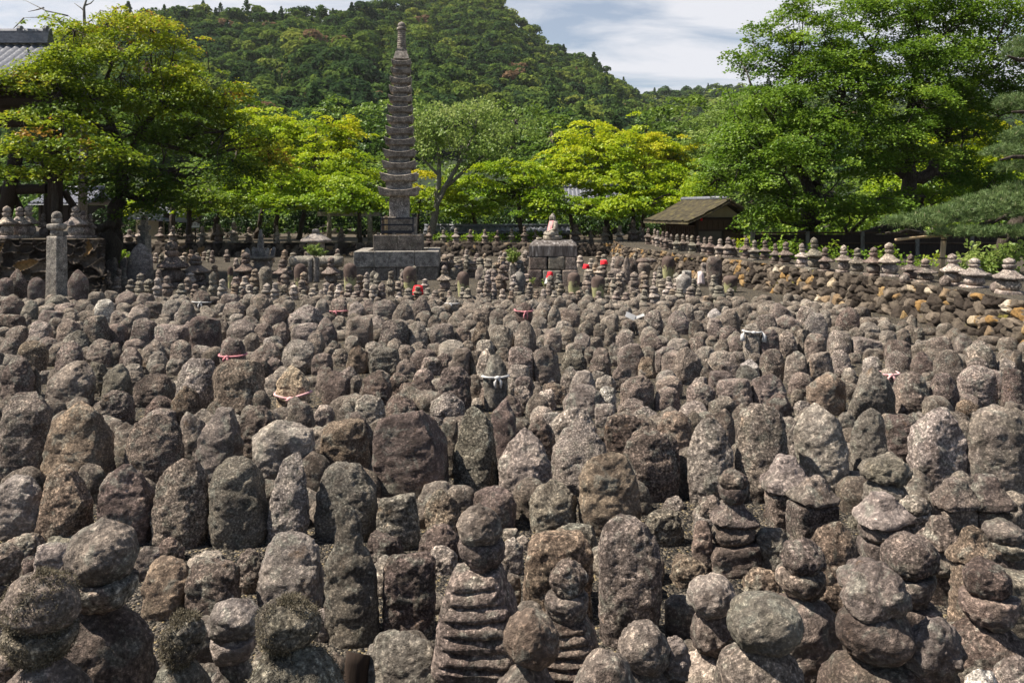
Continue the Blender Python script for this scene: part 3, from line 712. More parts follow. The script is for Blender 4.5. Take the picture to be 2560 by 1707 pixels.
# taller five-part towers in the band: crop, cx, top, roof width, base, label
MIDS = [
 ('D1', 1580, 558, 270, 985, 'tall pinkish five part tower with a pointed jewel at the left of the stacked stones'),
 ('D1', 1798, 685, 250, 960, 'greyish five part tower with a small ball head right of the pinkish one'),
 ('D1', 2258, 660, 190, 960, 'five part tower with a broken upturned roof left of the stone shrine spire'),
 ('D2', 395, 722, 160, 960, 'five part tower with a brown flared roof left of the stone lantern'),
 ('D2', 835, 698, 160, 970, 'five part tower with a wide flared roof right of the stone lantern'),
 ('D2', 1880, 778, 135, 1020, 'five part tower with a round belly just right of the pagoda platform'),
 ('D3', 200, 778, 140, 1030, 'five part tower with a round belly left of the pointed grey jar'),
]
ROWS = parse("""
@E
65,440,100,600; 105,455,90,600; 205,445,95,605; 268,460,90,618; 350,462,90,613; 430,487,85,645; 510,475,115,650; 638,485,115,668; 730,440,140,700; 815,515,115,705; 958,500,125,715; 1065,520,125,725; 1190,515,145,740; 1310,480,165,745; 1475,570,125,775; 1590,600,155,790; 1800,565,165,815; 1970,600,195,830; 2235,595,215,880
@D3
1545,440,75,590; 1605,445,65,600; 1635,460,65,610; 1680,470,65,620; 1715,470,75,640; 1755,495,80,640; 1810,495,85,655; 1865,495,75,655; 1905,505,65,655; 1950,505,90,668; 2010,510,90,668; 2065,520,80,680; 2120,515,105,690; 2205,535,105,700; 2280,520,105,705
""")
BACKROW = parse("""
@D3
45,460,70,575; 160,460,60,575; 290,440,75,580; 410,420,80,580; 510,450,65,575; 880,400,115,575; 1020,460,65,585; 1150,420,95,580; 1285,410,95,585; 1410,362,115,585; 1475,430,70,585; 960,520,55,590; 1500,440,60,590
@D2
1740,420,70,585; 1870,455,70,580; 1985,440,80,580; 2115,450,75,580; 2250,450,65,580; 340,415,60,590; 690,470,55,590; 930,430,80,590; 450,470,60,590
@D1
1290,440,110,610; 1480,430,100,610; 1590,420,100,610; 1745,440,90,610; 1860,420,90,610; 2010,400,100,610; 2150,380,110,610; 2290,430,90,610; 1190,450,90,620
""")
LEFTROW = parse("""
@D1
65,235,170,600; 180,240,160,600; 265,225,170,595; 400,300,90,600; 695,235,175,598; 765,280,130,598; 830,305,105,598
""")
# ------------------------------------------------------------------ ground, terraces, hill
def sheet(name, pts, z, mat, thick=0.0):
    n = len(pts)
    V = [(x, y, z) for x, y in pts]
    me = mesh_fast(name, V, np.zeros((0, 4), int), [list(range(n))], None, False)
    return struct(link(name, me, mat))

sheet('gravel_ground', [(-300, -60), (300, -60), (300, 800), (-300, 800)], 0.0, M['gravel'])

TOPLINE = [(8.5, 7.0), (8.42, 13.1), (8.21, 16.9), (7.33, 20.5), (6.48, 24.9), (4.59, 32.0), (4.95, 38.2)]
BASELINE = [(8.3, 7.0), (8.2, 13.0), (7.85, 16.7), (7.05, 20.4), (6.22, 24.8), (4.35, 31.9), (4.6, 38.2)]
ZT = 0.68
sheet('terrace_ground_right', [(60, 38.25), (60, 7.0)] + TOPLINE, ZT, M['gravel'])
sheet('terrace_ground_back', [(-60, 38.2), (60, 38.2), (60, 130), (-60, 130)], 0.6, M['soil'])
sheet('terrace_ground_left', [(-60, 21.2), (-10.8, 21.2), (-14.3, 27), (-18.6, 38.3), (-60, 38.3)], 1.42, M['soil'])

def wall_mat():
    m, t, b, out = newmat('rubble_wall', 0.9)
    at = nd(t, 'ShaderNodeAttribute', attribute_name='tint')
    r = ramp(t, [(0, (0.018, 0.013, 0.010)), (0.28, (0.050, 0.040, 0.033)), (0.55, (0.095, 0.079, 0.064)), (0.76, (0.175, 0.145, 0.118)),
                 (0.85, (0.24, 0.145, 0.055)), (0.96, (0.27, 0.19, 0.095)), (1, (0.42, 0.38, 0.32))])
    t.links.new(at.outputs['Fac'], r.inputs[0])
    v = objvec(t, False)
    n = noise(t, v, 14, 5, 0.7)
    nr = ramp(t, [(0.3, (0.45, 0.43, 0.42)), (0.7, (1.45, 1.4, 1.3))]); t.links.new(n, nr.inputs[0])
    c = mixc(t, 1.0, r.outputs[0], nr.outputs[0], 'MULTIPLY')
    mo = ramp(t, [(0.62, (0, 0, 0)), (0.72, (1, 1, 1))]); t.links.new(noise(t, v, 1.6, 5, 0.7), mo.inputs[0])
    mossc = nd(t, 'ShaderNodeAttribute', attribute_name='moss')
    c = mixc(t, mth(t, 'MULTIPLY', mo.outputs[0], mossc.outputs['Fac']), c, (0.22, 0.19, 0.035))
    t.links.new(c, b.inputs['Base Color'])
    bumpn(t, b, n, 0.7, 0.04)
    return m
M['wall'] = wall_mat()

def rubble_wall(name, base, top, zb, zt, step, cell, bulge, seed, label, moss=0.7, tone_shift=0.0, jut=0.0):
    """dry stone face between two ground-plan polylines; every stone bulges out of one sheet"""
    rs = np.random.default_rng(seed)
    base = np.array(base, float); top = np.array(top, float)
    lb = np.concatenate([[0], np.cumsum(np.hypot(*np.diff(base, axis=0).T))])
    lt = np.concatenate([[0], np.cumsum(np.hypot(*np.diff(top, axis=0).T))])
    Ln = lb[-1]; hgt = math.hypot(zt - zb, np.mean(np.hypot(*(np.array([np.interp(np.linspace(0, 1, 20), lb / lb[-1], base[:, k]) for k in (0, 1)]) - np.array([np.interp(np.linspace(0, 1, 20), lt / lt[-1], top[:, k]) for k in (0, 1)])))))
    nu = int(Ln / step); nv = max(8, int(hgt / step))
    u = np.linspace(0, 1, nu); v = np.linspace(0, 1, nv)
    bx = np.stack([np.interp(u, lb / lb[-1], base[:, k]) for k in (0, 1)], 1)
    tx = np.stack([np.interp(u, lt / lt[-1], top[:, k]) for k in (0, 1)], 1)
    Pp = np.zeros((nu, nv, 3))
    Pp[:, :, :2] = bx[:, None] * (1 - v)[None, :, None] + tx[:, None] * v[None, :, None]
    Pp[:, :, 2] = zb + (zt - zb) * v[None]
    du = np.gradient(Pp, axis=0); dv = np.gradient(Pp, axis=1)
    N = np.cross(dv, du); N /= np.linalg.norm(N, axis=2)[..., None]
    if np.mean(N[..., 1]) > 0: N = -N
    # jittered cells in (u metres, v metres)
    U = (u * Ln)[:, None] * np.ones(nv)[None]; Vv = np.ones(nu)[:, None] * (v * hgt)[None]
    cu, cv = cell, cell * .8
    wob = np.stack([U.ravel() * 2.2, Vv.ravel() * 2.2, np.full(U.size, seed)], 1)
    Uw = U + .09 * vnoise(wob).reshape(U.shape); Vw = Vv + .09 * vnoise(wob + 40).reshape(U.shape)
    iu = np.floor(Uw / cu).astype(int); iv = np.floor(Vw / cv).astype(int)
    d1 = np.full(U.shape, 9.0); d2 = np.full(U.shape, 9.0); cid = np.zeros(U.shape)
    for a in (-1, 0, 1):
        for b in (-1, 0, 1):
            A = iu + a; B = iv + b; Z0 = np.zeros_like(A)
            px = (A + .5 + .42 * (2 * _hash(A + 900, B + 900, Z0 + seed) - 1)) * cu
            pz = (B + .5 + .42 * (2 * _hash(A + 900, B + 900, Z0 + seed + 7) - 1)) * cv
            asp = .7 + .8 * _hash(A + 900, B + 900, Z0 + seed + 13)
            d = np.hypot((Uw - px) / cu * asp, (Vw - pz) / cv / asp)
            idv = _hash(A + 900, B + 900, Z0 + seed + 3)
            m1 = d < d1
            d2 = np.where(m1, d1, np.minimum(d2, d)); cid = np.where(m1, idv, cid); d1 = np.where(m1, d, d1)
    edge = np.clip((d2 - d1) / .24, 0, 1)
    h = bulge * (edge ** .7) * (.55 + .75 * _hash((cid * 9999).astype(int), iu * 0, iv * 0)) - bulge * .35
    ci = (cid * 99999).astype(int); zz0 = ci * 0
    h += edge * bulge * .45 * ((Uw % cu) / cu - .5) * (_hash(ci, zz0 + 5, zz0) - .5) * 2 + edge * bulge * .45 * ((Vw % cv) / cv - .5) * (_hash(ci, zz0 + 9, zz0) - .5) * 2
    h += .012 * fbm(np.stack([U.ravel() * 9, Vv.ravel() * 9, np.full(U.size, 3.0)], 1), 3).reshape(U.shape)
    Pp += N * h[..., None]
    tint = np.clip(cid + tone_shift, 0, 1); tint = np.where(edge < .22, 0.0, tint)
    # back sheet + skirt so that the wall has a thickness
    depth = np.array([tx[:, 0] - bx[:, 0], tx[:, 1] - bx[:, 1]]).T
    nrm = depth / (np.linalg.norm(depth, axis=1)[:, None] + 1e-6)
    bk = np.zeros((nu, 2, 3)); bk[:, 0, :2] = tx + nrm * .10; bk[:, 0, 2] = zt - .02; bk[:, 1, :2] = tx + nrm * .10; bk[:, 1, 2] = zb - .1
    FV = Pp.reshape(-1, 3)
    idx = np.arange(nu * nv).reshape(nu, nv)
    q = np.stack([idx[:-1, :-1], idx[1:, :-1], idx[1:, 1:], idx[:-1, 1:]], -1).reshape(-1, 4)
    o = len(FV); b0 = o + np.arange(nu) * 2; b1 = b0 + 1
    q2 = np.stack([idx[:-1, -1], idx[1:, -1], b0[1:], b0[:-1]], -1)
    q3 = np.stack([b0[:-1], b0[1:], b1[1:], b1[:-1]], -1)
    VV = np.concatenate([FV, bk.reshape(-1, 3)])
    tt = np.concatenate([tint.ravel(), np.full(nu * 2, .4)])
    ob = link(name, mesh_fast(name, VV, np.concatenate([q, q2, q3]), (), None, True,
                              {'tint': ('POINT', tt), 'moss': ('POINT', np.full(len(tt), moss))}), M['wall'])
    return tag(ob, label, 'stone wall')

rubble_wall('rubble_wall', BASELINE, TOPLINE, -0.2, ZT + .02, 0.02, 0.235, 0.15, 3, 'sloping rubble wall of brown and ochre rocks below the row of towers on the right', 0.9)
rubble_wall('stone_wall', [(-19, 37.9), (5.2, 37.9)], [(-19, 38.15), (5.2, 38.15)], -0.03, 0.62, 0.05, 0.34, 0.09, 5, 'mossy dry stone wall running along the far side behind the tall stone pagoda', 0.5, -0.15)
rubble_wall('boulder_wall', [(-17, 20.9), (-10.6, 20.9), (-14.0, 27), (-18.4, 38.2)], [(-17, 21.2), (-10.8, 21.2), (-14.3, 27), (-18.7, 38.2)], -0.03, 1.44, 0.03, 0.36, 0.18, 9, 'shaded wall of big boulders under the pale towers at the left edge', 0.3, -0.1)

# wooded hill: rows of (photo column, photo row of the ridge)
RIDGE = np.array([(-900, 150), (-300, 95), (0, 88), (110, 92), (250, 50), (360, 16), (450, 0), (560, 12), (700, 20), (850, 10), (950, -8), (1050, -45), (1150, -60), (1230, -35),
                  (1280, 18), (1340, 75), (1400, 118), (1480, 142), (1540, 182), (1600, 222), (1680, 214), (1760, 206), (1860, 205), (1960, 212), (2150, 225), (2400, 235), (2700, 240), (3400, 250)], float)
def hill_pt(px, t):
    """px: column in the photograph, t 0..1 from foot to ridge (arrays)"""
    ridge = np.interp(px, RIDGE[:, 0], RIDGE[:, 1])
    far = np.interp(px, [-900, 400, 900, 1100, 1500, 1600, 1800, 3400], [300, 300, 330, 430, 400, 430, 620, 620])
    ridge = ridge + 15000.0 / far
    D = 85 + (far - 85) * t ** 1.15
    bump = 24 * np.sin(px / 97.0 + 3.0 * t) * np.sin(t * math.pi) + 14 * np.sin(px / 41.0 + 7 * t) * np.sin(t * math.pi)
    # gully between the near left spur and the main peak
    bump += 40 * np.exp(-((px - (960 + 120 * (t - .5))) / 60.0) ** 2) * np.sin(t * math.pi)
    py = 535 + (ridge - 535) * t ** 0.82 + bump
    X = (px - 1280) * D / F; Z = EYE - (py - HZ) * D / F
    return np.stack([X, D, Z], -1)
def build_hill():
    pxs = np.linspace(-900, 3400, 170); ts = np.linspace(0, 1, 50)
    A, B = np.meshgrid(pxs, ts, indexing='ij')
    Pt = hill_pt(A.ravel(), B.ravel()).reshape(170, 50, 3)
    back = Pt[:, -1:].copy(); back[:, :, 1] += 120; back[:, :, 0] *= 1.25; back[:, :, 2] -= 60
    Pt = np.concatenate([Pt, back], 1)
    n1, n2 = Pt.shape[:2]
    idx = np.arange(n1 * n2).reshape(n1, n2)
    q = np.stack([idx[:-1, :-1], idx[1:, :-1], idx[1:, 1:], idx[:-1, 1:]], -1).reshape(-1, 4)
    struct(link('hill', mesh_fast('hill', Pt.reshape(-1, 3), q), M['forest_floor']))
build_hill()

def quads_from(c, nrm, rng, Ls, Ws):
    """rhombic leaf faces at c (N,3) with normals nrm (N,3)"""
    N = len(c)
    r = rng.normal(size=(N, 3))
    t = np.cross(nrm, r); t /= np.linalg.norm(t, axis=1)[:, None] + 1e-9
    b = np.cross(nrm, t)
    Lh = (Ls * .5)[:, None] if hasattr(Ls, '__len__') else Ls * .5
    Wh = (Ws * .5)[:, None] if hasattr(Ws, '__len__') else Ws * .5
    fold = nrm * Wh * .35
    V = np.stack([c - t * Lh, c + b * Wh + fold, c + t * Lh, c - b * Wh + fold], 1).reshape(-1, 3)
    return V, np.arange(N * 4).reshape(N, 4)

def hill_forest():
    rng = np.random.default_rng(21)
    n = 7600
    px = rng.uniform(-150, 2850, n * 3); t = rng.uniform(0.16, 1.0, n * 3) 
    P0 = hill_pt(px, t)
    # thin by true spacing
    dens = (P0[:, 1] / 430.0) ** 1.0
    keep = rng.uniform(size=len(px)) < dens * 1.0
    px, t, P0 = px[keep], t[keep], P0[keep]
    N = len(px)
    far = P0[:, 1]
    R = rng.uniform(1.3, 3.3, N) * rng.choice([1, 1, 1, 1.4], N)
    conif = rng.uniform(size=N) < np.where(t > .93, .09, .05)
    reg = fbm(np.stack([px / 240.0, t * 5, np.zeros(N)], 1), 2)
    base = .42 + .16 * reg + rng.normal(0, .19, N) + np.where((px > 950) & (px < 1650), .10, -.06) + np.where(t < .45, -.12, 0.0)
    base = np.where(conif, base - .28, base)
    base = np.clip(base, 0.02, .93)
    base = np.where(rng.uniform(size=N) < .012, 1.0, base)
    nl = 6; per = 30
    lobes = rng.normal(size=(N, nl, 3)); lobes /= np.linalg.norm(lobes, axis=2)[..., None]
    lobes[..., 2] = np.abs(lobes[..., 2]) * .8
    lob = lobes * np.array([.62, .62, .62]) * R[:, None, None]
    lr = R[:, None] * rng.uniform(.32, .56, (N, nl))
    d = rng.normal(size=(N, nl, per, 3)); d /= np.linalg.norm(d, axis=3)[..., None]
    d[..., 2] = np.where(d[..., 2] < -.35, -d[..., 2], d[..., 2])
    pos = lob[:, :, None] + d * lr[:, :, None, None] * np.array([1, 1, .72])
    # conifers: stretch upward into a cone
    zz = rng.uniform(0, 1, (N, nl, per))
    ang = rng.uniform(0, 2 * np.pi, (N, nl, per))
    rr = (1 - zz ** 1.4) * .62 * R[:, None, None] * (0.7 + .3 * np.sin(zz * 40))
    cone = np.stack([rr * np.cos(ang), rr * np.sin(ang), zz * 1.7 * R[:, None, None]], -1)
    pos = np.where(conif[:, None, None, None], cone, pos)
    pos[..., 2] += (1.1 * R)[:, None, None]
    nrm = d + rng.normal(0, .45, d.shape) + np.array([0, 0, .35])
    nrm /= np.linalg.norm(nrm, axis=3)[..., None]
    pos = pos + P0[:, None, None]
    sz = (R[:, None, None] * rng.uniform(.15, .32, (N, nl, per)))
    tint = np.clip(base[:, None, None] + rng.normal(0, .05, (N, nl, 1)) + rng.normal(0, .05, (N, nl, per)), 0, .96)
    tint = np.where((base >= 1.0)[:, None, None], 1.0, tint)
    V, q = quads_from(pos.reshape(-1, 3), nrm.reshape(-1, 3), rng, sz.ravel() * 1.25, sz.ravel() * .95)
    me = mesh_fast('hill_forest', V, q, (), None, False, {'tint': ('POINT', np.repeat(tint.ravel(), 4))})
    o = link('hill_forest', me, L['hill'])
    stuff(o, 'dense mixed forest covering the steep hill behind the cemetery', 'forest')
    print('hill trees', N)
hill_forest()
# ------------------------------------------------------------------ jizo grave stones
PLACED = []      # dicts: obj, photo centre, width, base point, attributes
for i, s in enumerate(STONES):
    s.append(i)
def stone_geom(s):
    px, top, wpx, base, sh, tn, ex, lab, i = s
    rs = np.random.default_rng(1000 + i)
    D = gdist(base)
    h = max(.08, (base - top) * D / F); wd = wpx * D / F
    if sh in ('', 'r') and tn >= 0 and rs.uniform() < .30 and wpx < 90 and lab is None: sh = rs.choice(['p', 'b', 'f'])
    sh = sh or 'r'; tn = max(0, tn)
    near = wpx > 75
    seg, rings = (80, 64) if near else ((48, 38) if wpx > 42 else (34, 26))
    prof = [(z, r * rs.uniform(.96, 1.04)) for z, r in PROF[sh]]
    dp = wd * rs.uniform(.52, .78)
    if sh == 'b': dp = wd * rs.uniform(.7, .95)
    k = dict(wd=wd, dp=dp, h=h, prof=prof, n=EXPO[sh] * rs.uniform(.92, 1.15), seg=seg, rings=rings, seed=2000 + i,
             amp=.019 if sh != 'f' else .016, freq=9.0, facets=int(rs.integers(9, 18)), flo=.81, slope=(ex if sh != 'r' or ex > 0 else 0) + rs.uniform(-.16, .16),
             relief=(rs.uniform(.02, .05) if near and sh in 'rpf' and rs.uniform() < .62 else 0.0), octs=4 if near else 3,
             back=(rs.uniform(.12, .42) if sh != 'f' else rs.uniform(.05, .25)), fine=.0085 if near else .007, asym=(ex if ex < 0 else rs.uniform(-.05, .05)))
    loc = ((px - 1280) * D / F, D + dp * .25, -.03)
    rot = (rad(rs.uniform(-7, 2)), rad(rs.uniform(-3.5, 3.5)), rad(rs.uniform(-14, 14)))
    return k, loc, rot, tone(tn, rs), sh, tn, D, h, wd
order = sorted(STONES, key=lambda s: -(s[2] * (min(s[3], s[1] + s[2] * 1.1) - s[1]) + (1e6 if s[7] else 0)))
rest = MB(); rest_t = []
for rank, s in enumerate(order):
    k, loc, rot, col, sh, tn, D, h, wd = stone_geom(s)
    if rank < 300:
        o = lathe_obj('grave_stone', M['stone'], None, loc, rot, col, **k)
        PLACED.append(dict(o=o, px=s[0], py=s[1] + .3 * s[2], w=s[2], x=loc[0], y=D, sh=sh, tn=tn, h=h, wd=wd, lab=s[7], slope=s[6]))
    else:
        V, q, g = lathe(**k)
        R = np.array(Matrix.Rotation(rot[2], 3, 'Z'))
        V = V @ R.T + np.array(loc)
        rest.add(V, q, (), g); rest_t.append(np.full(len(V), np.clip((col[0] - .13) / .2, 0, 1)))
# low stones that fill the gaps further back
rsf = np.random.default_rng(5)
occ = np.array([(p['x'], p['y']) for p in PLACED] + [((CROP[t_[0]][0] + t_[1] / CROP[t_[0]][2] - 1280) * t_[2] / F, t_[2]) for t_ in TOWERS] + [((s[0] - 1280) * gdist(s[3]) / F, gdist(s[3])) for s in order[300:]])
nfill = 0
for yy in np.arange(3.2, 19.0, .33):
    for xx in np.arange(-yy * .66, yy * .66, .34):
        x = xx + rsf.uniform(-.15, .15); y = yy + rsf.uniform(-.15, .15)
        if np.min(np.hypot(occ[:, 0] - x, (occ[:, 1] - y))) < (.39 if y > 8.6 else .25): continue
        xb = np.interp(y, [7, 12.7, 16, 20.5], [8.55, 8.15, 7.36, 6.8])
        if x > xb - (.22 if y > 10 else .15): continue
        wd = rsf.uniform(.2, .36); h = rsf.uniform(.12, .28)
        if y < 5.6: wd *= .9; h *= .8
        elif y < 8.6: wd *= 1.0; h *= 1.25
        V, q, g = lathe(wd, wd * .7, h, PROF[rsf.choice(['r', 'p', 'b'])], 2.4, 20 if y > 8 else 36, 16 if y > 8 else 28, int(rsf.integers(1e6)), .05, 6, 4, rsf.uniform(-.2, .2), fine=.004)
        rest.add(V + np.array([x, y, -.02]), q, (), g); rest_t.append(np.full(len(V), rsf.uniform(.1, .9))); nfill += 1
me = mesh_fast('small_grave_stones', np.concatenate(rest.v), np.concatenate(rest.q), rest.g, None, True, {'tint': ('POINT', np.concatenate(rest_t))})
stuff(link('small_grave_stones', me, M['stone_field']), 'crowd of the smallest worn grave stones standing between the larger ones in the middle field', 'grave stones')
print('stones', len(STONES), 'individual', len(PLACED), 'fill', nfill)

# ------------------------------------------------------------------ labels of the stones
SHW = {'e': 'stepped', 'r': 'round topped', 'p': 'pointed', 'f': 'flat topped', 'b': 'squat', 'c': 'tapering'}
TNW = {0: 'grey brown', 1: 'pale grey', 2: 'dark brown', 3: 'rusty brown', 4: 'greenish grey', 5: 'whitish'}
LM = [p for p in PLACED if p['lab']]
def octant(dx, dy):
    a = math.degrees(math.atan2(dy, dx)) % 360
    return ['right of', 'behind and right of', 'behind', 'behind and left of', 'left of', 'in front and left of', 'in front of', 'in front and right of'][int(((a + 22.5) % 360) // 45)]
SHORT = {}
def short(lab):
    cut = lab.split(' with a companion')[0].split(' in the second row')[0].split(' between two')[0].split(' at the left back')[0].split(' in the middle of the field')[0]
    return 'the ' + cut
used = {}
cand = []
for p in PLACED:
    if p['lab']:
        tag(p['o'], p['lab'], 'grave stone', 'worn jizo grave stones of the field'); used[p['lab']] = 1; continue
    lms = sorted(LM, key=lambda q: math.hypot(q['px'] - p['px'], (q['py'] - p['py']) * 1.3))[:2]
    q = lms[0]
    p['lm'] = q; p['oct'] = octant(p['x'] - q['x'], (p['y'] - q['y']))
    p['dist'] = math.hypot(p['px'] - q['px'], p['py'] - q['py'])
    cand.append(p)
groups = {}
for p in cand:
    groups.setdefault((id(p['lm']), p['oct'], p['tn'], p['sh']), []).append(p)
ORD = ['nearest', 'second nearest', 'third nearest', 'fourth nearest', 'fifth nearest', 'sixth nearest', 'seventh nearest', 'eighth nearest']
def shortlm(lab, maxw):
    w_ = lab.split()
    cuts = ('left', 'right', 'behind', 'beside', 'at', 'in', 'above', 'standing', 'against', 'near', 'among', 'below', 'between')
    k = len(w_)
    for j, x in enumerate(w_):
        if j >= 3 and x in cuts: k = j; break
    return 'the ' + ' '.join(w_[:min(k, maxw)])
for key, ps in groups.items():
    ps.sort(key=lambda p: p['dist'])
    for k, p in enumerate(ps):
        kind = f"{TNW[p['tn']]} {SHW[p['sh']]} stone"
        pre = '' if len(ps) == 1 else ORD[min(k, 7)] + ' '
        tail = f"{p['oct']} {shortlm(p['lm']['lab'], 9)}"
        lab = (pre + kind + ' ' + tail)
        nw = 9
        while (lab in used or len(lab.split()) > 15) and nw > 4:
            nw -= 1; lab = (pre + kind + ' ' + f"{p['oct']} {shortlm(p['lm']['lab'], nw)}")
        if lab in used:
            sz = 'small' if p['w'] < 48 else ('large' if p['w'] > 90 else 'middling')
            lab = sz + ' ' + lab
        used[lab] = 1
        tag(p['o'], lab, 'grave stone', 'worn jizo grave stones of the field')

# ------------------------------------------------------------------ foreground towers
PART = {'J': 'jewel_stone', 'B': 'ball_stone', 'R': 'bowl_stone', 'K': 'roof_stone', 'S': 'ribbed_body_stone', 'C': 'base_block', 'O': 'round_stone', 'D': 'dome_stone', 'M': 'rough_stone'}
for ti, (cr_, cx, D, tn, lab, pieces) in enumerate(TOWERS):
    x0, y0, s = CROP[cr_]
    rs = np.random.default_rng(300 + ti)
    px = x0 + cx / s
    X = (px - 1280) * D / F
    root = empty('stone_tower', (X, D, 0), lab, 'stone tower', 'stacked stone towers in the foreground', rad(rs.uniform(-12, 12)))
    zlow = 9; n = len(pieces)
    for j, (kd, tp, bt, wp) in enumerate(pieces):
        zt = EYE - (y0 + tp / s - HZ) * D / F; zb = EYE - (y0 + bt / s - HZ) * D / F
        # the eye looks down on the stone: its visible height is a bit more than its true height
        wd = wp / s * D / F
        zb = max(zb, -.04)
        if j < n - 1: zb = EYE - (y0 + pieces[j + 1][1] / s - HZ) * D / F - .012
        if j == n - 1 and kd in 'DSC' : zb = max(-.04, min(zb, .0 if kd != 'S' else zb))
        h = max(.05, zt - zb) * (1.0 if j < n - 1 else 1.0)
        zlow = min(zlow, zb)
        near = wd / D > .05
        prof = [(z, r * rs.uniform(.97, 1.03)) for z, r in PROF.get(kd, PROF['D'])]
        kw = dict(wd=wd, dp=wd * (rs.uniform(.88, 1.0) if kd in 'JBRO' else rs.uniform(.74, .9)), h=h, prof=prof, n=EXPO[kd], seg=84, rings=60, seed=500 + ti * 9 + j,
                  amp=.024 if kd in 'JBRO' else .034, freq=7, facets=1 if kd in 'JBRO' else 5, flo=.9, octs=4, fine=.0075, lift=.10 if kd == 'K' else 0, slope=rs.uniform(-.06, .06))
        if kd == 'M': kw.update(amp=.10, facets=9, flo=.76, slope=rs.uniform(-.3, .3))
        if kd == 'S':
            kw.update(prof=[(0, .95), (.05, 1), (.18, .97), (.9, .58), (.985, .52), (1, .4), (1, .03)], n=5.5, rings=130, seg=72, ripple=(.13, 7.0, .10, .95), facets=0, amp=.02, dp=wd * .8, smooth_k=2)
        if kd == 'C': kw.update(facets=4, amp=.022)
        tt = rs.choice([tn, tn, tn, 0])
        pc_ = lathe_obj(PART[kd], M['stone'], root, (rs.uniform(-.006, .006), rs.uniform(-.006, .006), zb), (rad(rs.uniform(-2.5, 2.5)), rad(rs.uniform(-3, 3)), rad(rs.uniform(-6, 6))), tone(int(tt), rs), **kw)
        if ti in (1, 2, 4) and j < 2:      # shaggy dry moss
            me_ = pc_.data; Vv = np.empty(len(me_.vertices) * 3, np.float32); me_.vertices.foreach_get('co', Vv); Vv = Vv.reshape(-1, 3)
            Nv = np.empty(len(Vv) * 3, np.float32); me_.vertices.foreach_get('normal', Nv); Nv = Nv.reshape(-1, 3)
            rg_ = np.random.default_rng(700 + ti * 3 + j)
            pick = rg_.integers(0, len(Vv), 7000); pp_ = Vv[pick] + rg_.normal(0, .005, (7000, 3)); nn_ = Nv[pick]
            ms_ = vnoise(pp_ * 16 + ti) > .0; pp_ = pp_[ms_]; nn_ = nn_[ms_]; k_ = len(pp_)
            dr_ = nn_ + rg_.normal(0, .7, (k_, 3)); dr_ /= np.linalg.norm(dr_, axis=1)[:, None]
            ln_ = rg_.uniform(.004, .011, (k_, 1)); sd2 = np.cross(dr_, rg_.normal(size=(k_, 3))); sd2 /= np.linalg.norm(sd2, axis=1)[:, None]; sd2 *= .0016
            V4 = np.stack([pp_ - sd2, pp_ + sd2, pp_ + dr_ * ln_ + sd2 * .5, pp_ + dr_ * ln_ - sd2 * .5], 1).reshape(-1, 3)
            link('moss_growth', mesh_fast('moss_growth', V4, np.arange(k_ * 4).reshape(-1, 4), (), None, False, {'tint': ('POINT', np.repeat(rg_.uniform(0, 1, k_), 4))}), L['moss'], pc_)
    if zlow > .02:
        wd = pieces[-1][3] / s * D / F
        lathe_obj('base_block', M['stone'], root, (0, .02, -.04), None, tone(2, rs), wd=wd * .8, dp=wd * .7, h=zlow + .06, prof=PROF['C'], n=7, seg=40, rings=24, seed=900 + ti, amp=.02, facets=3)

# ------------------------------------------------------------------ small stacked stones of the band
def stack_prof(rs):
    j = lambda a, b: rs.uniform(a, b)
    v = rs.integers(0, 4)
    if v == 0:
        P = [(0, .80), (.17, .84), (.185, .58), (.22, .80), (.31, j(.85, .95)), (.41, .72), (.44, .55), (.46, .94), (.52, 1), (.60, .72), (.68, .46), (.70, .50), (.74, j(.58, .68)), (.79, .62), (.81, .44), (.85, j(.6, .68)), (.91, .58), (.97, .3), (1, .03)]
    elif v == 1:
        P = [(0, .88), (.28, .92), (.30, .66), (.34, .86), (.44, 1), (.56, .92), (.60, .62), (.63, .74), (.70, .76), (.73, .52), (.77, j(.66, .78)), (.86, .70), (.94, .40), (1, .03)]
    elif v == 2:
        P = [(0, .72), (.12, .8), (.25, 1), (.38, .86), (.42, .6), (.45, .86), (.52, .92), (.62, .62), (.66, .5), (.70, j(.55, .65)), (.76, .62), (.79, .46), (.84, .62), (.92, .54), (1, .03)]
    else:
        P = [(0, .9), (.20, .94), (.22, .7), (.26, .98), (.36, 1), (.44, .78), (.50, .56), (.54, .78), (.62, .8), (.66, .56), (.72, .76), (.84, .74), (.94, .42), (1, .03)]
    return [(z, r * rs.uniform(.95, 1.05)) for z, r in P]
STACKS = []
def stack(px, top, wpx, base, seed, name='stone_stack', zb=0.0, colr=None, depth_off=0.0, D=None):
    rs = np.random.default_rng(seed)
    if D is None: D = gdist(base, zb)
    h = (base - top) * D / F; wd = wpx * D / F
    V, q, g = lathe(wd, wd * rs.uniform(.85, 1), h, stack_prof(rs), 2.8, 18, 44, seed, .035, 4, 2, rs.uniform(-.05, .05), 1)
    o = link(name, mesh_fast(name, V, q, g), M['stone_small'], None, ((px - 1280) * D / F, D, zb - .02), (rad(rs.uniform(-2, 2)), rad(rs.uniform(-3, 3)), rad(rs.uniform(-25, 25))))
    o.color = (*tone(int(rs.choice([0, 0, 1, 4, 4, 3])), rs), 1)
    STACKS.append(dict(o=o, px=px, py=top, x=o.location.x, y=D, h=h, wd=wd))
    return o
for i, s in enumerate(SMALL):
    stack(s[0], s[1], s[2], s[3], 4000 + i)
rse = np.random.default_rng(91)
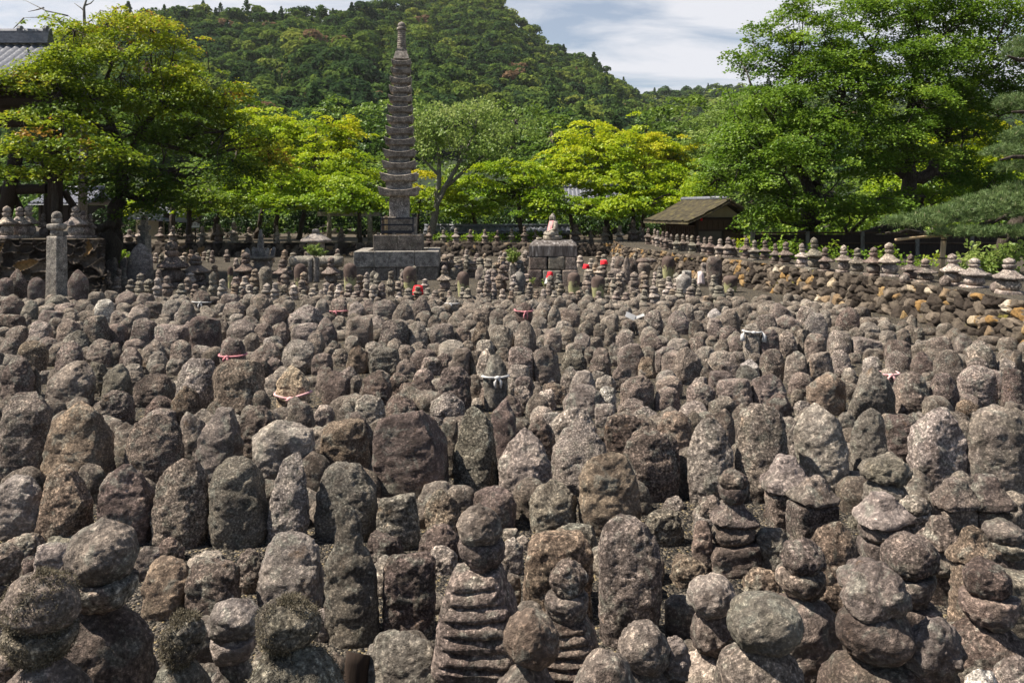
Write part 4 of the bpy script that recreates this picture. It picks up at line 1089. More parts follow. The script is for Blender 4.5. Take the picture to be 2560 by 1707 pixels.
for i in range(86):
    px = rse.uniform(250, 1880) if i < 48 else rse.uniform(300, 860); D = rse.uniform(20.6, 23.2) if i < 48 else rse.uniform(27, 36); h_ = rse.uniform(.40, .62)
    base = HZ + EYE * F / D
    stack(px, base - h_ * F / D, rse.uniform(.22, .32) * F / D, base, 4500 + i)
# the far crowd of little stacks beyond the gravel path, right of the pagoda and behind the lantern
rsb = np.random.default_rng(77)
for i in range(74):
    px = rsb.uniform(1098, 1315) if i < 46 else (rsb.uniform(1450, 1600) if i < 62 else rsb.uniform(700, 875))
    base = rsb.uniform(655, 700)
    D = gdist(base); hh = rsb.uniform(.34, .62)
    stack(px, base - hh * F / D, rsb.uniform(.22, .40) * F / D, base, 5000 + i)

# ------------------------------------------------------------------ five part towers
def five_part(px, top, wpx, base, zb, seed, label, group, name='five_ring_tower', tn=None, D=None):
    rs = np.random.default_rng(seed)
    if D is None: D = gdist(base, zb)
    h = (base - top) * D / F; wd = wpx * D / F
    root = empty(name, ((px - 1280) * D / F, D, zb - .01), label, 'stone tower', group, rad(rs.uniform(-20, 20)))
    q = [rs.uniform(.08, .11), rs.uniform(.28, .32), rs.uniform(.24, .27), rs.uniform(.12, .14), 0]
    q[4] = 1 - sum(q)
    z = 0
    t0 = int(rs.choice([0, 2, 1, 4, 2])) if tn is None else tn
    for (nm, kd, wf, nn), f in zip([('base_slab', 'C', rs.uniform(.8, .95), 8), ('round_stone', 'O', rs.uniform(.72, .82), 2.3), ('roof_stone', 'K', 1.0, 4.6), ('bowl_stone', 'R', rs.uniform(.43, .48), 2.1), ('jewel_stone', 'J', rs.uniform(.38, .44), 2.0)], q):
        hh = h * f
        lathe_obj(nm, M['stone_small'], root, (rs.uniform(-.01, .01), 0, z), (0, rad(rs.uniform(-2, 2)), rad(rs.uniform(-5, 5))), tone(t0, rs),
                  wd=wd * wf, dp=wd * wf * .95, h=hh * 1.03, prof=PROF[kd], n=nn, seg=30, rings=18, seed=seed * 7 + int(z * 1000), amp=.025, freq=4, facets=2, lift=.16 if kd == 'K' else 0)
        z += hh
    return root
for i, (c_, cx, top, wd, base, lab) in enumerate(MIDS):
    x0, y0, s = CROP[c_]
    five_part(x0 + cx / s, y0 + top / s, wd / s, y0 + base / s, 0, 6000 + i, lab, 'five part towers between the small stacks', tn=[2, 0, 2, 2, 0, 0, 2][i])
ROWS.sort(key=lambda s: -s[0])
NUM = ['first', 'second', 'third', 'fourth', 'fifth', 'sixth', 'seventh', 'eighth', 'ninth', 'tenth', 'eleventh', 'twelfth', 'thirteenth', 'fourteenth', 'fifteenth', 'sixteenth', 'seventeenth', 'eighteenth', 'nineteenth', 'twentieth']
def nth(k):
    if k < 20: return NUM[k]
    return ('twenty ' if k < 29 else 'thirty ') + NUM[k % 10] if k not in (29,) else 'thirtieth'
for i, s in enumerate(ROWS):
    five_part(s[0], s[1], s[2], s[3], ZT, 6100 + i, f'five part stone tower on the right terrace edge, {nth(i)} along from the right side', 'row of five part towers on the right terrace')
BACKROW.sort(key=lambda s: s[0])
for i, s in enumerate(BACKROW):
    D = 38.7 + (i % 3) * .25
    base = HZ + (EYE - .6) * F / D
    five_part(s[0], s[1], s[2], base, .6, 6300 + i, f'shaded five part tower on the far stone wall, {nth(i)} from its left end', 'five part towers on the far wall', D=D)
LL = ['leftmost of the three big pale towers on the boulder wall', 'middle one of the three big pale towers on the boulder wall', 'right one of the three big pale towers on the boulder wall',
      'dark thin tower on the boulder wall left of the ringed pillar', 'big pale square based tower on the boulder wall right of the ringed pillar', 'smaller tower tucked behind the square based one on the boulder wall', 'last tower on the boulder wall with a tilted roof']
for i, s in enumerate(LEFTROW):
    D = 21.75 + [0, .5, .9, 1.2, .3, .9, 1.1][i]
    base = HZ + (EYE - 1.42) * F / D
    five_part(s[0], s[1], s[2], base, 1.42, 6400 + i, LL[i], 'towers on the boulder wall', tn=[1, 1, 1, 2, 1, 0, 0][i], D=D)
# little round stones on the right terrace
for (cx, top, wd, base, lab) in [(1390, 710, 75, 790, 'small ball on a collar between two terrace towers'), (1700, 725, 85, 815, 'dark small boulder at the foot of the bamboo prop'), (2095, 765, 105, 860, 'onion shaped loose jewel stone on the terrace near the right end')]:
    x0, y0, s = CROP['E']
    px, tp, wp, bs = x0 + cx / s, y0 + top / s, wd / s, y0 + base / s
    D = gdist(bs, ZT)
    o = lathe_obj('loose_stone', M['stone_small'], None, ((px - 1280) * D / F, D - .2, ZT - .01), None, TONES[0], wd=wp * D / F, dp=wp * D / F, h=(bs - tp) * D / F, prof=PROF['J'], n=2, seg=24, rings=18, seed=int(cx), amp=.02)
    tag(o, lab, 'stone')
# ------------------------------------------------------------------ urn shaped and odd stones of the band
URNS = [
 ('D2', 235, 785, 120, 1030, 'stone', 4, 'smooth grey egg shaped stone standing left of the brown domed one', 'u'),
 ('D2', 555, 758, 118, 1040, 'urn', 2, 'dark brown domed pillar stone left of the flower vase', 'u'),
 ('D2', 1012, 753, 125, 1030, 'urn', 2, 'brown domed stone with a hollow front beside the pagoda platform', 'u'),
 ('D2', 1560, 783, 125, 1060, 'urn', 3, 'yellow lichen covered domed stone before the pagoda platform', 'u'),
 ('D2', 2050, 830, 115, 1070, 'urn', 3, 'lichen covered domed stone right of the pagoda platform', 'u'),
 ('D3', 862, 838, 120, 1060, 'urn', 3, 'brown capped lichen stone left of the widest one', 'u'),
 ('D3', 1085, 872, 130, 1080, 'urn', 3, 'widest brown capped lichen stone below the red scraps', 'u'),
 ('D3', 1592, 545, 115, 720, 'urn', 3, 'brown topped lichen stone standing up beside the far terrace towers', 'u'),
 ('D3', 1730, 690, 125, 900, 'urn', 3, 'tall yellow streaked lichen stone below the terrace towers', 'u'),
 ('D3', 2152, 698, 140, 980, 'stone', 2, 'tall flat topped brown stone with grey lichen below the terrace', 'f'),
 ('D3', 2300, 868, 135, 1030, 'urn', 2, 'dark reddish domed stone at the foot of the rubble wall', 'u'),
 ('D3', 1502, 750, 135, 900, 'stone', 0, 'smooth bullet shaped stone under a flat cap slab', 'u'),
 ('D3', 1265, 888, 140, 1050, 'stone', 1, 'pale rounded stone right of the widest lichen stone', 'r'),
 ('D3', 1495, 850, 110, 1020, 'stone', 2, 'dark pitted round headed stone behind the stacks right of the middle', 'r'),
 ('D3', 1348, 662, 68, 960, 'cut_stone', 0, 'slim pointed stele right of the Buddha pedestal', 'p'),
 ('D3', 1280, 688, 105, 900, 'stone', 2, 'blotched reddish slab left of the slim pointed stele', 'r'),
 ('D3', 1400, 700, 110, 900, 'stone', 2, 'dark broad slab just right of the slim pointed stele', 'r'),
 ('D3', 1660, 650, 130, 820, 'stone', 2, 'rusty broken slab behind the yellow streaked stone', 'f'),
 ('D3', 1000, 862, 110, 1010, 'stone', 0, 'grey round shouldered stone behind the brown capped lichen stones', 'r'),
 ('D3', 1260, 810, 95, 960, 'cut_stone', 0, 'rough cube stone below the slim pointed stele', 'f'),
 ('N', 195, 671, 52, 752, 'stone', 2, 'brown pointed stone in the shade beside the tall ringed pillar', 'p'),
 ('N', 352, 604, 66, 712, 'cut_stone', 1, 'tall sharp grey boulder standing in front of the second ringed pillar', 'p'),
 ('N', 281, 642, 30, 690, 'cut_stone', 0, 'small rounded slab left of the tall sharp boulder', 'r'),
 ('N', 310, 640, 20, 690, 'cut_stone', 0, 'narrow little slab left of the tall sharp boulder', 'r'),
 ('N', 45, 670, 48, 745, 'stone', 2, 'dark leaning slab in the shade at the left edge', 'p'),
 ('N', 92, 690, 40, 752, 'stone', 2, 'dark low stone left of the tall ringed pillar', 'r'),
 ('N', 8, 690, 50, 750, 'stone', 2, 'dark stone cut by the left edge below the boulder wall', 'r'),
 ('N', 576, 664, 14, 720, 'urn', 3, 'narrow lichen stone left of the shrine spire', 'u'),
 ('D2', 2215, 780, 110, 915, 'cut_stone', 0, 'little gabled stone house left of its twin beyond the path', 'p'),
 ('D2', 2315, 795, 95, 915, 'cut_stone', 0, 'little gabled stone house right of its twin beyond the path', 'p'),
 ('D2', 1965, 800, 80, 915, 'stone', 4, 'round headed slab beyond the gravel path right of the platform', 'r'),
 ('D2', 1880, 750, 75, 900, 'urn', 2, 'brown rounded slab beyond the gravel path beside the platform', 'r'),
]
for i, (c_, cx, top, wd, base, mt, tn, lab, sh) in enumerate(URNS):
    x0, y0, s = CROP[c_]
    rs = np.random.default_rng(7000 + i)
    px, tp, wp, bs = x0 + cx / s, y0 + top / s, wd / s, y0 + base / s
    D = gdist(bs); W_ = wp * D / F; H_ = (bs - tp) * D / F
    rough = mt != 'urn' and sh != 'u'
    o = lathe_obj('standing_stone', M[mt], None, ((px - 1280) * D / F, D, -.02), (0, 0, rad(rs.uniform(-10, 10))), tone(tn, rs), wd=W_, dp=W_ * (.85 if sh == 'u' else .6), h=H_,
                  prof=PROF[sh], n=EXPO[sh], seg=36, rings=30, seed=7100 + i, amp=.03 if rough else .012, facets=6 if rough else 0, slope=rs.uniform(-.1, .1) if rough else 0)
    tag(o, lab, 'standing stone')
# pointed jar and pale jar
def jar(c_, cx, top, wd, base, lab, col):
    x0, y0, s = CROP[c_]
    px, tp, wp, bs = x0 + cx / s, y0 + top / s, wd / s, y0 + base / s
    D = gdist(bs); W_ = wp * D / F; H_ = (bs - tp) * D / F
    r_ = empty('stone_jar', ((px - 1280) * D / F, D, 0), lab, 'stone jar')
    lathe_obj('jar_body', M['cut_stone'], r_, (0, 0, -.02), None, col, wd=W_, dp=W_, h=H_ * .92, prof=[(0, .68), (.2, .86), (.55, 1), (.8, .93), (.94, .55), (1, .2), (1, .03)], n=2, seg=36, rings=26, seed=3, amp=.008)
    lathe_obj('knob', M['cut_stone'], r_, (W_ * .05, 0, H_ * .87), (0, rad(12), 0), col, wd=W_ * .28, dp=W_ * .28, h=H_ * .15, prof=[(0, 1), (.4, .7), (.8, .4), (1, .03)], n=2, seg=16, rings=10, seed=4, amp=.01)
jar('D3', 360, 815, 125, 1040, 'grey bulging stone jar with a pointed knob beside the Buddha pedestal', (.17, .16, .15))
jar('D3', 1872, 838, 145, 1040, 'pale round stone jar below the terrace near the draped post', (.30, .28, .26))
# flat cap slab over the bullet stone
x0, y0, s = CROP['D3']
D = 24.5
o = lathe_obj('cap_slab', M['stone'], None, PX(x0 + 1530 / s, y0 + 752 / s, D), (0, 0, .3), TONES[2], wd=.62, dp=.5, h=.12, prof=PROF['b'], n=2.6, seg=30, rings=14, seed=8, amp=.03)
tag(o, 'dark flat slab lying on top of the bullet shaped stone', 'slab')

# ------------------------------------------------------------------ pagoda
def sq_loops(loops, npt=10):
    """loops: (half width, z, corner lift); returns verts, quads of a closed square loft"""
    V = []; m = npt * 4
    for hw, z, lf in loops:
        for sd_ in range(4):
            for k in range(npt):
                t = -1 + 2 * k / npt
                x, y = [(t, -1), (1, t), (-t, 1), (-1, -t)][sd_]
                V.append((x * hw, y * hw, z + lf * abs(t) ** 2.4))
    n = len(loops)
    q = [[i * m + k, i * m + (k + 1) % m, (i + 1) * m + (k + 1) % m, (i + 1) * m + k] for i in range(n - 1) for k in range(m)]
    g = [list(range(m))[::-1], [(n - 1) * m + k for k in range(m)]]
    return V, q, g
def z_at(py, D): return EYE - (py - HZ) * D / F
def pagoda():
    DF = 25.0; Wp = 212 * DF / F
    XC = (983.5 - 1280) * DF / F; YC = DF + Wp / 2
    root = empty('thirteen_storey_pagoda', (XC, YC, 0), 'tall slender thirteen tiered stone pagoda with a ringed spire, on a stepped platform', 'stone pagoda', None, rad(4))
    rs = np.random.default_rng(5)
    col = (.27, .245, .22)
    def blk(nm, hw, z0, z1, seed, dx=0, c=None, n_=10, dy=0):
        o = lathe_obj(nm, M['cut_stone'], root, (dx, dy, z0), None, c or col, wd=hw * 2, dp=hw * 2, h=z1 - z0, prof=[(0, 1), (.5, 1), (.985, 1), (1, .985), (1, .03)], n=26, seg=72, rings=26, seed=seed, amp=.006, freq=12, smooth_k=1)
        return o
    zA = z_at(629, DF); zB0 = z_at(668, DF)
    # lower course of rough blocks, then the kerb of long slabs
    m = MB()
    for k in range(4):
        wv = Wp * .98 / 4
        for d_ in range(4):
            m.box((-Wp * .49 + wv * (k + .5), -Wp * .49 + wv * (d_ + .5), zB0 / 2 - .03), (wv * .985, wv * .985, zB0 + .04))
    bevel(m.build('foundation_course', M['cut_stone'], root), .02).color = (.15, .135, .12, 1)
    for (xa, xb) in ((-.5, -.262), (-.26, .21), (.212, .5)):
        m = MB(); m.box((Wp * (xa + xb) / 2, -Wp * .5 + .2, (zA + zB0) / 2 + .003), (Wp * (xb - xa) - .006, .40, zA - zB0))
        bevel(m.build('platform_slab', M['cut_stone'], root), .015).color = (.255, .24, .22, 1)
    for (cx_, cy_, sx_, sy_) in ((-Wp * .5 + .2, .2, .40, Wp - .42), (Wp * .5 - .2, .2, .40, Wp - .42), (0, Wp * .5 - .2, Wp - .82, .40)):
        m = MB(); m.box((cx_, cy_, (zA + zB0) / 2 + .003), (sx_, sy_, zA - zB0)); bevel(m.build('platform_slab', M['cut_stone'], root), .015).color = (.24, .225, .205, 1)
    m = MB(); m.box((0, 0, (zA - .06 + zB0) / 2), (Wp - .82, Wp - .82, zA - .06 - zB0)); m.build('platform_fill', M['gravel'], root)
    D2 = 25.55; W2 = 122 * D2 / F
    z2 = z_at(588, D2)
    for sx_ in (-1, 1):
        m = MB(); m.box((sx_ * W2 * .25, 0, (z2 + zA - .06) / 2), (W2 * .5 - .006, W2, z2 - zA + .06))
        bevel(m.build('pedestal_block', M['cut_stone'], root), .014).color = (.165, .145, .125, 1)
    D3_ = YC - .3
    blk('lower_body', 43 * D3_ / F, z2 - .01, z_at(543, D3_), 3, .0, (.26, .23, .20))
    blk('shaft', 24.3 * D3_ / F, z_at(544, D3_), z_at(486, D3_), 4, .01, (.30, .275, .255))
    tiers = [(1045, 1100, 250), (957, 1008, 232), (883, 933, 210), (812, 862, 198), (740, 788, 183), (672, 720, 170), (604, 650, 165), (540, 587, 155), (480, 523, 145), (423, 465, 137), (367, 408, 132), (312, 350, 122), (262, 298, 121)]
    for i, (tip, bot, wd) in enumerate(tiers):
        tip, bot, wd = tip / 2.45 + 40, bot / 2.45 + 40, wd / 2.45
        nxt = tiers[i + 1][1] / 2.45 + 40 if i < 12 else tip - 14
        Dt = YC - wd * YC / F / 2
        hw = wd * Dt / F / 2
        zb, ztip = z_at(bot, Dt), z_at(tip, Dt); ztop = z_at(nxt, Dt) + .02
        th = (ztip - zb)
        nk = hw * (.60 if i else .62)
        zmid = zb + th * .60
        lp = [(nk * .98, zb - .015, 0), (hw * .80, zb - .01, .0), (hw * .81, zb + th * .05, 0), (hw * .90, zb + th * .06, 0), (hw, zmid, th * .42), (hw * .98, zmid + .006, th * .42), (hw * .80, zmid + th * .10, th * .20), (nk * 1.06, zmid + th * .24, .03 * th), (nk * 1.04, zmid + th * .26, 0), (nk, zmid + th * .28, 0), (nk, ztop, 0)]
        V, q, g = sq_loops(lp)
        V = np.array(V); V += .007 * np.stack([vnoise(V * 6 + 9 * k + i * 5) for k in range(3)], 1)
        o = link('roof_tier', mesh_fast('roof_tier', V, q, g, None, False), M['cut_stone'], root, ((989 - 983.5) * .0125 * (i / 12), 0, 0))
        o.color = (*(np.array((.27, .243, .215)) * rs.uniform(.85, 1.15)), 1)
    Df = YC; sc_ = Df / F
    def zf(y): return z_at(y / 2.45 + 40, Df)
    xoff = (989.5 - 983.5) * .0125
    lp = [(121 / 2.45 * sc_ * .40, zf(270), 0), (70 / 2.45 * sc_ / 2, zf(224), 0), (60 / 2.45 * sc_ / 2, zf(222), 0), (60 / 2.45 * sc_ / 2, zf(205), 0)]
    V, q, g = sq_loops(lp, 4)
    link('spire_base', mesh_fast('spire_base', V, q, g, None, False), M['cut_stone'], root, (xoff, 0, 0)).color = (*col, 1)
    prof = []
    zs0, zs1 = zf(214), zf(70)
    N_ = 9
    P = [(0, 1.0), (.06, 1.05), (.09, .9)]
    for k in range(N_):
        a = .10 + .76 * k / N_; b = .10 + .76 * (k + 1) / N_
        r_ = .92 - .16 * k / N_
        P += [(a, r_ * .86), (a + .012, r_), (b - .025, r_), (b - .012, r_ * .84)]
    P += [(.875, .80), (.89, .98), (.97, .98), (1, .7), (1, .03)]
    lathe_obj('ringed_spire', M['cut_stone'], root, (xoff, 0, zs0), None, col, wd=60 / 2.45 * sc_, dp=60 / 2.45 * sc_, h=zs1 - zs0, prof=P, n=2, seg=28, rings=150, seed=2, amp=.004, smooth_k=0)
    lathe_obj('jewel', M['cut_stone'], root, (xoff, 0, zf(74)), None, col, wd=48 / 2.45 * sc_, dp=48 / 2.45 * sc_, h=zf(35) - zf(74), prof=PROF['J'], n=2, seg=24, rings=16, seed=2, amp=.006)
    # stone stubs carrying the rail
    for xx in (-.62, -.12, .50):
        m = MB(); m.box((xx, -W2 / 2 + .10, z2 + .035), (.10, .12, .08)); m.build('stub_stone', M['cut_stone'], root).color = (.2, .18, .16, 1)
    # iron railing round the body
    rl = empty('iron_railing', (XC, YC, z2 + .07), 'dark iron railing around the foot of the stone pagoda', 'railing', None, rad(4))
    hw = 80 * 25.7 / F / 2; zt_ = z_at(533, 25.7) - z2 - .07; y0_ = -W2 / 2 + .09
    for (ax, ay) in ((-hw - .02, y0_), (hw - .03, y0_), (-hw - .02, -y0_), (hw - .03, -y0_)):
        m = MB(); m.box((ax, ay, zt_ / 2), (.035, .035, zt_)); m.build('post', M['metal'], rl)
    for zz, hh in ((z_at(546, 25.7) - z2 - .07, .05), (z_at(562, 25.7) - z2 - .07, .05), (z_at(580, 25.7) - z2 - .07, .09)):
        m = MB(); m.box((-.025, y0_ - .004, zz), (hw * 2 - .03, .03, hh)); m.build('rail', M['metal'], rl)
        for ax in (-hw - .02, hw - .03):
            m = MB(); m.box((ax, 0, zz), (.028, -2 * y0_ - .05, hh * .9)); m.build('rail', M['metal'], rl)
    tb = empty('wooden_tablet', (XC + (957.3 - 983.5) * .0128, YC + y0_ + .05, z2 + .005), 'pale round topped wooden tablet with faint writing behind the iron railing', 'tablet')
    ht = z_at(539, 25.7) - z2
    m = MB(); aw = .052
    pts = [(-aw, 0), (aw, 0), (aw, ht - aw)] + [(aw * math.cos(a), ht - aw + aw * math.sin(a)) for a in np.linspace(.3, 2.85, 7)] + [(-aw, ht - aw)]
    n = len(pts)
    V = [(x, -.012, z) for x, z in pts] + [(x, .012, z) for x, z in pts]
    m.add(V, [[k, (k + 1) % n, n + (k + 1) % n, n + k] for k in range(n)], (), [list(range(n)), list(range(n, 2 * n))[::-1]])
    m.build('board', M['pale_wood'], tb)
    mk = MB(); r2 = random.Random(4)
    for k in range(9):
        zc = ht * (.86 - .09 * k)
        for j in range(3): mk.box((.012 + r2.uniform(-.012, .012), -.0145, zc + r2.uniform(-.012, .012)), (r2.choice([.026, .006]), .003, r2.choice([.005, .02])))
    mk.build('lettering', M['ink'], tb)
    lean = empty('rusty_board', (XC + (948.6 - 983.5) * .0128, YC + y0_ + .07, z2 + .005), 'thin reddish board standing left of the wooden tablet behind the railing', 'board')
    m = MB(); m.box((0, 0, ht * .46), (.035, .02, ht * .92)); m.build('board', M['plank'], lean)
pagoda()

# ------------------------------------------------------------------ Buddha on the pedestal
def pedestal():
    D = 23.0; sc_ = D / F
    XC = (1386 - 1280) * sc_
    root = empty('statue_pedestal', (XC, D + .62, 0), 'square stone pedestal with a sloped white streaked top slab under the seated statue', 'pedestal', None, rad(-4))
    z3, z2, z1 = z_at(603, D), z_at(641, D), z_at(674, D)
    hw = 60 * sc_
    V, q, g = sq_loops([(hw * .99, z2, 0), (hw, z2 + .01, 0), (hw, z3 - .14, 0), (hw * .98, z3 - .11, 0), (hw * .80, z3, 0), (hw * .76, z3 + .004, 0)], 12)
    V = np.array(V); V += .008 * np.stack([vnoise(V * 5 + 9 * k) for k in range(3)], 1)
    cap_m, t, b, out = newmat('streaked_stone', .9)
    v = objvec(t, False)
    mpn = nd(t, 'ShaderNodeMapping'); mpn.inputs['Scale'].default_value = (7, 7, 1.1); t.links.new(v, mpn.inputs[0])
    r_ = ramp(t, [(0.40, (.075, .062, .056)), (.56, (.17, .15, .14)), (.68, (.48, .45, .43))]); t.links.new(noise(t, mpn.outputs[0], 2.2, 5, .65), r_.inputs[0])
    t.links.new(r_.outputs[0], b.inputs['Base Color']); bumpn(t, b, noise(t, v, 26, 4), .4, .02)
    link('cap_slab', mesh_fast('cap_slab', V, q, g, None, False), cap_m, root)
    k = 0
    for (zt_, zb_, cuts, ins) in ((z2 - .004, z1 + .004, (-1, -.22, .50, 1), 1.0), (z1 - .004, -.03, (-1, -.42, .36, 1), 1.04)):
        for a, bq in zip(cuts[:-1], cuts[1:]):
            w_ = (bq - a) * hw * ins - .012; xc_ = (a + bq) / 2 * hw * ins
            o = lathe_obj('wall_block', M['cut_stone'], root, (xc_, 0, zb_), None, tone([2, 4, 0][k % 3], np.random.default_rng(k)), wd=w_, dp=hw * 2 * ins, h=zt_ - zb_, prof=[(0, .99), (.03, 1), (.96, 1), (1, .975), (1, .03)], n=18, seg=64, rings=26, seed=60 + k, amp=.012, freq=8, smooth_k=1, octs=4)
            k += 1
    # ---- statue (faces left)
    st = empty('seated_buddha_statue', (XC - .02, D + .60, z3 + .004), 'weathered stone Buddha seated cross legged in profile facing left', 'statue', None, rad(-78))
    # local frame: statue faces -Y before the turn
    lathe_obj('lotus_base', M['cut_stone'], st, (0, 0, 0), None, (.24, .215, .18), wd=.62, dp=.56, h=.145, prof=[(0, .92), (.12, .94), (.4, .99), (.8, 1), (1, .9), (1, .03)], n=2.2, seg=40, rings=16, seed=4, amp=.012, freq=9)
    parts = []
    def cap(a, b_, r1, r2, n=7, sq=(1, 1, 1)):
        a, b_ = Vector(a), Vector(b_)
        for k in range(n):
            t_ = k / max(1, n - 1); parts.append((a.lerp(b_, t_), (r1 + (r2 - r1) * t_), sq))
    cap((0, .05, .20), (0, .045, .30), .165, .150, 4, (1.05, .80, 1))       # hips to belly
    cap((0, .045, .33), (0, .05, .46), .150, .150, 5, (1.08, .74, 1))       # chest
    cap((-.13, .05, .49), (.13, .05, .49), .075, .075, 7)                  # shoulders
    cap((0, .04, .53), (0, .02, .60), .056, .052, 4)                       # neck
    parts.append((Vector((0, .0, .665)), .092, (.92, 1.02, 1.12)))         # head
    parts.append((Vector((0, .01, .755)), .050, (1, 1, .9)))               # ushnisha
    cap((0, -.10, .655), (0, -.087, .70), .016, .012, 3)                   # nose
    cap((0, -.07, .60), (0, -.075, .61), .030, .028, 2)                    # chin
    cap((0, -.083, .625), (0, -.084, .628), .016, .016, 2, (2, 1, .6))     # mouth
    for s_ in (-1, 1):
        cap((s_ * .088, .015, .61), (s_ * .090, .02, .69), .016, .022, 5)  # long ears
        cap((s_ * .028, -.083, .69), (s_ * .05, -.075, .69), .013, .012, 3)  # brow
        cap((s_ * .175, .05, .48), (s_ * .215, .02, .34), .062, .054, 6)   # upper arm
        cap((s_ * .215, .02, .34), (s_ * .055, -.13, .265), .050, .036, 7) # forearm
        cap((s_ * .055, -.13, .262), (s_ * .0, -.165, .262), .034, .028, 4)  # hand
        for f_ in range(4): cap((s_ * .04, -.155 - .012 * f_, .268), (-s_ * .03, -.165 - .012 * f_, .272), .012, .010, 4)
        cap((s_ * .10, .03, .20), (s_ * .255, -.14, .185), .100, .075, 7)  # thigh
        cap((s_ * .255, -.14, .185), (-s_ * .04, -.225, .185), .068, .045, 8)  # shin
        cap((-s_ * .04, -.225, .19), (-s_ * .10, -.19, .20), .036, .030, 3)  # foot
    mb = MB()
    ph = np.linspace(0, np.pi, 8); th = np.linspace(0, 2 * np.pi, 12, endpoint=False)
    for c_, r_, sq in parts:
        V = [(0, 0, 1)] + [(math.sin(p) * math.cos(a), math.sin(p) * math.sin(a), math.cos(p)) for p in ph[1:-1] for a in th] + [(0, 0, -1)]
        V = np.array(V) * r_ * np.array(sq) + np.array(c_)
        q_ = [[1 + i * 12 + k, 1 + i * 12 + (k + 1) % 12, 1 + (i + 1) * 12 + (k + 1) % 12, 1 + (i + 1) * 12 + k] for i in range(5) for k in range(12)]
        t_ = [[0, 1 + (k + 1) % 12, 1 + k] for k in range(12)] + [[len(V) - 1, 1 + 60 + k, 1 + 60 + (k + 1) % 12] for k in range(12)]
        mb.add(V, [x[::-1] for x in q_], t_)
    me = mb.mesh('body_raw')
    tmp = link('body_raw', me)
    rm = tmp.modifiers.new('r', 'REMESH'); rm.mode = 'VOXEL'; rm.voxel_size = .011; rm.use_smooth_shade = True
    sm = tmp.modifiers.new('s', 'SMOOTH'); sm.iterations = 3; sm.factor = .5
    bpy.context.view_layer.update()
    dg = bpy.context.evaluated_depsgraph_get()
    me2 = bpy.data.meshes.new_from_object(tmp.evaluated_get(dg)); me2.name = 'body'
    bpy.data.objects.remove(tmp)
    me2.materials.clear()
    o = link('body', me2, M['cut_stone'], st); o.color = (.27, .245, .21, 1)
    # bib: sheet hung from the neck over the chest
    nu, nv = 14, 16; V = []
    for side in (0, 1):
        for j in range(nv):
            t_ = j / (nv - 1)
            for i in range(nu):
                s_ = -1 + 2 * i / (nu - 1)
                wv = .105 + .05 * t_
                x = s_ * wv
                z = .565 - .31 * t_ - .02 * s_ * s_ + .035 * (1 - t_) * s_ * s_
                y = -.075 - .055 * math.sin(min(1, t_ * 1.1) * 1.5) + .11 * s_ * s_ * (1 - .35 * t_) - .012 * math.sin(s_ * 9 + 2 * t_) * t_ - .025
                V.append((x, y + (.007 if side else 0), z))
    n1 = nu * nv
    q_ = [[j * nu + i, j * nu + i + 1, (j + 1) * nu + i + 1, (j + 1) * nu + i] for j in range(nv - 1) for i in range(nu - 1)]
    q_ = q_ + [[n1 + a for a in x[::-1]] for x in q_]
    rim = [j * nu for j in range(nv)] + [(nv - 1) * nu + i for i in range(1, nu)] + [j * nu + nu - 1 for j in range(nv - 2, -1, -1)] + [i for i in range(nu - 2, 0, -1)]
    q_ += [[rim[k], rim[(k + 1) % len(rim)], n1 + rim[(k + 1) % len(rim)], n1 + rim[k]] for k in range(len(rim))]
    b_ = link('bib', mesh_fast('bib', V, q_), M['bib_pink'], st)
    b_['label'] = 'faded pink and red cloth bib'
    # offering bowl
    bw = lathe_obj('offering_bowl', M['cut_stone'], None, (XC - .42, D + .45, z3 + .002), None, (.40, .36, .28), wd=.17, dp=.17, h=.085, prof=[(0, .7), (.15, .75), (.25, .9), (.5, 1), (.95, 1), (1, .9), (1, .03)], n=2, seg=24, rings=14, seed=1, amp=.01)
    tag(bw, 'small pale stone bowl in front of the seated statue', 'bowl')
pedestal()

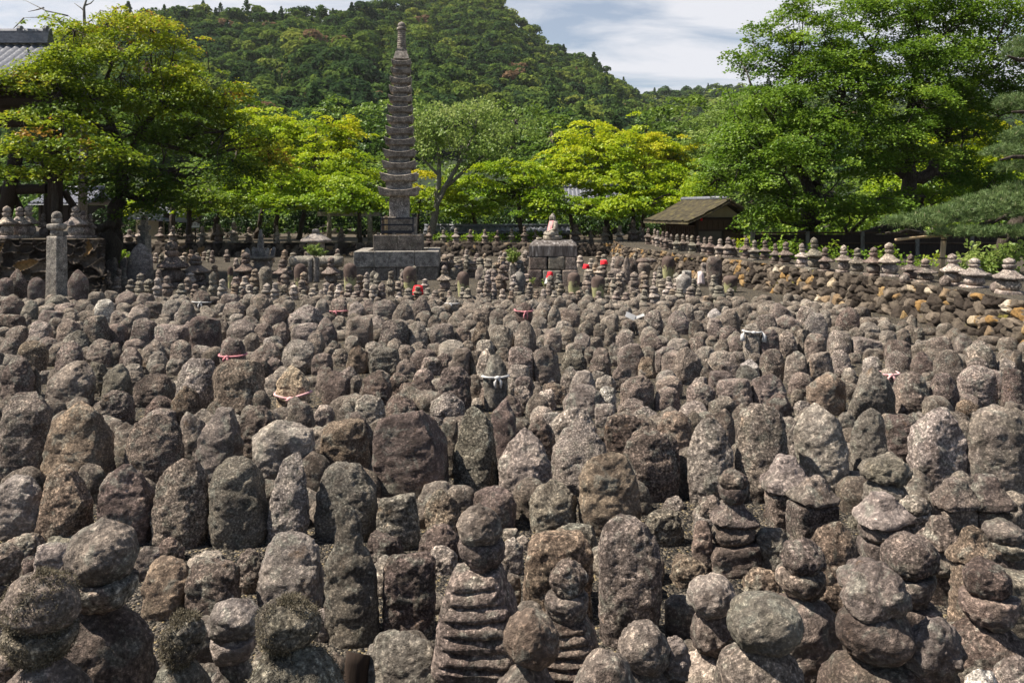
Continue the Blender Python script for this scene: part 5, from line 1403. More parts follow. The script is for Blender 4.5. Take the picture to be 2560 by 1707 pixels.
# ------------------------------------------------------------------ stone lantern, cylinder, vase, shrine spire, pillars
def lantern():
    x0, y0, s = CROP['D2']; D = 26.0; sc_ = D / F
    px = x0 + 698 / s
    root = empty('stone_lantern', ((px - 1280) * sc_, D, 0), 'mushroom capped stone lantern shading a square body', 'stone lantern')
    Z = lambda y: z_at(y0 + y / s, D)
    lathe_obj('finial', M['cut_stone'], root, (0, 0, Z(492)), None, (.20, .185, .175), wd=72 / s * sc_, dp=72 / s * sc_, h=Z(448) - Z(492), prof=PROF['O'], n=2, seg=24, rings=16, seed=1, amp=.01)
    P = [(0, .97), (.18, 1), (.24, .97), (.5, .72), (.75, .45), (.93, .26), (1, .22), (1, .03)]
    V, q, g = lathe(282 / s * sc_, 282 / s * sc_, Z(485) - Z(568), P, 2, 48, 30, 2, .006, 5, 0, 0, 1)
    a = np.arctan2(V[:, 1], V[:, 0]); k_ = 1 + .022 * np.cos(6 * a) ; V[:, :2] *= k_[:, None]
    V[:, 2] -= .012 * np.abs(np.cos(3 * a)) ** 8
    link('cap', mesh_fast('cap', V, q, g), M['cut_stone'], root, (0, 0, Z(568))).color = (.25, .225, .21, 1)
    m = MB(); bw = 150 / s * sc_
    m.box((0, 0, (Z(566) + Z(800)) / 2), (bw, bw, Z(566) - Z(800)))
    o = bevel(m.build('body', M['cut_stone'], root, rot=(0, 0, rad(12))), .02); o.color = (.27, .245, .22, 1)
    lathe_obj('base', M['cut_stone'], root, (0, 0, -.02), None, (.2, .18, .16), wd=bw * 1.5, dp=bw * 1.5, h=Z(790) + .02, prof=PROF['C'], n=8, seg=36, rings=12, seed=5, amp=.01)
    cyl = empty('stone_cylinder', ((x0 + 705 / s - 1280) * 25.3 / F, 25.3, 0), 'thick stone cylinder lying on its side in front of the lantern', 'stone cylinder')
    m = MB(); r_ = .185; zc = z_at(y0 + 750 / s, 25.3)
    xs = np.linspace(-.83, .83, 9)
    m.tube([(x, 0, zc) for x in xs], [r_ * .9] + [r_] * 7 + [r_ * .9], 28)
    m.build('barrel', M['cut_stone'], cyl, True).color = (.24, .225, .195, 1)
    for xx in (-.55, .55):
        m = MB(); m.box((xx, 0, (zc - r_) / 2), (.22, .3, zc - r_ + .02)); m.build('support_block', M['cut_stone'], cyl).color = (.18, .16, .14, 1)
    return root
lantern()
def bouquet(name, pos, rx, rz, n, label, mat, seed, cat='flowers', Lf=.11):
    rng = np.random.default_rng(seed)
    root = empty(name, pos, label, cat)
    m = MB(); C_ = []; Nn = []
    for k in range(16):
        d = rng.normal(size=3); d[2] = abs(d[2]) + .35; d /= np.linalg.norm(d)
        e = d * np.array([rx, rx * .7, rz]) * rng.uniform(.75, 1.1) + np.array([0, 0, rz * .15]); 
        droop = np.array([e[0] * 1.1, e[1] * 1.1, e[2] * .8])
        m.tube([(0, 0, -.08), tuple(e * .55), tuple(e), tuple(droop * 1.05 - np.array([0, 0, .03]))], [.006, .005, .004, .003], 5)
        for j in range(n // 16):
            t_ = rng.uniform(.45, 1.1); C_.append(e * t_ + rng.normal(0, .03, 3)); v = rng.normal(size=3) * .8 + np.array([0, -.2, .6]); Nn.append(v / np.linalg.norm(v))
    m.build('stems', M['bamboo'], root)
    V, q = quads_from(np.array(C_), np.array(Nn), rng, rng.uniform(.8, 1.2, len(C_)) * Lf, rng.uniform(.8, 1.2, len(C_)) * Lf * .42)
    link('leaves', mesh_fast('leaves', V, q, (), None, False, {'tint': ('POINT', np.repeat(rng.uniform(0, 1, len(C_)), 4))}), mat, root)
x0, y0, s = CROP['D2']
D = 24.4
vz = z_at(y0 + 712 / s, D)
vs_ = empty('stone_vase', ((x0 + 675 / s - 1280) * D / F, D, 0), 'pair of upright stone flower holders in front of the lying cylinder', 'stone vase')
for dx_, ww in ((-.09, .13), (.10, .15)):
    lathe_obj('flower_holder', M['cut_stone'], vs_, (dx_, 0, -.02), None, (.21, .195, .18), wd=ww, dp=ww, h=vz + .02, prof=[(0, 1), (.9, 1), (1, .9), (1, .03)], n=6, seg=24, rings=14, seed=2, amp=.015)
bouquet('flower_bouquet', ((x0 + 690 / s - 1280) * D / F, D, vz + .02), .33, .30, 640, 'fresh green leafy spray with yellow tips in the stone vase before the lantern', L['cherry'], 3)
x0, y0, s = CROP['D3']; D = 24.2
vz2 = z_at(y0 + 770 / s, D)
o = lathe_obj('stone_post', M['cut_stone'], None, ((x0 + 300 / s - 1280) * D / F, D, -.02), None, (.27, .25, .22), wd=.17, dp=.15, h=vz2 + .02, prof=PROF['C'], n=9, seg=36, rings=20, seed=9, amp=.01)
tag(o, 'square stone post holding green leaves left of the Buddha pedestal', 'stone post')
bouquet('leaf_spray', ((x0 + 300 / s - 1280) * D / F, D - .02, vz2 + .02), .27, .36, 640, 'round bunch of green and yellowish leaves on the square stone post', L['cherry'], 5, 'plant', .09)
bouquet('seedling_plant', ((x0 + 480 / s - 1280) * 22.6 / F, 22.6, .14), .09, .1, 48, 'tiny green seedling left of the red and white bib', L['cherry'], 6, 'plant', .07)
bouquet('sprout_plant', ((x0 + 605 / s - 1280) * 22.4 / F, 22.4, .10), .13, .09, 64, 'little green sprout just under the red and white bib', L['cherry'], 7, 'plant', .07)
def shrine():
    x0, y0, s = CROP['D2']; D = 26.2; sc_ = D / F
    root = empty('stone_shrine_tower', ((x0 + 190 / s - 1280) * sc_, D, 0), 'stone shrine tower with corner horns and a ringed spire', 'stone tower')
    Z = lambda y: z_at(y0 + y / s, D)
    P = [(0, 1), (.12, .98)]
    for k in range(6):
        a = .14 + .62 * k / 6
        P += [(a, .80 - .07 * k), (a + .02, .92 - .075 * k), (a + .08, .92 - .075 * k), (a + .098, .80 - .07 * k)]
    P += [(.80, .42), (.86, .5), (.95, .3), (1, .03)]
    lathe_obj('spire', M['cut_stone'], root, (0, 0, Z(602)), None, (.21, .2, .185), wd=64 / s * sc_, dp=64 / s * sc_, h=Z(448) - Z(602), prof=P, n=2, seg=22, rings=70, seed=1, amp=.01, smooth_k=0)
    m = MB()
    for k in range(4):
        f_ = 1 - k * .19; hw = 92 / s * sc_ * f_; hh = (Z(600) - Z(700)) / 4
        m.box((0, 0, Z(700) + hh * (k + .5)), (hw * 1.3, hw * 1.3, hh + .001 * k))
    bevel(m.build('stepped_roof', M['cut_stone'], root), .012).color = (.22, .205, .19, 1)
    for sx_ in (-1, 1):
        for sy_ in (-1, 1):
            V, q, g = sq_loops([(.058, 0, 0), (.066, .16, 0), (.048, .24, 0), (.012, .285, 0)], 3)
            V = np.array(V); V[:, 0] += np.clip(V[:, 2], 0, 1) * .13 * sx_; V[:, 1] += np.clip(V[:, 2], 0, 1) * .13 * sy_
            link('corner_horn', mesh_fast('corner_horn', V, q, g, None, False), M['cut_stone'], root, (sx_ * .30, sy_ * .30, Z(700) + .002)).color = (.24, .225, .21, 1)
    V, q, g = sq_loops([(.27, Z(735), 0), (.30, Z(722), 0), (.37, Z(716), 0), (.37, Z(702), 0)], 4)
    link('cornice_slab', mesh_fast('cornice_slab', V, q, g, None, False), M['cut_stone'], root).color = (.26, .235, .2, 1)
    m = MB(); m.box((0, 0, (Z(734) + Z(800)) / 2), (.34, .34, Z(734) - Z(800))); bevel(m.build('body_block', M['cut_stone'], root), .012).color = (.22, .19, .165, 1)
    m = MB(); m.box((0, 0, Z(800) / 2), (.55, .55, Z(800) + .02)); bevel(m.build('foot_block', M['cut_stone'], root), .012).color = (.2, .18, .16, 1)
shrine()
def pillar(px, top, base, D, wpx, label, scale=1.0, zg=0.0):
    sc_ = D / F
    root = empty('stone_pillar', ((px - 1280) * sc_, D, zg), label, 'stone pillar', None, rad(-16))
    w_ = wpx * sc_ * .86; Zt = z_at(top, D) - zg
    col = (.27, .25, .225)
    hs = Zt - .62 * scale
    lathe_obj('shaft', M['cut_stone'], root, (0, 0, -.03), None, col, wd=w_ * 1.04, dp=w_ * 1.04, h=hs + .03, prof=[(0, 1.08), (.5, 1.03), (1, .97), (1, .03)], n=22, seg=56, rings=40, seed=3, amp=.008, freq=7, smooth_k=0)
    z = hs
    for nm, kd, ww, hh, P, n_ in (('neck_ring', 'C', .84, .15, [(0, .9), (.1, 1), (.9, 1), (1, .9), (1, .03)], 2.6), ('collar', 'C', 1.06, .17, [(0, .75), (.25, .95), (.5, 1), (1, 1), (1, .03)], 12), ('jewel_neck', 'R', .74, .14, [(0, .8), (.2, .95), (.7, 1), (1, .85), (1, .03)], 2.6), ('jewel_cap', 'B', .74, .18, [(0, .9), (.3, 1), (.6, .95), (.85, .7), (.97, .35), (1, .03)], 2.2)):
        lathe_obj(nm, M['cut_stone'], root, (0, 0, z), None, col, wd=w_ * ww, dp=w_ * ww, h=hh * scale, prof=P, n=n_, seg=40, rings=16, seed=int(z * 100), amp=.015, smooth_k=1)
        z += hh * scale
pillar(142, 530, 735, 20.6, 37, 'tall square stone pillar with a ringed rounded head at the left')
pillar(361, 539, 690, 27.5, 26, 'shaded ringed stone pillar behind the tall sharp boulder', 1.1)

# ------------------------------------------------------------------ cloths on stones
def cords():
    items = [  # photo position of the stone in the list (nearest), fraction of height, material, label, knot style
     ((1365 / 2.7349, 700 + 125 / 2.7349), .45, 'white_cloth', 'thin white cord on the dark round stone at the back left', 1),
     ((1590 / 2.7349, 700 + 480 / 2.7349), .56, 'rose_cord', 'rose cord knotted round an upright stone at the middle left', 0),
     ((2000 / 2.7349, 700 + 760 / 2.7349), .44, 'pink_cloth', 'slack pink cord looped across the tan stone', 2),
     ((2310 / 2.7349, 700 + 200 / 2.7349), .35, 'rose_cord', 'rusty pink cord on a rounded stone in the back rows', 0),
     ((850 + 765 / 2.7349, 700 + 155 / 2.7349), .5, 'white_cloth', 'white cord on the pale peaked stone in the back rows', 0),
     ((850 + 1250 / 2.7349, 700 + 190 / 2.7349), .68, 'rose_cord', 'rose ribbon on the dark headed stone in the back rows', 1),
     ((850 + 1070 / 2.7349, 700 + 640 / 2.7349), .62, 'white_cloth', 'white sash with hanging ends tied round a tall stone in the middle', 1),
     ((1700 + 490 / 2.7349, 700 + 320 / 2.7349), .78, 'white_cloth', 'white cloth band with two hanging ends on a flat topped stone at the right', 3),
     ((1700 + 1450 / 2.7349, 700 + 590 / 2.7349), .76, 'pink_cloth', 'salmon cord round the crown of a pale stone at the right', 0),
    ]
    for (px, py), fr, mt, lab, style in items:
        best = min(PLACED, key=lambda p: abs(p['px'] - px) + .25 * abs(p['py'] - py) + (0 if p['lab'] and any(w_ in p['lab'] for w_ in ('cord', 'sash', 'ribbon', 'cloth')) else 30))
        o = best['o']; me = o.data
        V = np.empty(len(me.vertices) * 3, np.float32); me.vertices.foreach_get('co', V); V = V.reshape(-1, 3)
        h = V[:, 2].max(); th = np.linspace(0, 2 * np.pi, 40, endpoint=False)
        an = np.arctan2(V[:, 1], V[:, 0]); R = []
        for t_ in th:
            sag = (-.10 if style == 2 else -.02) * h * max(0, -math.sin(t_)) ** 2
            zc = h * fr + sag
            sel = (np.abs(V[:, 2] - zc) < h * .07) & (np.abs((an - t_ + np.pi) % (2 * np.pi) - np.pi) < .30)
            r_ = np.hypot(V[sel, 0], V[sel, 1]).max() if sel.any() else best['wd'] / 2
            R.append((r_, zc))
        tr = .013 if style != 3 else .015
        pts = [((r_ + tr * .6) * math.cos(t_), (r_ + tr * .6) * math.sin(t_), z) for (r_, z), t_ in zip(R, th)]
        Mx = o.matrix_basis.copy()
        root = empty('cord', o.location.copy(), lab, 'cord'); root.rotation_euler = o.rotation_euler
        m = MB(); m.tube(pts + [pts[0]], tr, 8, False); band = m.build('band', M[mt], root, True)
        # flatten the tube into a ribbon: taller than deep
        kx = 30 if style != 3 else 36                      # front, camera side
        ft = min(range(40), key=lambda k: abs(th[k] - (1.5 * math.pi - o.rotation_euler.z + (.25 if style == 1 else (-.25 if style == 0 else 0)))))
        p = Vector(pts[ft]); out_ = Vector((p.x, p.y, 0)).normalized(); side = Vector((-out_.y, out_.x, 0))
        m = MB(); m.tube([p - side * .03 + out_ * .012, p + out_ * .022, p + side * .03 + out_ * .012], [.016, .026, .016], 8); m.build('knot', M[mt], root, True)
        Lt = {0: .09, 1: .15, 2: .05, 3: .2}[style] * max(.7, min(1.25, best['wd'] / .4))
        for sg in (-1, 1):
            q_ = p + out_ * .022
            if style == 3: q_ = Vector(pts[(ft + sg * 8) % 40]) + out_ * .02
            m = MB(); m.tube([q_, q_ + side * sg * .035 + Vector((0, 0, -Lt * .4)) + out_ * .015, q_ + side * sg * .03 + Vector((0, 0, -Lt)) + out_ * .012], [.014, .016 if style < 3 else .03, .012 if style < 3 else .04], 6)
            m.build('hanging_end', M[mt], root, True)
cords()
def drape(name, c_, cx, cy, wd, hh, D, mat, label, cat, curve=.35, seed=1, tilt=0.0, mat2=None):
    """cloth hung over something: a curved thick sheet"""
    x0, y0, s = CROP[c_]
    w_ = wd / s * D / F; h_ = hh / s * D / F
    nu, nv = 14, 10; V = []
    rs = np.random.default_rng(seed)
    ph = rs.uniform(0, 6)
    for side in (0, 1):
        for j in range(nv):
            t_ = j / (nv - 1)
            for i in range(nu):
                s_ = -1 + 2 * i / (nu - 1)
                bell = .82 + .3 * t_
                x = s_ * w_ / 2 * bell
                y = w_ * curve * (s_ * s_) - w_ * .20 * t_ + w_ * .03 * math.sin(s_ * 7 + ph) * t_ + (w_ * .35 * (1 - t_ / .3) ** 2 if t_ < .3 else 0)
                z = h_ / 2 - h_ * t_ - (.10 * h_ * s_ * s_ if t_ > .6 else 0) - h_ * .1 * (s_ * s_) * (t_ < .3)
                V.append((x, y + .008 * side, z))
    n1 = nu * nv
    q_ = [[j * nu + i, j * nu + i + 1, (j + 1) * nu + i + 1, (j + 1) * nu + i] for j in range(nv - 1) for i in range(nu - 1)]
    q_ = q_ + [[n1 + a for a in x[::-1]] for x in q_]
    rim = [j * nu for j in range(nv)] + [(nv - 1) * nu + i for i in range(1, nu)] + [j * nu + nu - 1 for j in range(nv - 2, -1, -1)] + [i for i in range(nu - 2, 0, -1)]
    q_ += [[rim[k], rim[(k + 1) % len(rim)], n1 + rim[(k + 1) % len(rim)], n1 + rim[k]] for k in range(len(rim))]
    o = link(name, mesh_fast(name, V, q_), M[mat], None, PX(x0 + cx / s, y0 + cy / s, D), (0, tilt, 0))
    if mat2:
        o.data.materials.append(M[mat2])
        for p_ in o.data.polygons:
            if p_.center.z < -h_ * .06: p_.material_index = 1
    return tag(o, label, cat)
drape('red_bib', 'D2', 1630, 1012, 100, 86, 19.75, 'red_cloth', 'bright red bib on a small stacked stone in front of the pagoda', 'bib', .5, 2)
drape('bib', 'D3', 638, 900, 62, 120, 21.9, 'red_cloth', 'red and white bib hanging in front of the Buddha pedestal', 'bib', .3, 3, rad(14), 'white_cloth')
drape('red_cloth', 'D3', 978, 795, 62, 40, 24.5, 'red_cloth', 'small oval red cloth on the stone heap, the lower left one of two', 'cloth', .4, 4, rad(4))
drape('red_cloth', 'D3', 1140, 755, 66, 38, 25.4, 'red_cloth', 'small red cloth on the stone heap, the upper right one of two', 'cloth', .3, 5, rad(-6))
# posts behind the red scraps
for nm, (cx, cy, bs, lab) in enumerate([(985, 770, 960, 'slim dark stone post behind the lower left red cloth'), (1140, 660, 900, 'round headed stack under the upper right red cloth'), (655, 795, 1000, 'thin stone figure carrying the red and white bib'), (1630, 965, 1080, 'small stone stack wearing the bright red bib')]):
    pass
dp_ = drape('pink_towel', 'D3', 2032, 895, 62, 112, 22.9, 'pale_pink_cloth', 'pale pink towel hanging on a square stone post below the terrace', 'towel', .2, 6)
x0, y0, s = CROP['D3']
o = lathe_obj('stone_post', M['cut_stone'], None, ((x0 + 2040 / s - 1280) * 23.1 / F, 23.1, -.02), None, (.22, .2, .175), wd=.24, dp=.2, h=z_at(y0 + 832 / s, 23.1), prof=PROF['C'], n=9, seg=32, rings=16, seed=11, amp=.012)
tag(o, 'square stone post draped with a pale pink towel', 'stone post')
o = lathe_obj('stone_figure', M['stone'], None, ((x0 + 2035 / s - 1280) * 24.6 / F, 24.6, -.02), (0, rad(10), 0), TONES[1], wd=.3, dp=.22, h=z_at(y0 + 750 / s, 24.6), prof=[(0, 1), (.3, .8), (.6, .55), (.75, .5), (.82, .75), (.95, .7), (1, .03)], n=2.4, seg=28, rings=30, seed=12, amp=.04)
tag(o, 'small worn figure like stone leaning behind the draped post', 'stone figure')
o = lathe_obj('stone_post', M['cut_stone'], None, ((x0 + 1900 / s - 1280) * 24.3 / F, 24.3, -.02), None, (.33, .33, .31), wd=.27, dp=.2, h=z_at(y0 + 826 / s, 24.3), prof=PROF['C'], n=9, seg=32, rings=14, seed=13, amp=.006)
tag(o, 'pale grey cut stone post behind the round stone jar', 'stone post')
# white paper folded on a stone
pp = PX(850 + 1985 / 2.7349, 700 + 252 / 2.7349, 0) if False else None
D = gdist(700 + 380 / 2.7349) - .08
m = MB()
c0 = PX(850 + 1985 / 2.7349, 700 + 246 / 2.7349, D)
R1 = Matrix.Rotation(rad(24), 4, 'Y') @ Matrix.Rotation(rad(-28), 4, 'X'); R2 = Matrix.Rotation(rad(-20), 4, 'Y') @ Matrix.Rotation(rad(-35), 4, 'X')
V = []
def fold_sheet(mb, c, R, w_, h_):
    mb.box(c, (w_, .008, h_), R)
fold_sheet(m, c0, R1, .17, .10); m2 = MB(); fold_sheet(m2, c0 + Vector((.16, .02, -.01)), R2, .18, .05)
pr = empty('folded_paper', c0, 'white folded paper resting on a small dark stone in the back rows', 'paper')
a_ = m.build('left_fold', M['white_cloth']); a_.parent = pr; a_.location = -c0
b_ = m2.build('right_fold', M['white_cloth']); b_.parent = pr; b_.location = -c0
# broken curved tile at the bottom edge
D = 3.55
c0 = PX(850 + 60 / 2.7349, 1200 + 1240 / 2.7349, D)
V = []
for j in range(6):
    for i in range(8):
        a = rad(-50 + 100 * i / 7)
        V.append((.10 * math.sin(a), -.10 * math.cos(a) + .04, .17 - .34 * j / 5 - .03 * (i / 7.0) * (j == 0)))
V += [(x * .9, y * .9 + .008, z) for x, y, z in V]
n1 = 48
q_ = [[j * 8 + i, j * 8 + i + 1, (j + 1) * 8 + i + 1, (j + 1) * 8 + i] for j in range(5) for i in range(7)]
q_ = q_ + [[n1 + a for a in x[::-1]] for x in q_]
rim = [j * 8 for j in range(6)] + [40 + i for i in range(1, 8)] + [j * 8 + 7 for j in range(4, -1, -1)] + [i for i in range(6, 0, -1)]
q_ += [[rim[k], rim[(k + 1) % len(rim)], n1 + rim[(k + 1) % len(rim)], n1 + rim[k]] for k in range(len(rim))]
o = link('broken_roof_tile', mesh_fast('broken_roof_tile', V, q_), M['dark_wood'], None, (c0.x + .02, c0.y, .10), (rad(-14), rad(14), rad(35)))
o.scale = (.8, .8, .8)
tag(o, 'dark curved broken roof tile standing in the gravel at the bottom edge', 'roof tile')
# ------------------------------------------------------------------ labels of the small stacks
stack_lm = [('the stone lantern', 790, 26), ('the tall pagoda platform', 985, 25), ('the Buddha pedestal', 1386, 23), ('the ringed pillar', 142, 20.6), ('the pinkish five part tower', 430, 22), ('the shrine spire', 652, 26),
            ('the bright red bib', 1043, 20.1), ('the grey pointed jar', 1298, 22), ('the widest lichen stone', 1495, 22), ('the draped post', 1753, 23), ('the red stone at the bank', 1826, 21), ('the corded dark stone', 500, 19), ('the round pale jar', 1709, 22), ('the slim stele', 1567, 23)]
gr = {}
for p in STACKS:
    nm, lx, ld = min(stack_lm, key=lambda q: abs(q[1] - p['px']) + 6 * abs(q[2] - p['y']))
    X = (lx - 1280) * ld / F
    p['oct'] = octant(p['x'] - X, p['y'] - ld); p['nm'] = nm
    p['d'] = math.hypot(p['x'] - X, p['y'] - ld)
    p['form'] = 'tall slim' if p['h'] / p['wd'] > 2.15 else ('stout' if p['h'] / p['wd'] < 1.6 else 'middling')
    gr.setdefault((nm, p['oct'], p['form']), []).append(p)
for ps in gr.values():
    ps.sort(key=lambda p: p['d'])
    for k, p in enumerate(ps):
        pre = '' if len(ps) == 1 else (ORD[k] + ' ' if k < 8 else 'far ')
        tag(p['o'], f"{pre}{p['form']} stone stack {p['oct']} {p['nm']}", 'stone stack', 'small stacked stones around the pagoda')

# ------------------------------------------------------------------ thatched hut
def frame(o, ax):
    """matrix from local (right, back, up) to world"""
    a = Vector(ax).normalized(); r = Vector((a.y, -a.x, 0))
    return Matrix(((r.x, a.x, 0, o[0]), (r.y, a.y, 0, o[1]), (0, 0, 1, o[2]), (0, 0, 0, 1)))
def hut():
    D = 33.0; sc_ = D / F
    root = empty('thatched_hut', (0, 0, 0), 'small brown wooden hut with a mossy thatched gable roof behind the terrace towers', 'hut')
    o = PX(1740, 605, D); o.z = ZT - .13
    root.matrix_world = frame(o, (-.30, .95, 0))
    Wd, Dp, He, Hr = 2.25, 3.1, 1.25, 1.98
    def bx(mb, x0, x1, y0, y1, z0, z1): mb.box(((x0 + x1) / 2, (y0 + y1) / 2, (z0 + z1) / 2), (x1 - x0, y1 - y0, z1 - z0))
    m = MB()   # plank upper wall of the gable with battens
    bx(m, 0, Wd, 0, .06, .78, He)
    for k in range(8): bx(m, .28 + k * .25, .305 + k * .25, -.022, 0, .80, He - .04)
    m.build('plank_wall', M['plank'], root)
    m = MB(); bx(m, .12, 1.22, .012, .07, 0, .775); bx(m, .12, 1.22, -.003, .008, .375, .39)
    m.build('lower_board', M['grey_board'], root)
    m = MB(); bx(m, 1.32, Wd - .1, .012, .07, 0, .775); m.build('door', M['plank'], root)
    for xx in (0, 1.22, Wd - .1):
        m = MB(); bx(m, xx, xx + .1, -.03, .10, 0, He if xx != 1.22 else .80); m.build('post', M['dark_wood'], root)
    m = MB(); bx(m, -.05, Wd + .05, -.045, .05, .775, .83); m.build('beam', M['dark_wood'], root)
    m = MB(); bx(m, -.05, Wd + .05, -.05, .05, He, He + .09); m.build('beam', M['dark_wood'], root)
    m = MB(); m.add([(0.05, .03, He + .09), (Wd - .05, .03, He + .09), (Wd * .62, .03, Hr - .1), (0.05, .09, He + .09), (Wd - .05, .09, He + .09), (Wd * .62, .09, Hr - .1)],
                    [[0, 1, 4, 3], [1, 2, 5, 4], [2, 0, 3, 5]], [[0, 2, 1], [3, 4, 5]])
    m.build('gable_wall', M['plaster'], root)
    m = MB(); bx(m, .0, .06, .1, Dp, 0, .55)
    for k in range(16): bx(m, .0, .05, .2 + k * .18, .26 + k * .18, .55, .95)
    bx(m, 0, .06, .1, Dp, .95, 1.0)
    m.build('slatted_side_wall', M['plank'], root)
    m = MB(); bx(m, .3, Wd - .02, .12, Dp, 0, He); m.build('dark_interior', M['dark_wood'], root)
    # thatch: two thick slopes
    ov = .42; xr = Wd * .60
    for nm, xe, sg in (('thatch_slope', -.62, 1), ('thatch_slope', Wd + .38, -1)):
        ze = Hr + .14 - (abs(xe - xr)) * .46
        nu, nv = 30, 20; V = []
        for side in (0, 1):
            for j in range(nv):
                for i in range(nu):
                    a = i / (nu - 1); b_ = j / (nv - 1)
                    x = xr + (xe - xr) * b_; y = -ov + (Dp + 2 * ov) * a
                    z = Hr + .14 + (ze - Hr - .14) * b_ - .05 * math.sin(b_ * math.pi) + (0 if side == 0 else -.15)
                    V.append((x, y, z))
        V = np.array(V); V[:nu * nv, 2] += .03 * vnoise(V[:nu * nv] * 5) + .02 * vnoise(V[:nu * nv] * 14)
        n1 = nu * nv
        q_ = [[j * nu + i, j * nu + i + 1, (j + 1) * nu + i + 1, (j + 1) * nu + i] for j in range(nv - 1) for i in range(nu - 1)]
        if sg > 0: q_ = [x[::-1] for x in q_]
        q_ = q_ + [[n1 + a for a in x[::-1]] for x in q_]
        rim = [j * nu for j in range(nv)] + [(nv - 1) * nu + i for i in range(1, nu)] + [j * nu + nu - 1 for j in range(nv - 2, -1, -1)] + [i for i in range(nu - 2, 0, -1)]
        q_ += [[rim[k], rim[(k + 1) % len(rim)], n1 + rim[(k + 1) % len(rim)], n1 + rim[k]] for k in range(len(rim))]
        link(nm, mesh_fast(nm, V, q_), M['thatch'], root)
        m = MB(); m.tube([(xr, -ov + .06, Hr - .05), (xe * .96 + xr * .04, -ov + .06, ze - .06)], .04, 8); m.build('rafter', M['plank'], root, True)
    m = MB(); m.tube([(xr, -ov * .5, Hr + .17), (xr, Dp + ov, Hr + .17)], .085, 10); m.build('ridge_cap', M['tile'], root, True)
    lathe_obj('red_lantern', M['red_cloth'], root, (.18, -.12, 1.20), None, None, wd=.10, dp=.10, h=.12, prof=PROF['O'], n=2, seg=14, rings=10, seed=1, amp=0)
    lathe_obj('red_lantern', M['red_cloth'], root, (Wd - .22, -.08, 1.05), None, None, wd=.13, dp=.10, h=.13, prof=PROF['O'], n=2, seg=14, rings=10, seed=2, amp=0)
hut()

# ------------------------------------------------------------------ tiled roofs
def tile_slope(name, x0, x1, yr, zr, ye, ze, parent, pitch=.27, rowh=.26, curve=.12):
    """sangawara slope from a ridge line to an eave, running along X"""
    nx = max(8, int((x1 - x0) / pitch * 7)); L_ = math.hypot(ye - yr, ze - zr); ny = int(L_ / rowh) * 4
    V = []
    for side in (0, 1):
        for j in range(ny + 1):
            t_ = j / ny; rowt = (t_ * L_ / rowh) % 1.0
            for i in range(nx + 1):
                x = x0 + (x1 - x0) * i / nx
                u = (x / pitch) % 1.0
                wv = .034 * (math.sin(u * 2 * math.pi) + .35 * math.sin(4 * math.pi * u + .6))
                z = zr + (ze - zr) * t_ - curve * math.sin(t_ * math.pi) + wv * (1 if side == 0 else 0) + (.030 * rowt if side == 0 else -.12)
                V.append((x, yr + (ye - yr) * t_, z))
    n_ = nx + 1; n1 = n_ * (ny + 1)
    q_ = [[j * n_ + i, (j + 1) * n_ + i, (j + 1) * n_ + i + 1, j * n_ + i + 1] for j in range(ny) for i in range(nx)]
    q_ = q_ + [[n1 + a for a in x[::-1]] for x in q_]
    rim = [j * n_ for j in range(ny + 1)] + [ny * n_ + i for i in range(1, n_)] + [j * n_ + nx for j in range(ny - 1, -1, -1)] + [i for i in range(nx - 1, 0, -1)]
    q_ += [[rim[k], rim[(k + 1) % len(rim)], n1 + rim[(k + 1) % len(rim)], n1 + rim[k]] for k in range(len(rim))]
    return link(name, mesh_fast(name, V, q_), M['tile'], parent)
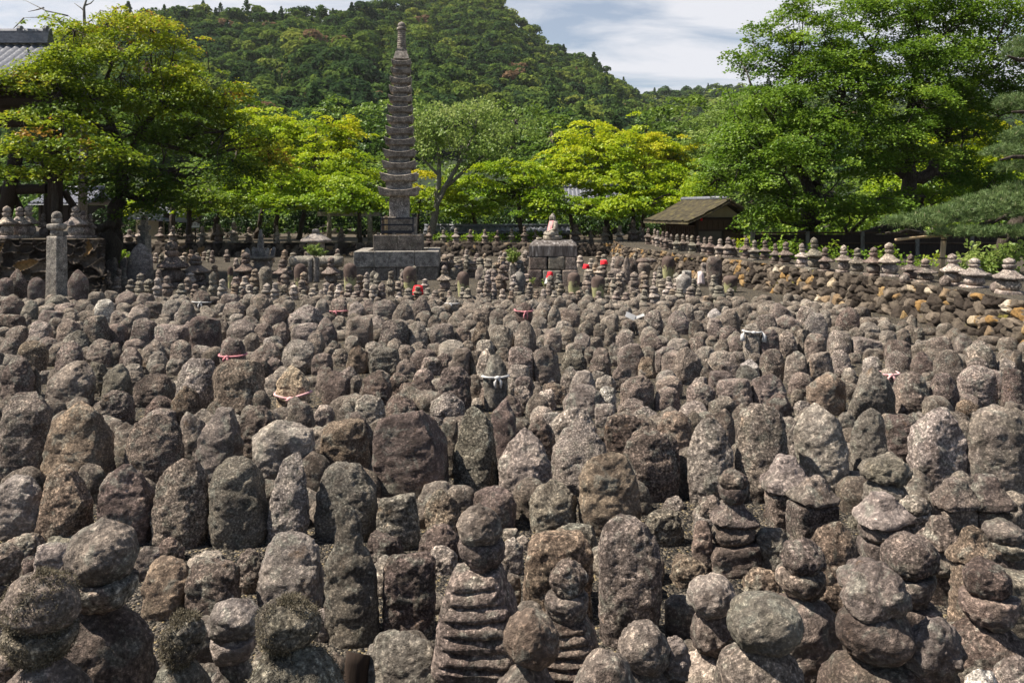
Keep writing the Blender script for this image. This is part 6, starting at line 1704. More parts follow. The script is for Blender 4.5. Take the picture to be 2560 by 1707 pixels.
def bell_tower():
    root = empty('bell_tower', (-15.5, 25, 1.42), 'dark open timber tower with a grey tiled roof at the upper left', 'tower')
    R0 = Vector((15.5, -25, -1.42))
    def part(m, nm, mt, smooth=False):
        return m.build(nm, M[mt], root, smooth, tuple(R0))
    yr, ye = 26.2, 23.2
    zr, ze = z_at(112, yr), z_at(206, ye)
    o = tile_slope('roof_slope', -21, -14.95, yr, zr, ye, ze, root); o.location = R0
    o = tile_slope('roof_slope', -21, -14.95, yr, zr, 2 * yr - ye, ze, root); o.location = R0
    m = MB()
    for k in range(4): m.box((-18.6, yr, zr + .06 + k * .085), (7.0, .42 - .05 * k, .075))
    m.tube([(-21.5, yr, zr + .42), (-15.1, yr, zr + .42)], .10, 10)
    part(m, 'ridge', 'tile')
    for k in range(9):
        m = MB(); m.tube([(-15.3 - k * .85, yr, zr + .49), (-15.3 - k * .85 + .1, yr, zr + .49)], .13, 10); part(m, 'ridge_tile', 'tile')
    m = MB(); m.box((-17.9, ye + .25, ze - .16), (6.7, .16, .14)); m.box((-17.9, 2 * yr - ye - .25, ze - .16), (6.7, .16, .14)); part(m, 'eave_board', 'dark_wood')
    m = MB()
    for k in range(22): m.box((-14.6 - k * .3, (ye + yr) / 2 + .1, (ze + zr) / 2 - .34), (.08, 3.0, .09), Matrix.Rotation(math.atan2(zr - ze, yr - ye), 4, 'X'))
    part(m, 'rafter', 'dark_wood')
    m = MB(); m.box((-17.8, yr, ze - .25), (6.0, 4.6, .10)); part(m, 'ceiling', 'dark_wood')
    # posts, braces, beams
    for (pt, pb, yy) in (((137, 290), (139, 600), 24.0), ((44, 420), (2, 600), 24.0), ((120, 290), (128, 590), 27.6), ((-60, 290), (-80, 600), 27.6)):
        m = MB(); a = PX(pt[0], pt[1], yy); b_ = PX(pb[0], pb[1], yy); b_.z = 1.40
        m.tube([b_, a + Vector((0, 0, .6))], [.21, .19], 10); part(m, 'post', 'dark_wood', True)
    m = MB(); a = PX(-200, 480, 24.1); b_ = PX(118, 472, 24.1); m.tube([a, b_], .15, 8); part(m, 'tie_beam', 'dark_wood')
    m = MB(); a = PX(-200, 440, 24.1); b_ = PX(122, 438, 24.1); m.tube([a, b_], .11, 8); part(m, 'tie_beam', 'dark_wood')
    m = MB(); a = PX(-200, 308, 24.1); b_ = PX(160, 300, 24.1); m.tube([a, b_], .20, 8); part(m, 'tie_beam', 'dark_wood')
    m = MB(); a = PX(-200, 255, 24.1); b_ = PX(150, 250, 24.1); m.tube([a, b_], .24, 8); part(m, 'head_beam', 'dark_wood')
    for (a, b_) in (((60, 300), (72, 268)), ((72, 268), (84, 300)), ((112, 300), (95, 270)), ((60, 540), (35, 490)), ((160, 480), (200, 540))):
        m = MB(); m.tube([PX(a[0], a[1], 24.2), PX(b_[0], b_[1], 24.2)], .10, 8); part(m, 'brace', 'dark_wood')
bell_tower()
def small_building(name, x0, x1, D, py_ridge, py_eave, label, cat, depth=4.0, zg=.6):
    root = empty(name, ((x0 + x1) / 2, D, zg), label, cat)
    off = (-(x0 + x1) / 2, -D, -zg)
    yr, ye = D + depth / 2, D
    zr, ze = z_at(py_ridge, yr), z_at(py_eave, ye)
    for e in (ye, 2 * yr - ye):
        o = tile_slope('roof_slope', x0, x1, yr, zr, e, ze, root); o.location = off
    m = MB(); m.tube([(x0 - .1, yr, zr + .08), (x1 + .1, yr, zr + .08)], .14, 10); m.build('ridge', M['tile'], root, True, off)
    m = MB(); m.box(((x0 + x1) / 2, yr, (ze + zg) / 2 - .1), (x1 - x0 - .9, depth - .9, ze - zg - .1)); m.build('wall', M['dark_wood'], root, False, off)
    for k in range(4):
        m = MB(); m.box((x0 + .45 + (x1 - x0 - .9) * k / 3, ye + .43, (ze + zg) / 2 - .08), (.14, .14, ze - zg - .1)); m.build('post', M['dark_wood'], root, False, off)
def XP(px, D): return (px - 1280) * D / F
small_building('temple_hall', XP(70, 46), XP(212, 46), 46, 474, 507, 'grey tiled roof of a hall glimpsed between the tower posts and the big maple', 'building')
small_building('temple_hall', XP(1415, 52), XP(1560, 52), 52, 468, 508, 'tiled hall half hidden behind the bright yellow green maples', 'building')
small_building('temple_hall', XP(905, 58), XP(1010, 58), 58, 478, 512, 'pale roofed hall glimpsed just left of the pagoda shaft', 'building')
def pavilion():
    D = 44.0
    root = empty('open_pavilion', (XP(400, D), D, .6), 'low open pavilion with a grey sheet roof behind the shaded far wall', 'pavilion')
    off = (-XP(400, D), -D, -.6)
    a, b_ = XP(318, D), XP(472, D); z1, z2 = z_at(548, D), z_at(506, D + 2)
    m = MB(); yr = D + 2
    m.add([(a, D, z1 + .1), (b_, D, z1 - .12), (b_ - 1.2, yr, z2 - .25), (a + .3, yr, z2), (b_, D + 4, z1 - .12), (a, D + 4, z1 + .1),
           (a, D, z1), (b_, D, z1 - .2), (b_ - 1.2, yr, z2 - .35), (a + .3, yr, z2 - .1), (b_, D + 4, z1 - .2), (a, D + 4, z1)],
          [[0, 1, 2, 3], [3, 2, 4, 5], [9, 8, 7, 6], [11, 10, 8, 9], [0, 6, 7, 1], [1, 7, 8, 2], [2, 8, 10, 4], [4, 10, 11, 5], [5, 11, 9, 3], [3, 9, 6, 0]])
    m.build('roof', M['tile'], root, False, off)
    for px in (396, 420, 468):
        m = MB(); m.box((XP(px, D), D + .3, (z1 + .5) / 2), (.17, .17, z1 - .7)); m.build('post', M['dark_wood'], root, False, off)
    m = MB(); m.box((XP(345, D), D + 1.5, (z1 + .6) / 2), (1.6, .1, z1 - .65)); m.build('wall', M['plaster'], root, False, off)
    m = MB(); m.box((XP(435, D), D + .4, z1 - .55), (.02, .02, .5)); m.box((XP(411, D), D + .4, z_at(541, D)), (.32, .3, .36)); m.build('hanging_lantern', M['dark_wood'], root, False, off)
pavilion()
def name_board():
    D = 40.2; sc_ = D / F
    c = PX(488, 562, D)
    root = empty('name_board', (c.x, c.y, .6), 'white house shaped board with dark characters on a post behind the far wall', 'sign')
    hw, hh = 24 / 1.07 * sc_ * .5, 14 / 1.0 * sc_ * .5
    zc = c.z - .6
    pts = [(-hw * .92, zc - hh), (hw * .92, zc - hh), (hw, zc + hh * .35), (0, zc + hh * 1.15), (-hw, zc + hh * .35)]
    n = 5; m = MB()
    m.add([(x, -.02, z) for x, z in pts] + [(x, .02, z) for x, z in pts], [[k, (k + 1) % n, n + (k + 1) % n, n + k] for k in range(n)], (), [list(range(n)), list(range(n, 2 * n))[::-1]])
    m.build('board', M['white_paint'], root)
    for sg in (-1, 1):
        m = MB(); a = Vector((0, 0, zc + hh * 1.32)); b_ = Vector((sg * hw * 1.18, 0, zc + hh * .45))
        mid = (a + b_) / 2; m.box(mid, ((b_ - a).length, .10, .04), Matrix.Rotation(-math.atan2(b_.z - a.z, b_.x - a.x) if sg > 0 else -math.atan2(b_.z - a.z, b_.x - a.x), 4, 'Y')); m.build('roof_strip', M['dark_wood'], root)
    m = MB(); m.box((0, .03, (zc - hh) / 2 + .02), (.06, .05, zc - hh + .04)); m.build('post', M['dark_wood'], root)
    try:
        cu = bpy.data.curves.new('lettering', 'FONT'); cu.body = '\u7d0d\u9aa8\u5802'; cu.size = hh * .95; cu.align_x = 'CENTER'; cu.align_y = 'CENTER'; cu.extrude = .002; cu.space_character = 1.15
        to = bpy.data.objects.new('lettering_tmp', cu); COL.objects.link(to)
        bpy.context.view_layer.update()
        me = bpy.data.meshes.new_from_object(to.evaluated_get(bpy.context.evaluated_depsgraph_get()))
        bpy.data.objects.remove(to)
        me.name = 'lettering'; me.materials.clear()
        link('lettering', me, M['ink'], root, (0, -.026, zc + hh * .12), (rad(90), 0, 0))
    except Exception as e:
        print('lettering', e)
    m = MB(); m.box((0, -.023, zc - hh * .45), (hw * 1.5, .003, hh * .07)); m.box((0, -.023, zc - hh * .66), (hw * 1.4, .003, hh * .05)); m.build('ruled_line', M['tile'], root)
name_board()
# torii
def torii():
    D = 41.0; sc_ = D / F
    root = empty('stone_torii_gate', (XP(873, D), D, .6), 'plain stone gate with a round log lintel under the maples left of the pagoda', 'gate')
    off = Vector((-XP(873, D), -D, -.6)); col = (.30, .275, .225, 1)
    m = MB(); m.tube([PX(793, 514, D), PX(873, 513, D), PX(955, 514, D)], 7.2 * sc_, 16); m.build('top_lintel', M['cut_stone'], root, True, off).color = col
    m = MB(); m.box(PX(873, 535, D), (158 * sc_, .16, 11 * sc_)); m.build('tie_beam', M['cut_stone'], root, False, off).color = col
    for px in (823, 925):
        m = MB(); a = PX(px, 516, D); b_ = PX(px, 516, D); b_.z = .58; m.tube([b_, a], [6.2 * sc_, 5.3 * sc_], 14); m.build('post', M['cut_stone'], root, True, off).color = col
torii()
# boundary wall with tile coping
def coping_wall():
    D = 43.5; a, b_ = XP(1060, D), XP(1425, D)
    root = empty('tiled_boundary_wall', ((a + b_) / 2, D, .6), 'low boundary wall with a grey tiled coping right of the pagoda', 'wall')
    off = (-(a + b_) / 2, -D, -.6)
    zt_ = z_at(578, D)
    m = MB(); m.box(((a + b_) / 2, D + .3, (.6 + zt_) / 2), (b_ - a, .3, zt_ - .6)); m.build('wall', M['soil'], root, False, off)
    for e in (D - .25, D + .85):
        o = tile_slope('coping_slope', a, b_, D + .3, zt_ + .24, e, zt_, root, .3, .2, .02); o.location = off
    m = MB(); m.tube([(a, D + .3, zt_ + .30), (b_, D + .3, zt_ + .30)], .08, 8); m.build('ridge', M['tile'], root, True, off)
coping_wall()
# brushwood fence behind the right terrace
def fence():
    D = 27.0; a, b_ = XP(1880, D), XP(2700, D)
    root = empty('brushwood_fence', ((a + b_) / 2, D, ZT), 'low dark brushwood fence with pale rails behind the hedge at the right', 'fence')
    off = (-(a + b_) / 2, -D, -ZT)
    zt_ = z_at(582, D) 
    m = MB(); m.box(((a + b_) / 2, D, (ZT + zt_) / 2 - .03), (b_ - a, .10, zt_ - ZT - .06)); m.build('panel', M['dark_wood'], root, False, off)
    for zz in (zt_, zt_ - .35):
        m = MB(); m.tube([(a, D - .07, zz), (b_, D - .07, zz)], .03, 8); m.build('rail', M['plank'], root, True, off)
    for k in range(7):
        m = MB(); m.box((a + (b_ - a) * k / 6, D - .05, (ZT + zt_) / 2), (.12, .12, zt_ - ZT + .1)); m.build('post', M['bark_pale'], root, False, off)
fence()
# bamboo prop
def prop():
    D = 17.2; root = empty('bamboo_prop', (XP(2352, D), D + .9, ZT), 'pale bamboo prop with a cross pole holding up the pine branch', 'prop')
    off = Vector((-XP(2352, D), -D - .9, -ZT)); D2 = D + .9
    a, b_ = PX(2352, 700, D2), PX(2360, 592, D2); a.z = ZT - .02
    m = MB(); m.tube([a, a.lerp(b_, .45), b_], 6.3 * D2 / F, 12); m.build('post', M['bamboo'], root, True, off)
    for t_ in (.48, .92):
        c = a.lerp(b_, t_); m = MB(); m.tube([c - Vector((0, 0, .015)), c + Vector((0, 0, .015))], 6.9 * D2 / F, 12); m.build('binding', M['dark_wood'], root, True, off)
    m = MB(); m.tube([PX(2238, 600, D2 - .1), PX(2300, 593, D2 - .1), PX(2378, 587, D2 + .05)], 3.6 * D2 / F, 10); m.build('cross_pole', M['bamboo'], root, True, off)
prop()

# ------------------------------------------------------------------ trees
def crown_leaves(blobs, seed, leaf, dens, pad_r=(.35, .75), flat=.22, up=1.1, droop=.35, tint_top=.25, spread=.16, fill=1.2):
    """blobs: centre (3), radii (3), tint; returns leaf centres, normals, tint and pad centres"""
    rng = np.random.default_rng(seed)
    C_ = []; N_ = []; T_ = []; pads = []
    for (c, r, tb) in blobs:
        c = np.array(c); r = np.array(r)
        area = 4 * math.pi * ((r[0] * r[1] + r[0] * r[2] + r[1] * r[2]) / 3)
        pm = (pad_r[0] + pad_r[1]) / 2
        npad = max(6, int(area / (math.pi * pm * pm) * fill))
        d = rng.normal(size=(npad, 3)); d /= np.linalg.norm(d, axis=1)[:, None]
        rf = rng.uniform(.35, 1.08, npad) ** .6
        pc = c + d * r * rf[:, None]
        for k in range(npad):
            pr = rng.uniform(*pad_r)
            if rng.uniform() < .30:
                pc[k] = c + d[k] * r * rng.uniform(1.02, 1.32); pr *= .55
            n = int(dens * pr * pr * math.pi)
            rr = pr * np.sqrt(rng.uniform(0, 1, n)); a = rng.uniform(0, 2 * np.pi, n)
            tilt = d[k] * np.array([.45, .45, .1]) + rng.normal(0, .12, 3)
            # ragged pad outline
            lob = 1 + .35 * np.sin(a * 3 + rng.uniform(0, 6)) * .6 + .2 * np.sin(a * 7 + rng.uniform(0, 6))
            x = rr * np.cos(a) * lob; y = rr * np.sin(a) * lob
            z = -droop * pr * (rr / pr) ** 2 + rng.normal(0, flat * pr * .5, n) - (x * tilt[0] + y * tilt[1]) * .6
            C_.append(pc[k] + np.stack([x, y, z], 1))
            nn = np.stack([tilt[0] + rng.normal(0, .55, n), tilt[1] + rng.normal(0, .55, n), up + rng.normal(0, .35, n)], 1)
            N_.append(nn / np.linalg.norm(nn, axis=1)[:, None])
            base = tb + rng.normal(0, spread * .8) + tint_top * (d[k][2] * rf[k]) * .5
            T_.append(np.clip(base + rng.normal(0, spread * .6, n), 0, 1))
            pads.append(pc[k])
    return np.concatenate(C_), np.concatenate(N_), np.concatenate(T_), np.array(pads), rng
def B(px, py, D, rx, ry, tint=.5, dz=.8):
    """crown mass traced in the photograph: centre pixel, distance, half sizes in pixels"""
    c = PX(px, py, D); return ((c.x, c.y, c.z), (rx * D / F, max(.4, rx * D / F * dz), ry * D / F), tint)
NLEAF = 0
def tree(name, label, cat, base, trunk, blobs, mat, seed, leaf=.12, dens=95, tr=.22, bark='bark', group=None, twigs=.5, **kw):
    """trunk: list of (point, radius); limbs run from the trunk to each crown mass, twigs to its pads"""
    global NLEAF
    root = empty(name, base, label, cat, group)
    off = -Vector(base)
    rng = np.random.default_rng(seed + 5)
    m = MB()
    for stem in trunk:
        pts = [Vector(p) for p, r_ in stem]; rs_ = [r_ for p, r_ in stem]
        # denser, slightly crooked
        P2, R2 = [], []
        for i in range(len(pts) - 1):
            for k in range(4):
                t_ = k / 4; P2.append(pts[i].lerp(pts[i + 1], t_) + Vector(rng.normal(0, rs_[i] * .22, 3)) * (1 if (i or k) else 0)); R2.append(rs_[i] * (1 - t_) + rs_[i + 1] * t_)
        P2.append(pts[-1]); R2.append(rs_[-1])
        m.tube(P2, R2, 10)
    m.build('trunk', M[bark], root, True, off)
    C_, N_, T_, pads, rg = crown_leaves(blobs, seed, leaf, dens, **kw)
    nodes = [(Vector(p), r_) for stem in trunk for p, r_ in stem[1:]]
    lm = MB()
    cents = []
    for (c, r, tb) in blobs:
        c = Vector(c)
        n_ = min(nodes, key=lambda q: (q[0] - c).length + (4 if q[0].z > c.z + .3 else 0))
        mid = n_[0].lerp(c, .5) + Vector(rng.normal(0, .12, 3)) * (c - n_[0]).length * .5 + Vector((0, 0, -.08 * (c - n_[0]).length))
        r0 = min(n_[1] * .75, .13)
        lm.tube([n_[0], n_[0].lerp(mid, .5) + Vector(rng.normal(0, .05, 3)), mid, mid.lerp(c, .5) + Vector(rng.normal(0, .08, 3)), c], [r0, r0 * .85, r0 * .65, r0 * .5, r0 * .32], 7)
        cents.append((c, mid, r0))
    for p in pads:
        if rng.uniform() > twigs: continue
        p = Vector(p)
        c, mid, r0 = min(cents, key=lambda q: (q[0] - p).length)
        s_ = c if rng.uniform() < .6 else mid
        k_ = s_.lerp(p, .5) + Vector(rng.normal(0, .10, 3)) + Vector((0, 0, -.05))
        lm.tube([s_, k_, p], [r0 * .30, r0 * .2, .008], 5)
    if lm.n: lm.build('limbs', M[bark], root, True, off)
    V, q = quads_from(C_, N_, rg, rg.uniform(.8, 1.25, len(C_)) * leaf * 1.25, rg.uniform(.8, 1.2, len(C_)) * leaf)
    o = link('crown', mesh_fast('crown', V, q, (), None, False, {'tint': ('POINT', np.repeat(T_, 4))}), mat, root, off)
    NLEAF += len(C_)
    return root
def TP(lst, D):
    return [(PX(x, y, D if len(z) == 1 else z[1]), z[0]) for x, y, *z in lst]

# big maple at the left
b0 = PX(268, 640, 27); b0.z = .35
tree('maple_tree', 'big spreading maple with olive leaves and reddish tips at the upper left', 'tree', b0,
     [[(b0, .36)] + TP([(284, 560, .28), (302, 480, .24), (318, 420, .20), (340, 340, .13), (400, 270, .08)], 27), TP([(302, 480, .2), (306, 380, .16), (280, 320, .12), (250, 250, .08)], 27), TP([(284, 560, .14), (220, 575, .13), (178, 575, .10)], 26.6)],
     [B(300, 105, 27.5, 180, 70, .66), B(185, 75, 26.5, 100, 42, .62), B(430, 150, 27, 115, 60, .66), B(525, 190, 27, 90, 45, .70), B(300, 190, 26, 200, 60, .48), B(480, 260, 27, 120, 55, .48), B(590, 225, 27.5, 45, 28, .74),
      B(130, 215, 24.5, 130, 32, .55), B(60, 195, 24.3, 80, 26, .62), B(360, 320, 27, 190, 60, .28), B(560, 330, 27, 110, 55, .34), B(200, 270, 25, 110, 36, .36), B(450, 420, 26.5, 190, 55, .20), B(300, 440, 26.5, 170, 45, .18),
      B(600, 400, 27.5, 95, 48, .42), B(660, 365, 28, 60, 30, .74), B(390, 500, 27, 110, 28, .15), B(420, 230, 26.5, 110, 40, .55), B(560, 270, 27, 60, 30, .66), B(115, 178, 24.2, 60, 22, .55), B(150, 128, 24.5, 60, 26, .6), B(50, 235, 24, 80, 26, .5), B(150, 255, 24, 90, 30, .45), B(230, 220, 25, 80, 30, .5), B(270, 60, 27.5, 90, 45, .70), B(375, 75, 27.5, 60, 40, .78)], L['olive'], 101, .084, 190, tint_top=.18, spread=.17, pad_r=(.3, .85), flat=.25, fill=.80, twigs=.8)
b1 = PX(133, 640, 23.2); b1.z = 1.4
tree('maple_tree', 'small low maple with pale leaves and a reddish top in front of the tower post', 'tree', b1,
     [[(b1, .11)] + TP([(136, 540, .10), (133, 455, .085), (100, 400, .05)], 23.0), TP([(133, 455, .07), (175, 400, .05), (230, 395, .03)], 23.0)],
     [B(110, 345, 23, 115, 26, .72), B(60, 380, 22.6, 65, 26, .5), B(215, 370, 22.6, 110, 26, .5), B(290, 395, 23, 70, 20, .48), B(60, 305, 22.8, 80, 24, .5), B(160, 292, 23, 70, 22, .5), B(20, 430, 22.6, 50, 18, .45), B(150, 420, 22.8, 80, 20, .45)], L['olive'], 102, .10, 95, twigs=.7, spread=.2)

# maples left of the pagoda
def grove(px, base_px, D, blobs, label, seed, mat, tr=.14, leaf=.12, dens=115, bark='bark', lean=0, name='maple_tree', group=None, **kw):
    b_ = PX(base_px, 600, D); b_.z = .58
    tops = sorted(blobs, key=lambda q: q[1])
    lowest = max(q[1] + q[4] for q in blobs)
    fork = PX((base_px * .6 + px * .4), min(lowest - 10, 545), D)
    stems = [[(b_, tr), (b_.lerp(fork, .5) + Vector((lean, 0, 0)), tr * .85), (fork, tr * .75)]]
    for q in tops[:3]: stems.append([(fork, tr * .6), (fork.lerp(PX(q[0], q[1], q[2]), .55) + Vector((.15, 0, .1)), tr * .42), (PX(q[0], q[1] + q[4] * .3, q[2]), tr * .22)])
    return tree(name, label, 'tree', b_, stems, [B(*q) for q in blobs], mat, seed, leaf, dens, bark=bark, group=group, tint_top=.12, spread=.13, flat=.15, **kw)
grove(690, 640, 44, [(650, 330, 45, 75, 50, .62), (700, 300, 45, 70, 38, .7), (720, 370, 44, 95, 55, .6), (640, 420, 43, 90, 50, .48), (730, 450, 43, 90, 45, .42), (690, 480, 43, 90, 30, .36)], 'bright yellow green maple in the middle of the group left of the pagoda', 111, L['yellow'])
grove(800, 745, 43, [(790, 320, 44, 60, 35, .62), (830, 350, 44, 75, 45, .74), (870, 330, 44.5, 60, 35, .80), (800, 410, 42, 90, 50, .6), (890, 420, 42, 60, 50, .5), (820, 470, 42, 95, 35, .42), (900, 480, 42, 60, 28, .36)], 'yellow tinged maple standing closest to the left side of the pagoda', 112, L['yellow'])
grove(560, 535, 42, [(560, 440, 42, 80, 40, .5), (600, 480, 41, 80, 35, .42), (520, 500, 41, 80, 30, .36), (610, 300, 46, 45, 35, .72)], 'smaller forked maple between the big left maple and the yellow ones', 113, L['yellow'], .17)
grove(440, 430, 43, [(430, 470, 44, 70, 35, .4), (480, 505, 44, 70, 30, .62), (390, 510, 45, 70, 25, .6)], 'shaded maple behind the name board', 114, L['yellow'], .18)
grove(480, 470, 38.9, [(470, 470, 38, 75, 30, .36), (540, 500, 38, 70, 26, .36), (420, 500, 38.4, 60, 26, .3), (600, 510, 38, 70, 22, .4)], 'spreading shaded maple whose boughs hang over the far wall at the left', 115, L['olive'], .15)
grove(700, 690, 38.9, [(660, 480, 38.4, 80, 32, .42), (740, 505, 38.2, 80, 24, .4), (700, 440, 39, 80, 30, .5), (800, 500, 38.4, 75, 26, .42)], 'maple with low boughs above the far wall behind the stone lantern', 116, L['yellow'], .13)
grove(890, 900, 39.2, [(880, 490, 38.6, 75, 28, .42), (930, 510, 38.6, 55, 22, .36), (850, 455, 39.4, 70, 28, .5)], 'low maple whose leaves cover the stone gate', 117, L['yellow'], .12)
grove(1400, 1440, 39.4, [(1400, 500, 39, 75, 26, .42), (1470, 520, 39, 80, 24, .4), (1340, 515, 39, 60, 22, .42)], 'maple with low boughs behind the statue pedestal', 118, L['yellow'], .12)
grove(1600, 1575, 39.6, [(1560, 515, 39, 80, 24, .45), (1640, 500, 39.4, 80, 28, .5), (1700, 470, 40, 80, 28, .55)], 'maple with low boughs just left of the hut', 119, L['yellow'], .12)
# cherry
bC = PX(1070, 600, 42); bC.z = .58
tree('cherry_tree', 'airy pale green cherry tree right behind the pagoda', 'tree', bC,
     [[(bC, .22)] + TP([(1088, 530, .18), (1112, 470, .14), (1150, 400, .09), (1190, 330, .05)], 42), TP([(1088, 530, .16), (1098, 440, .12), (1095, 370, .08), (1080, 310, .05)], 42), TP([(1112, 470, .10), (1180, 410, .07), (1250, 360, .04)], 42), TP([(1098, 440, .08), (1060, 400, .06), (1035, 340, .03)], 42)],
     [B(1120, 310, 42, 100, 48, .6), B(1060, 300, 42, 55, 50, .55), B(1190, 300, 42.5, 80, 40, .6), B(1150, 360, 41.5, 110, 45, .5), B(1240, 345, 42, 75, 38, .5), B(1060, 370, 42, 50, 45, .45), B(1290, 320, 42.5, 45, 22, .55), B(1180, 275, 43, 50, 25, .65), B(1230, 400, 41.5, 70, 25, .4)],
     L['cherry'], 121, .13, 48, bark='bark_pale', twigs=.75, up=.35, flat=.5)
grove(1280, 1305, 40, [(1240, 440, 40, 75, 38, .5), (1310, 420, 40, 70, 35, .55), (1340, 460, 39.5, 70, 30, .5), (1270, 480, 39.5, 70, 25, .42), (1210, 480, 40, 50, 25, .4)], 'low maple with two forked stems left of the seated statue', 122, L['yellow'], .13)
grove(1060, 1040, 43, [(1050, 450, 43, 45, 30, .95), (1080, 490, 43, 60, 30, .6), (1035, 500, 42, 40, 30, .5)], 'low orange tipped maple just right of the pagoda roofs', 123, L['yellow'], .09)
grove(1165, 1195, 44, [(1170, 470, 44, 60, 35, .5), (1140, 520, 44, 60, 25, .4), (1210, 520, 44, 45, 22, .45)], 'straight stemmed small maple behind the tiled wall', 124, L['yellow'], .13, bark='plank')
grove(1480, 1525, 42, [(1480, 335, 43, 80, 38, .72), (1440, 390, 42, 85, 42, .68), (1540, 370, 42, 85, 45, .7), (1400, 420, 41.5, 60, 35, .6), (1480, 440, 41, 100, 38, .62), (1560, 440, 41, 80, 35, .52), (1540, 490, 41, 80, 26, .5)], 'broad glowing yellow green maple right of the seated statue', 131, L['yellow'], .16)
grove(1640, 1600, 44, [(1615, 320, 45, 32, 45, .82), (1600, 360, 44, 80, 35, .78), (1670, 385, 44, 80, 38, .84), (1730, 395, 44.5, 70, 35, .86), (1620, 430, 43, 90, 40, .6), (1690, 450, 43, 90, 38, .6), (1650, 500, 42.5, 90, 28, .56)], 'most golden topped maple with a reddish trunk behind the hut', 132, L['yellow'], .15, bark='plank')
grove(1780, 1760, 46, [(1790, 310, 46, 80, 50, .45), (1840, 270, 46, 60, 45, .4), (1750, 370, 45, 90, 45, .5), (1830, 400, 44, 100, 50, .55), (1770, 450, 44, 90, 40, .6), (1840, 490, 43, 90, 30, .5)], 'mid green leafy tree behind the hut roof', 133, L['cherry'], .2, name='broadleaf_tree', dens=70)
# big maple at the right
bR = PX(2022, 640, 27.5); bR.z = ZT
tree('maple_tree', 'tall wide green maple filling the upper right of the view', 'tree', bR,
     [[(bR, .42)] + TP([(2026, 560, .34), (2034, 500, .28), (2050, 420, .20), (2090, 300, .12), (2120, 180, .06)], 27.5), TP([(2034, 500, .22), (1985, 400, .14), (1930, 300, .08), (1880, 220, .05)], 27.5), TP([(2050, 430, .16), (2010, 300, .10), (1985, 180, .05)], 27.5)],
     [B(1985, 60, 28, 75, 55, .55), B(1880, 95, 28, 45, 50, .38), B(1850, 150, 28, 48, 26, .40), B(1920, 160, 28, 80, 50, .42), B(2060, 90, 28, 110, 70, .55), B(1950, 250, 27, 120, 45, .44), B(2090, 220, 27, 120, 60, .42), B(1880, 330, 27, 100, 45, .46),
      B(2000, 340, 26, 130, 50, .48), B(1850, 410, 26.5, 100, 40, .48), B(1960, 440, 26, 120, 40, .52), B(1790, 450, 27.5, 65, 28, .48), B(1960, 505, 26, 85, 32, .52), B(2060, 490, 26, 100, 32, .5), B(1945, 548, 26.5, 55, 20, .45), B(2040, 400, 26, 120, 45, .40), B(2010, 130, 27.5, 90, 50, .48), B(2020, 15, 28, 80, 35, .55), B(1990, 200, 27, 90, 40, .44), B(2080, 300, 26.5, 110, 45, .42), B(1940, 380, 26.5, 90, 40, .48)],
     L['green'], 141, .078, 230, bark='bark', twigs=.6, pad_r=(.3, .8), flat=.3, tint_top=.2, fill=1.15)
bR2 = PX(2285, 640, 28.5); bR2.z = ZT
tree('maple_tree', 'dark limbed maple behind the pine at the right edge', 'tree', bR2,
     [[(bR2, .30)] + TP([(2290, 540, .28), (2275, 450, .25), (2268, 380, .19), (2275, 260, .12), (2300, 130, .07)], 28.5), TP([(2275, 450, .24), (2330, 430, .2), (2360, 350, .14), (2420, 220, .07)], 28.5), TP([(2275, 450, .2), (2210, 400, .14), (2150, 320, .08)], 28.5), TP([(2290, 540, .2), (2200, 575, .14), (2120, 590, .1)], 28.5), TP([(2268, 380, .16), (2210, 260, .09), (2180, 120, .05)], 28.5)],
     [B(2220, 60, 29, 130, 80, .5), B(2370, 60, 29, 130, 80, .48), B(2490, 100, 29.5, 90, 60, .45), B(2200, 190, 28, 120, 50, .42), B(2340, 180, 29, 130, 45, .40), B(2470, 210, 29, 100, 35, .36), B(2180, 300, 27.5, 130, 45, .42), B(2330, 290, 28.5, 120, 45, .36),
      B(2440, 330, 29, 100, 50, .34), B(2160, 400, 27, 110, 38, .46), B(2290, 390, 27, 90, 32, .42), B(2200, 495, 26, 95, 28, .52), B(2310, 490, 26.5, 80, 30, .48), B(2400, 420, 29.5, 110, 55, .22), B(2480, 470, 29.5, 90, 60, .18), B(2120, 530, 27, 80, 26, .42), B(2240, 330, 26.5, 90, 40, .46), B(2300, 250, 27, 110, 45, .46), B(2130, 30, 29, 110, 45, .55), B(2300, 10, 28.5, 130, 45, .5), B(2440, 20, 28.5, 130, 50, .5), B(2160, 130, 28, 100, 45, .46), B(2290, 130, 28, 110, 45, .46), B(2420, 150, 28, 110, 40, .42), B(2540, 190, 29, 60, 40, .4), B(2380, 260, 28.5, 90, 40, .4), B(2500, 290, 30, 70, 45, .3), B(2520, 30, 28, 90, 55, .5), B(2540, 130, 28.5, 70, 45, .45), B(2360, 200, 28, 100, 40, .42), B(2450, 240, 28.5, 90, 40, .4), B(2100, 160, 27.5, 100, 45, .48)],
     L['green'], 142, .078, 225, bark='bark', twigs=.6, pad_r=(.3, .8), flat=.3, tint_top=.2, fill=1.15)
grove(2400, 2440, 36, [(2400, 330, 37, 110, 60, .75), (2500, 420, 36, 90, 60, .6), (2330, 440, 36, 100, 60, .55), (2440, 510, 36, 110, 50, .45), (2250, 480, 36, 80, 50, .5)], 'golden maple glimpsed through the dark limbs at the right', 143, L['yellow'], .18)
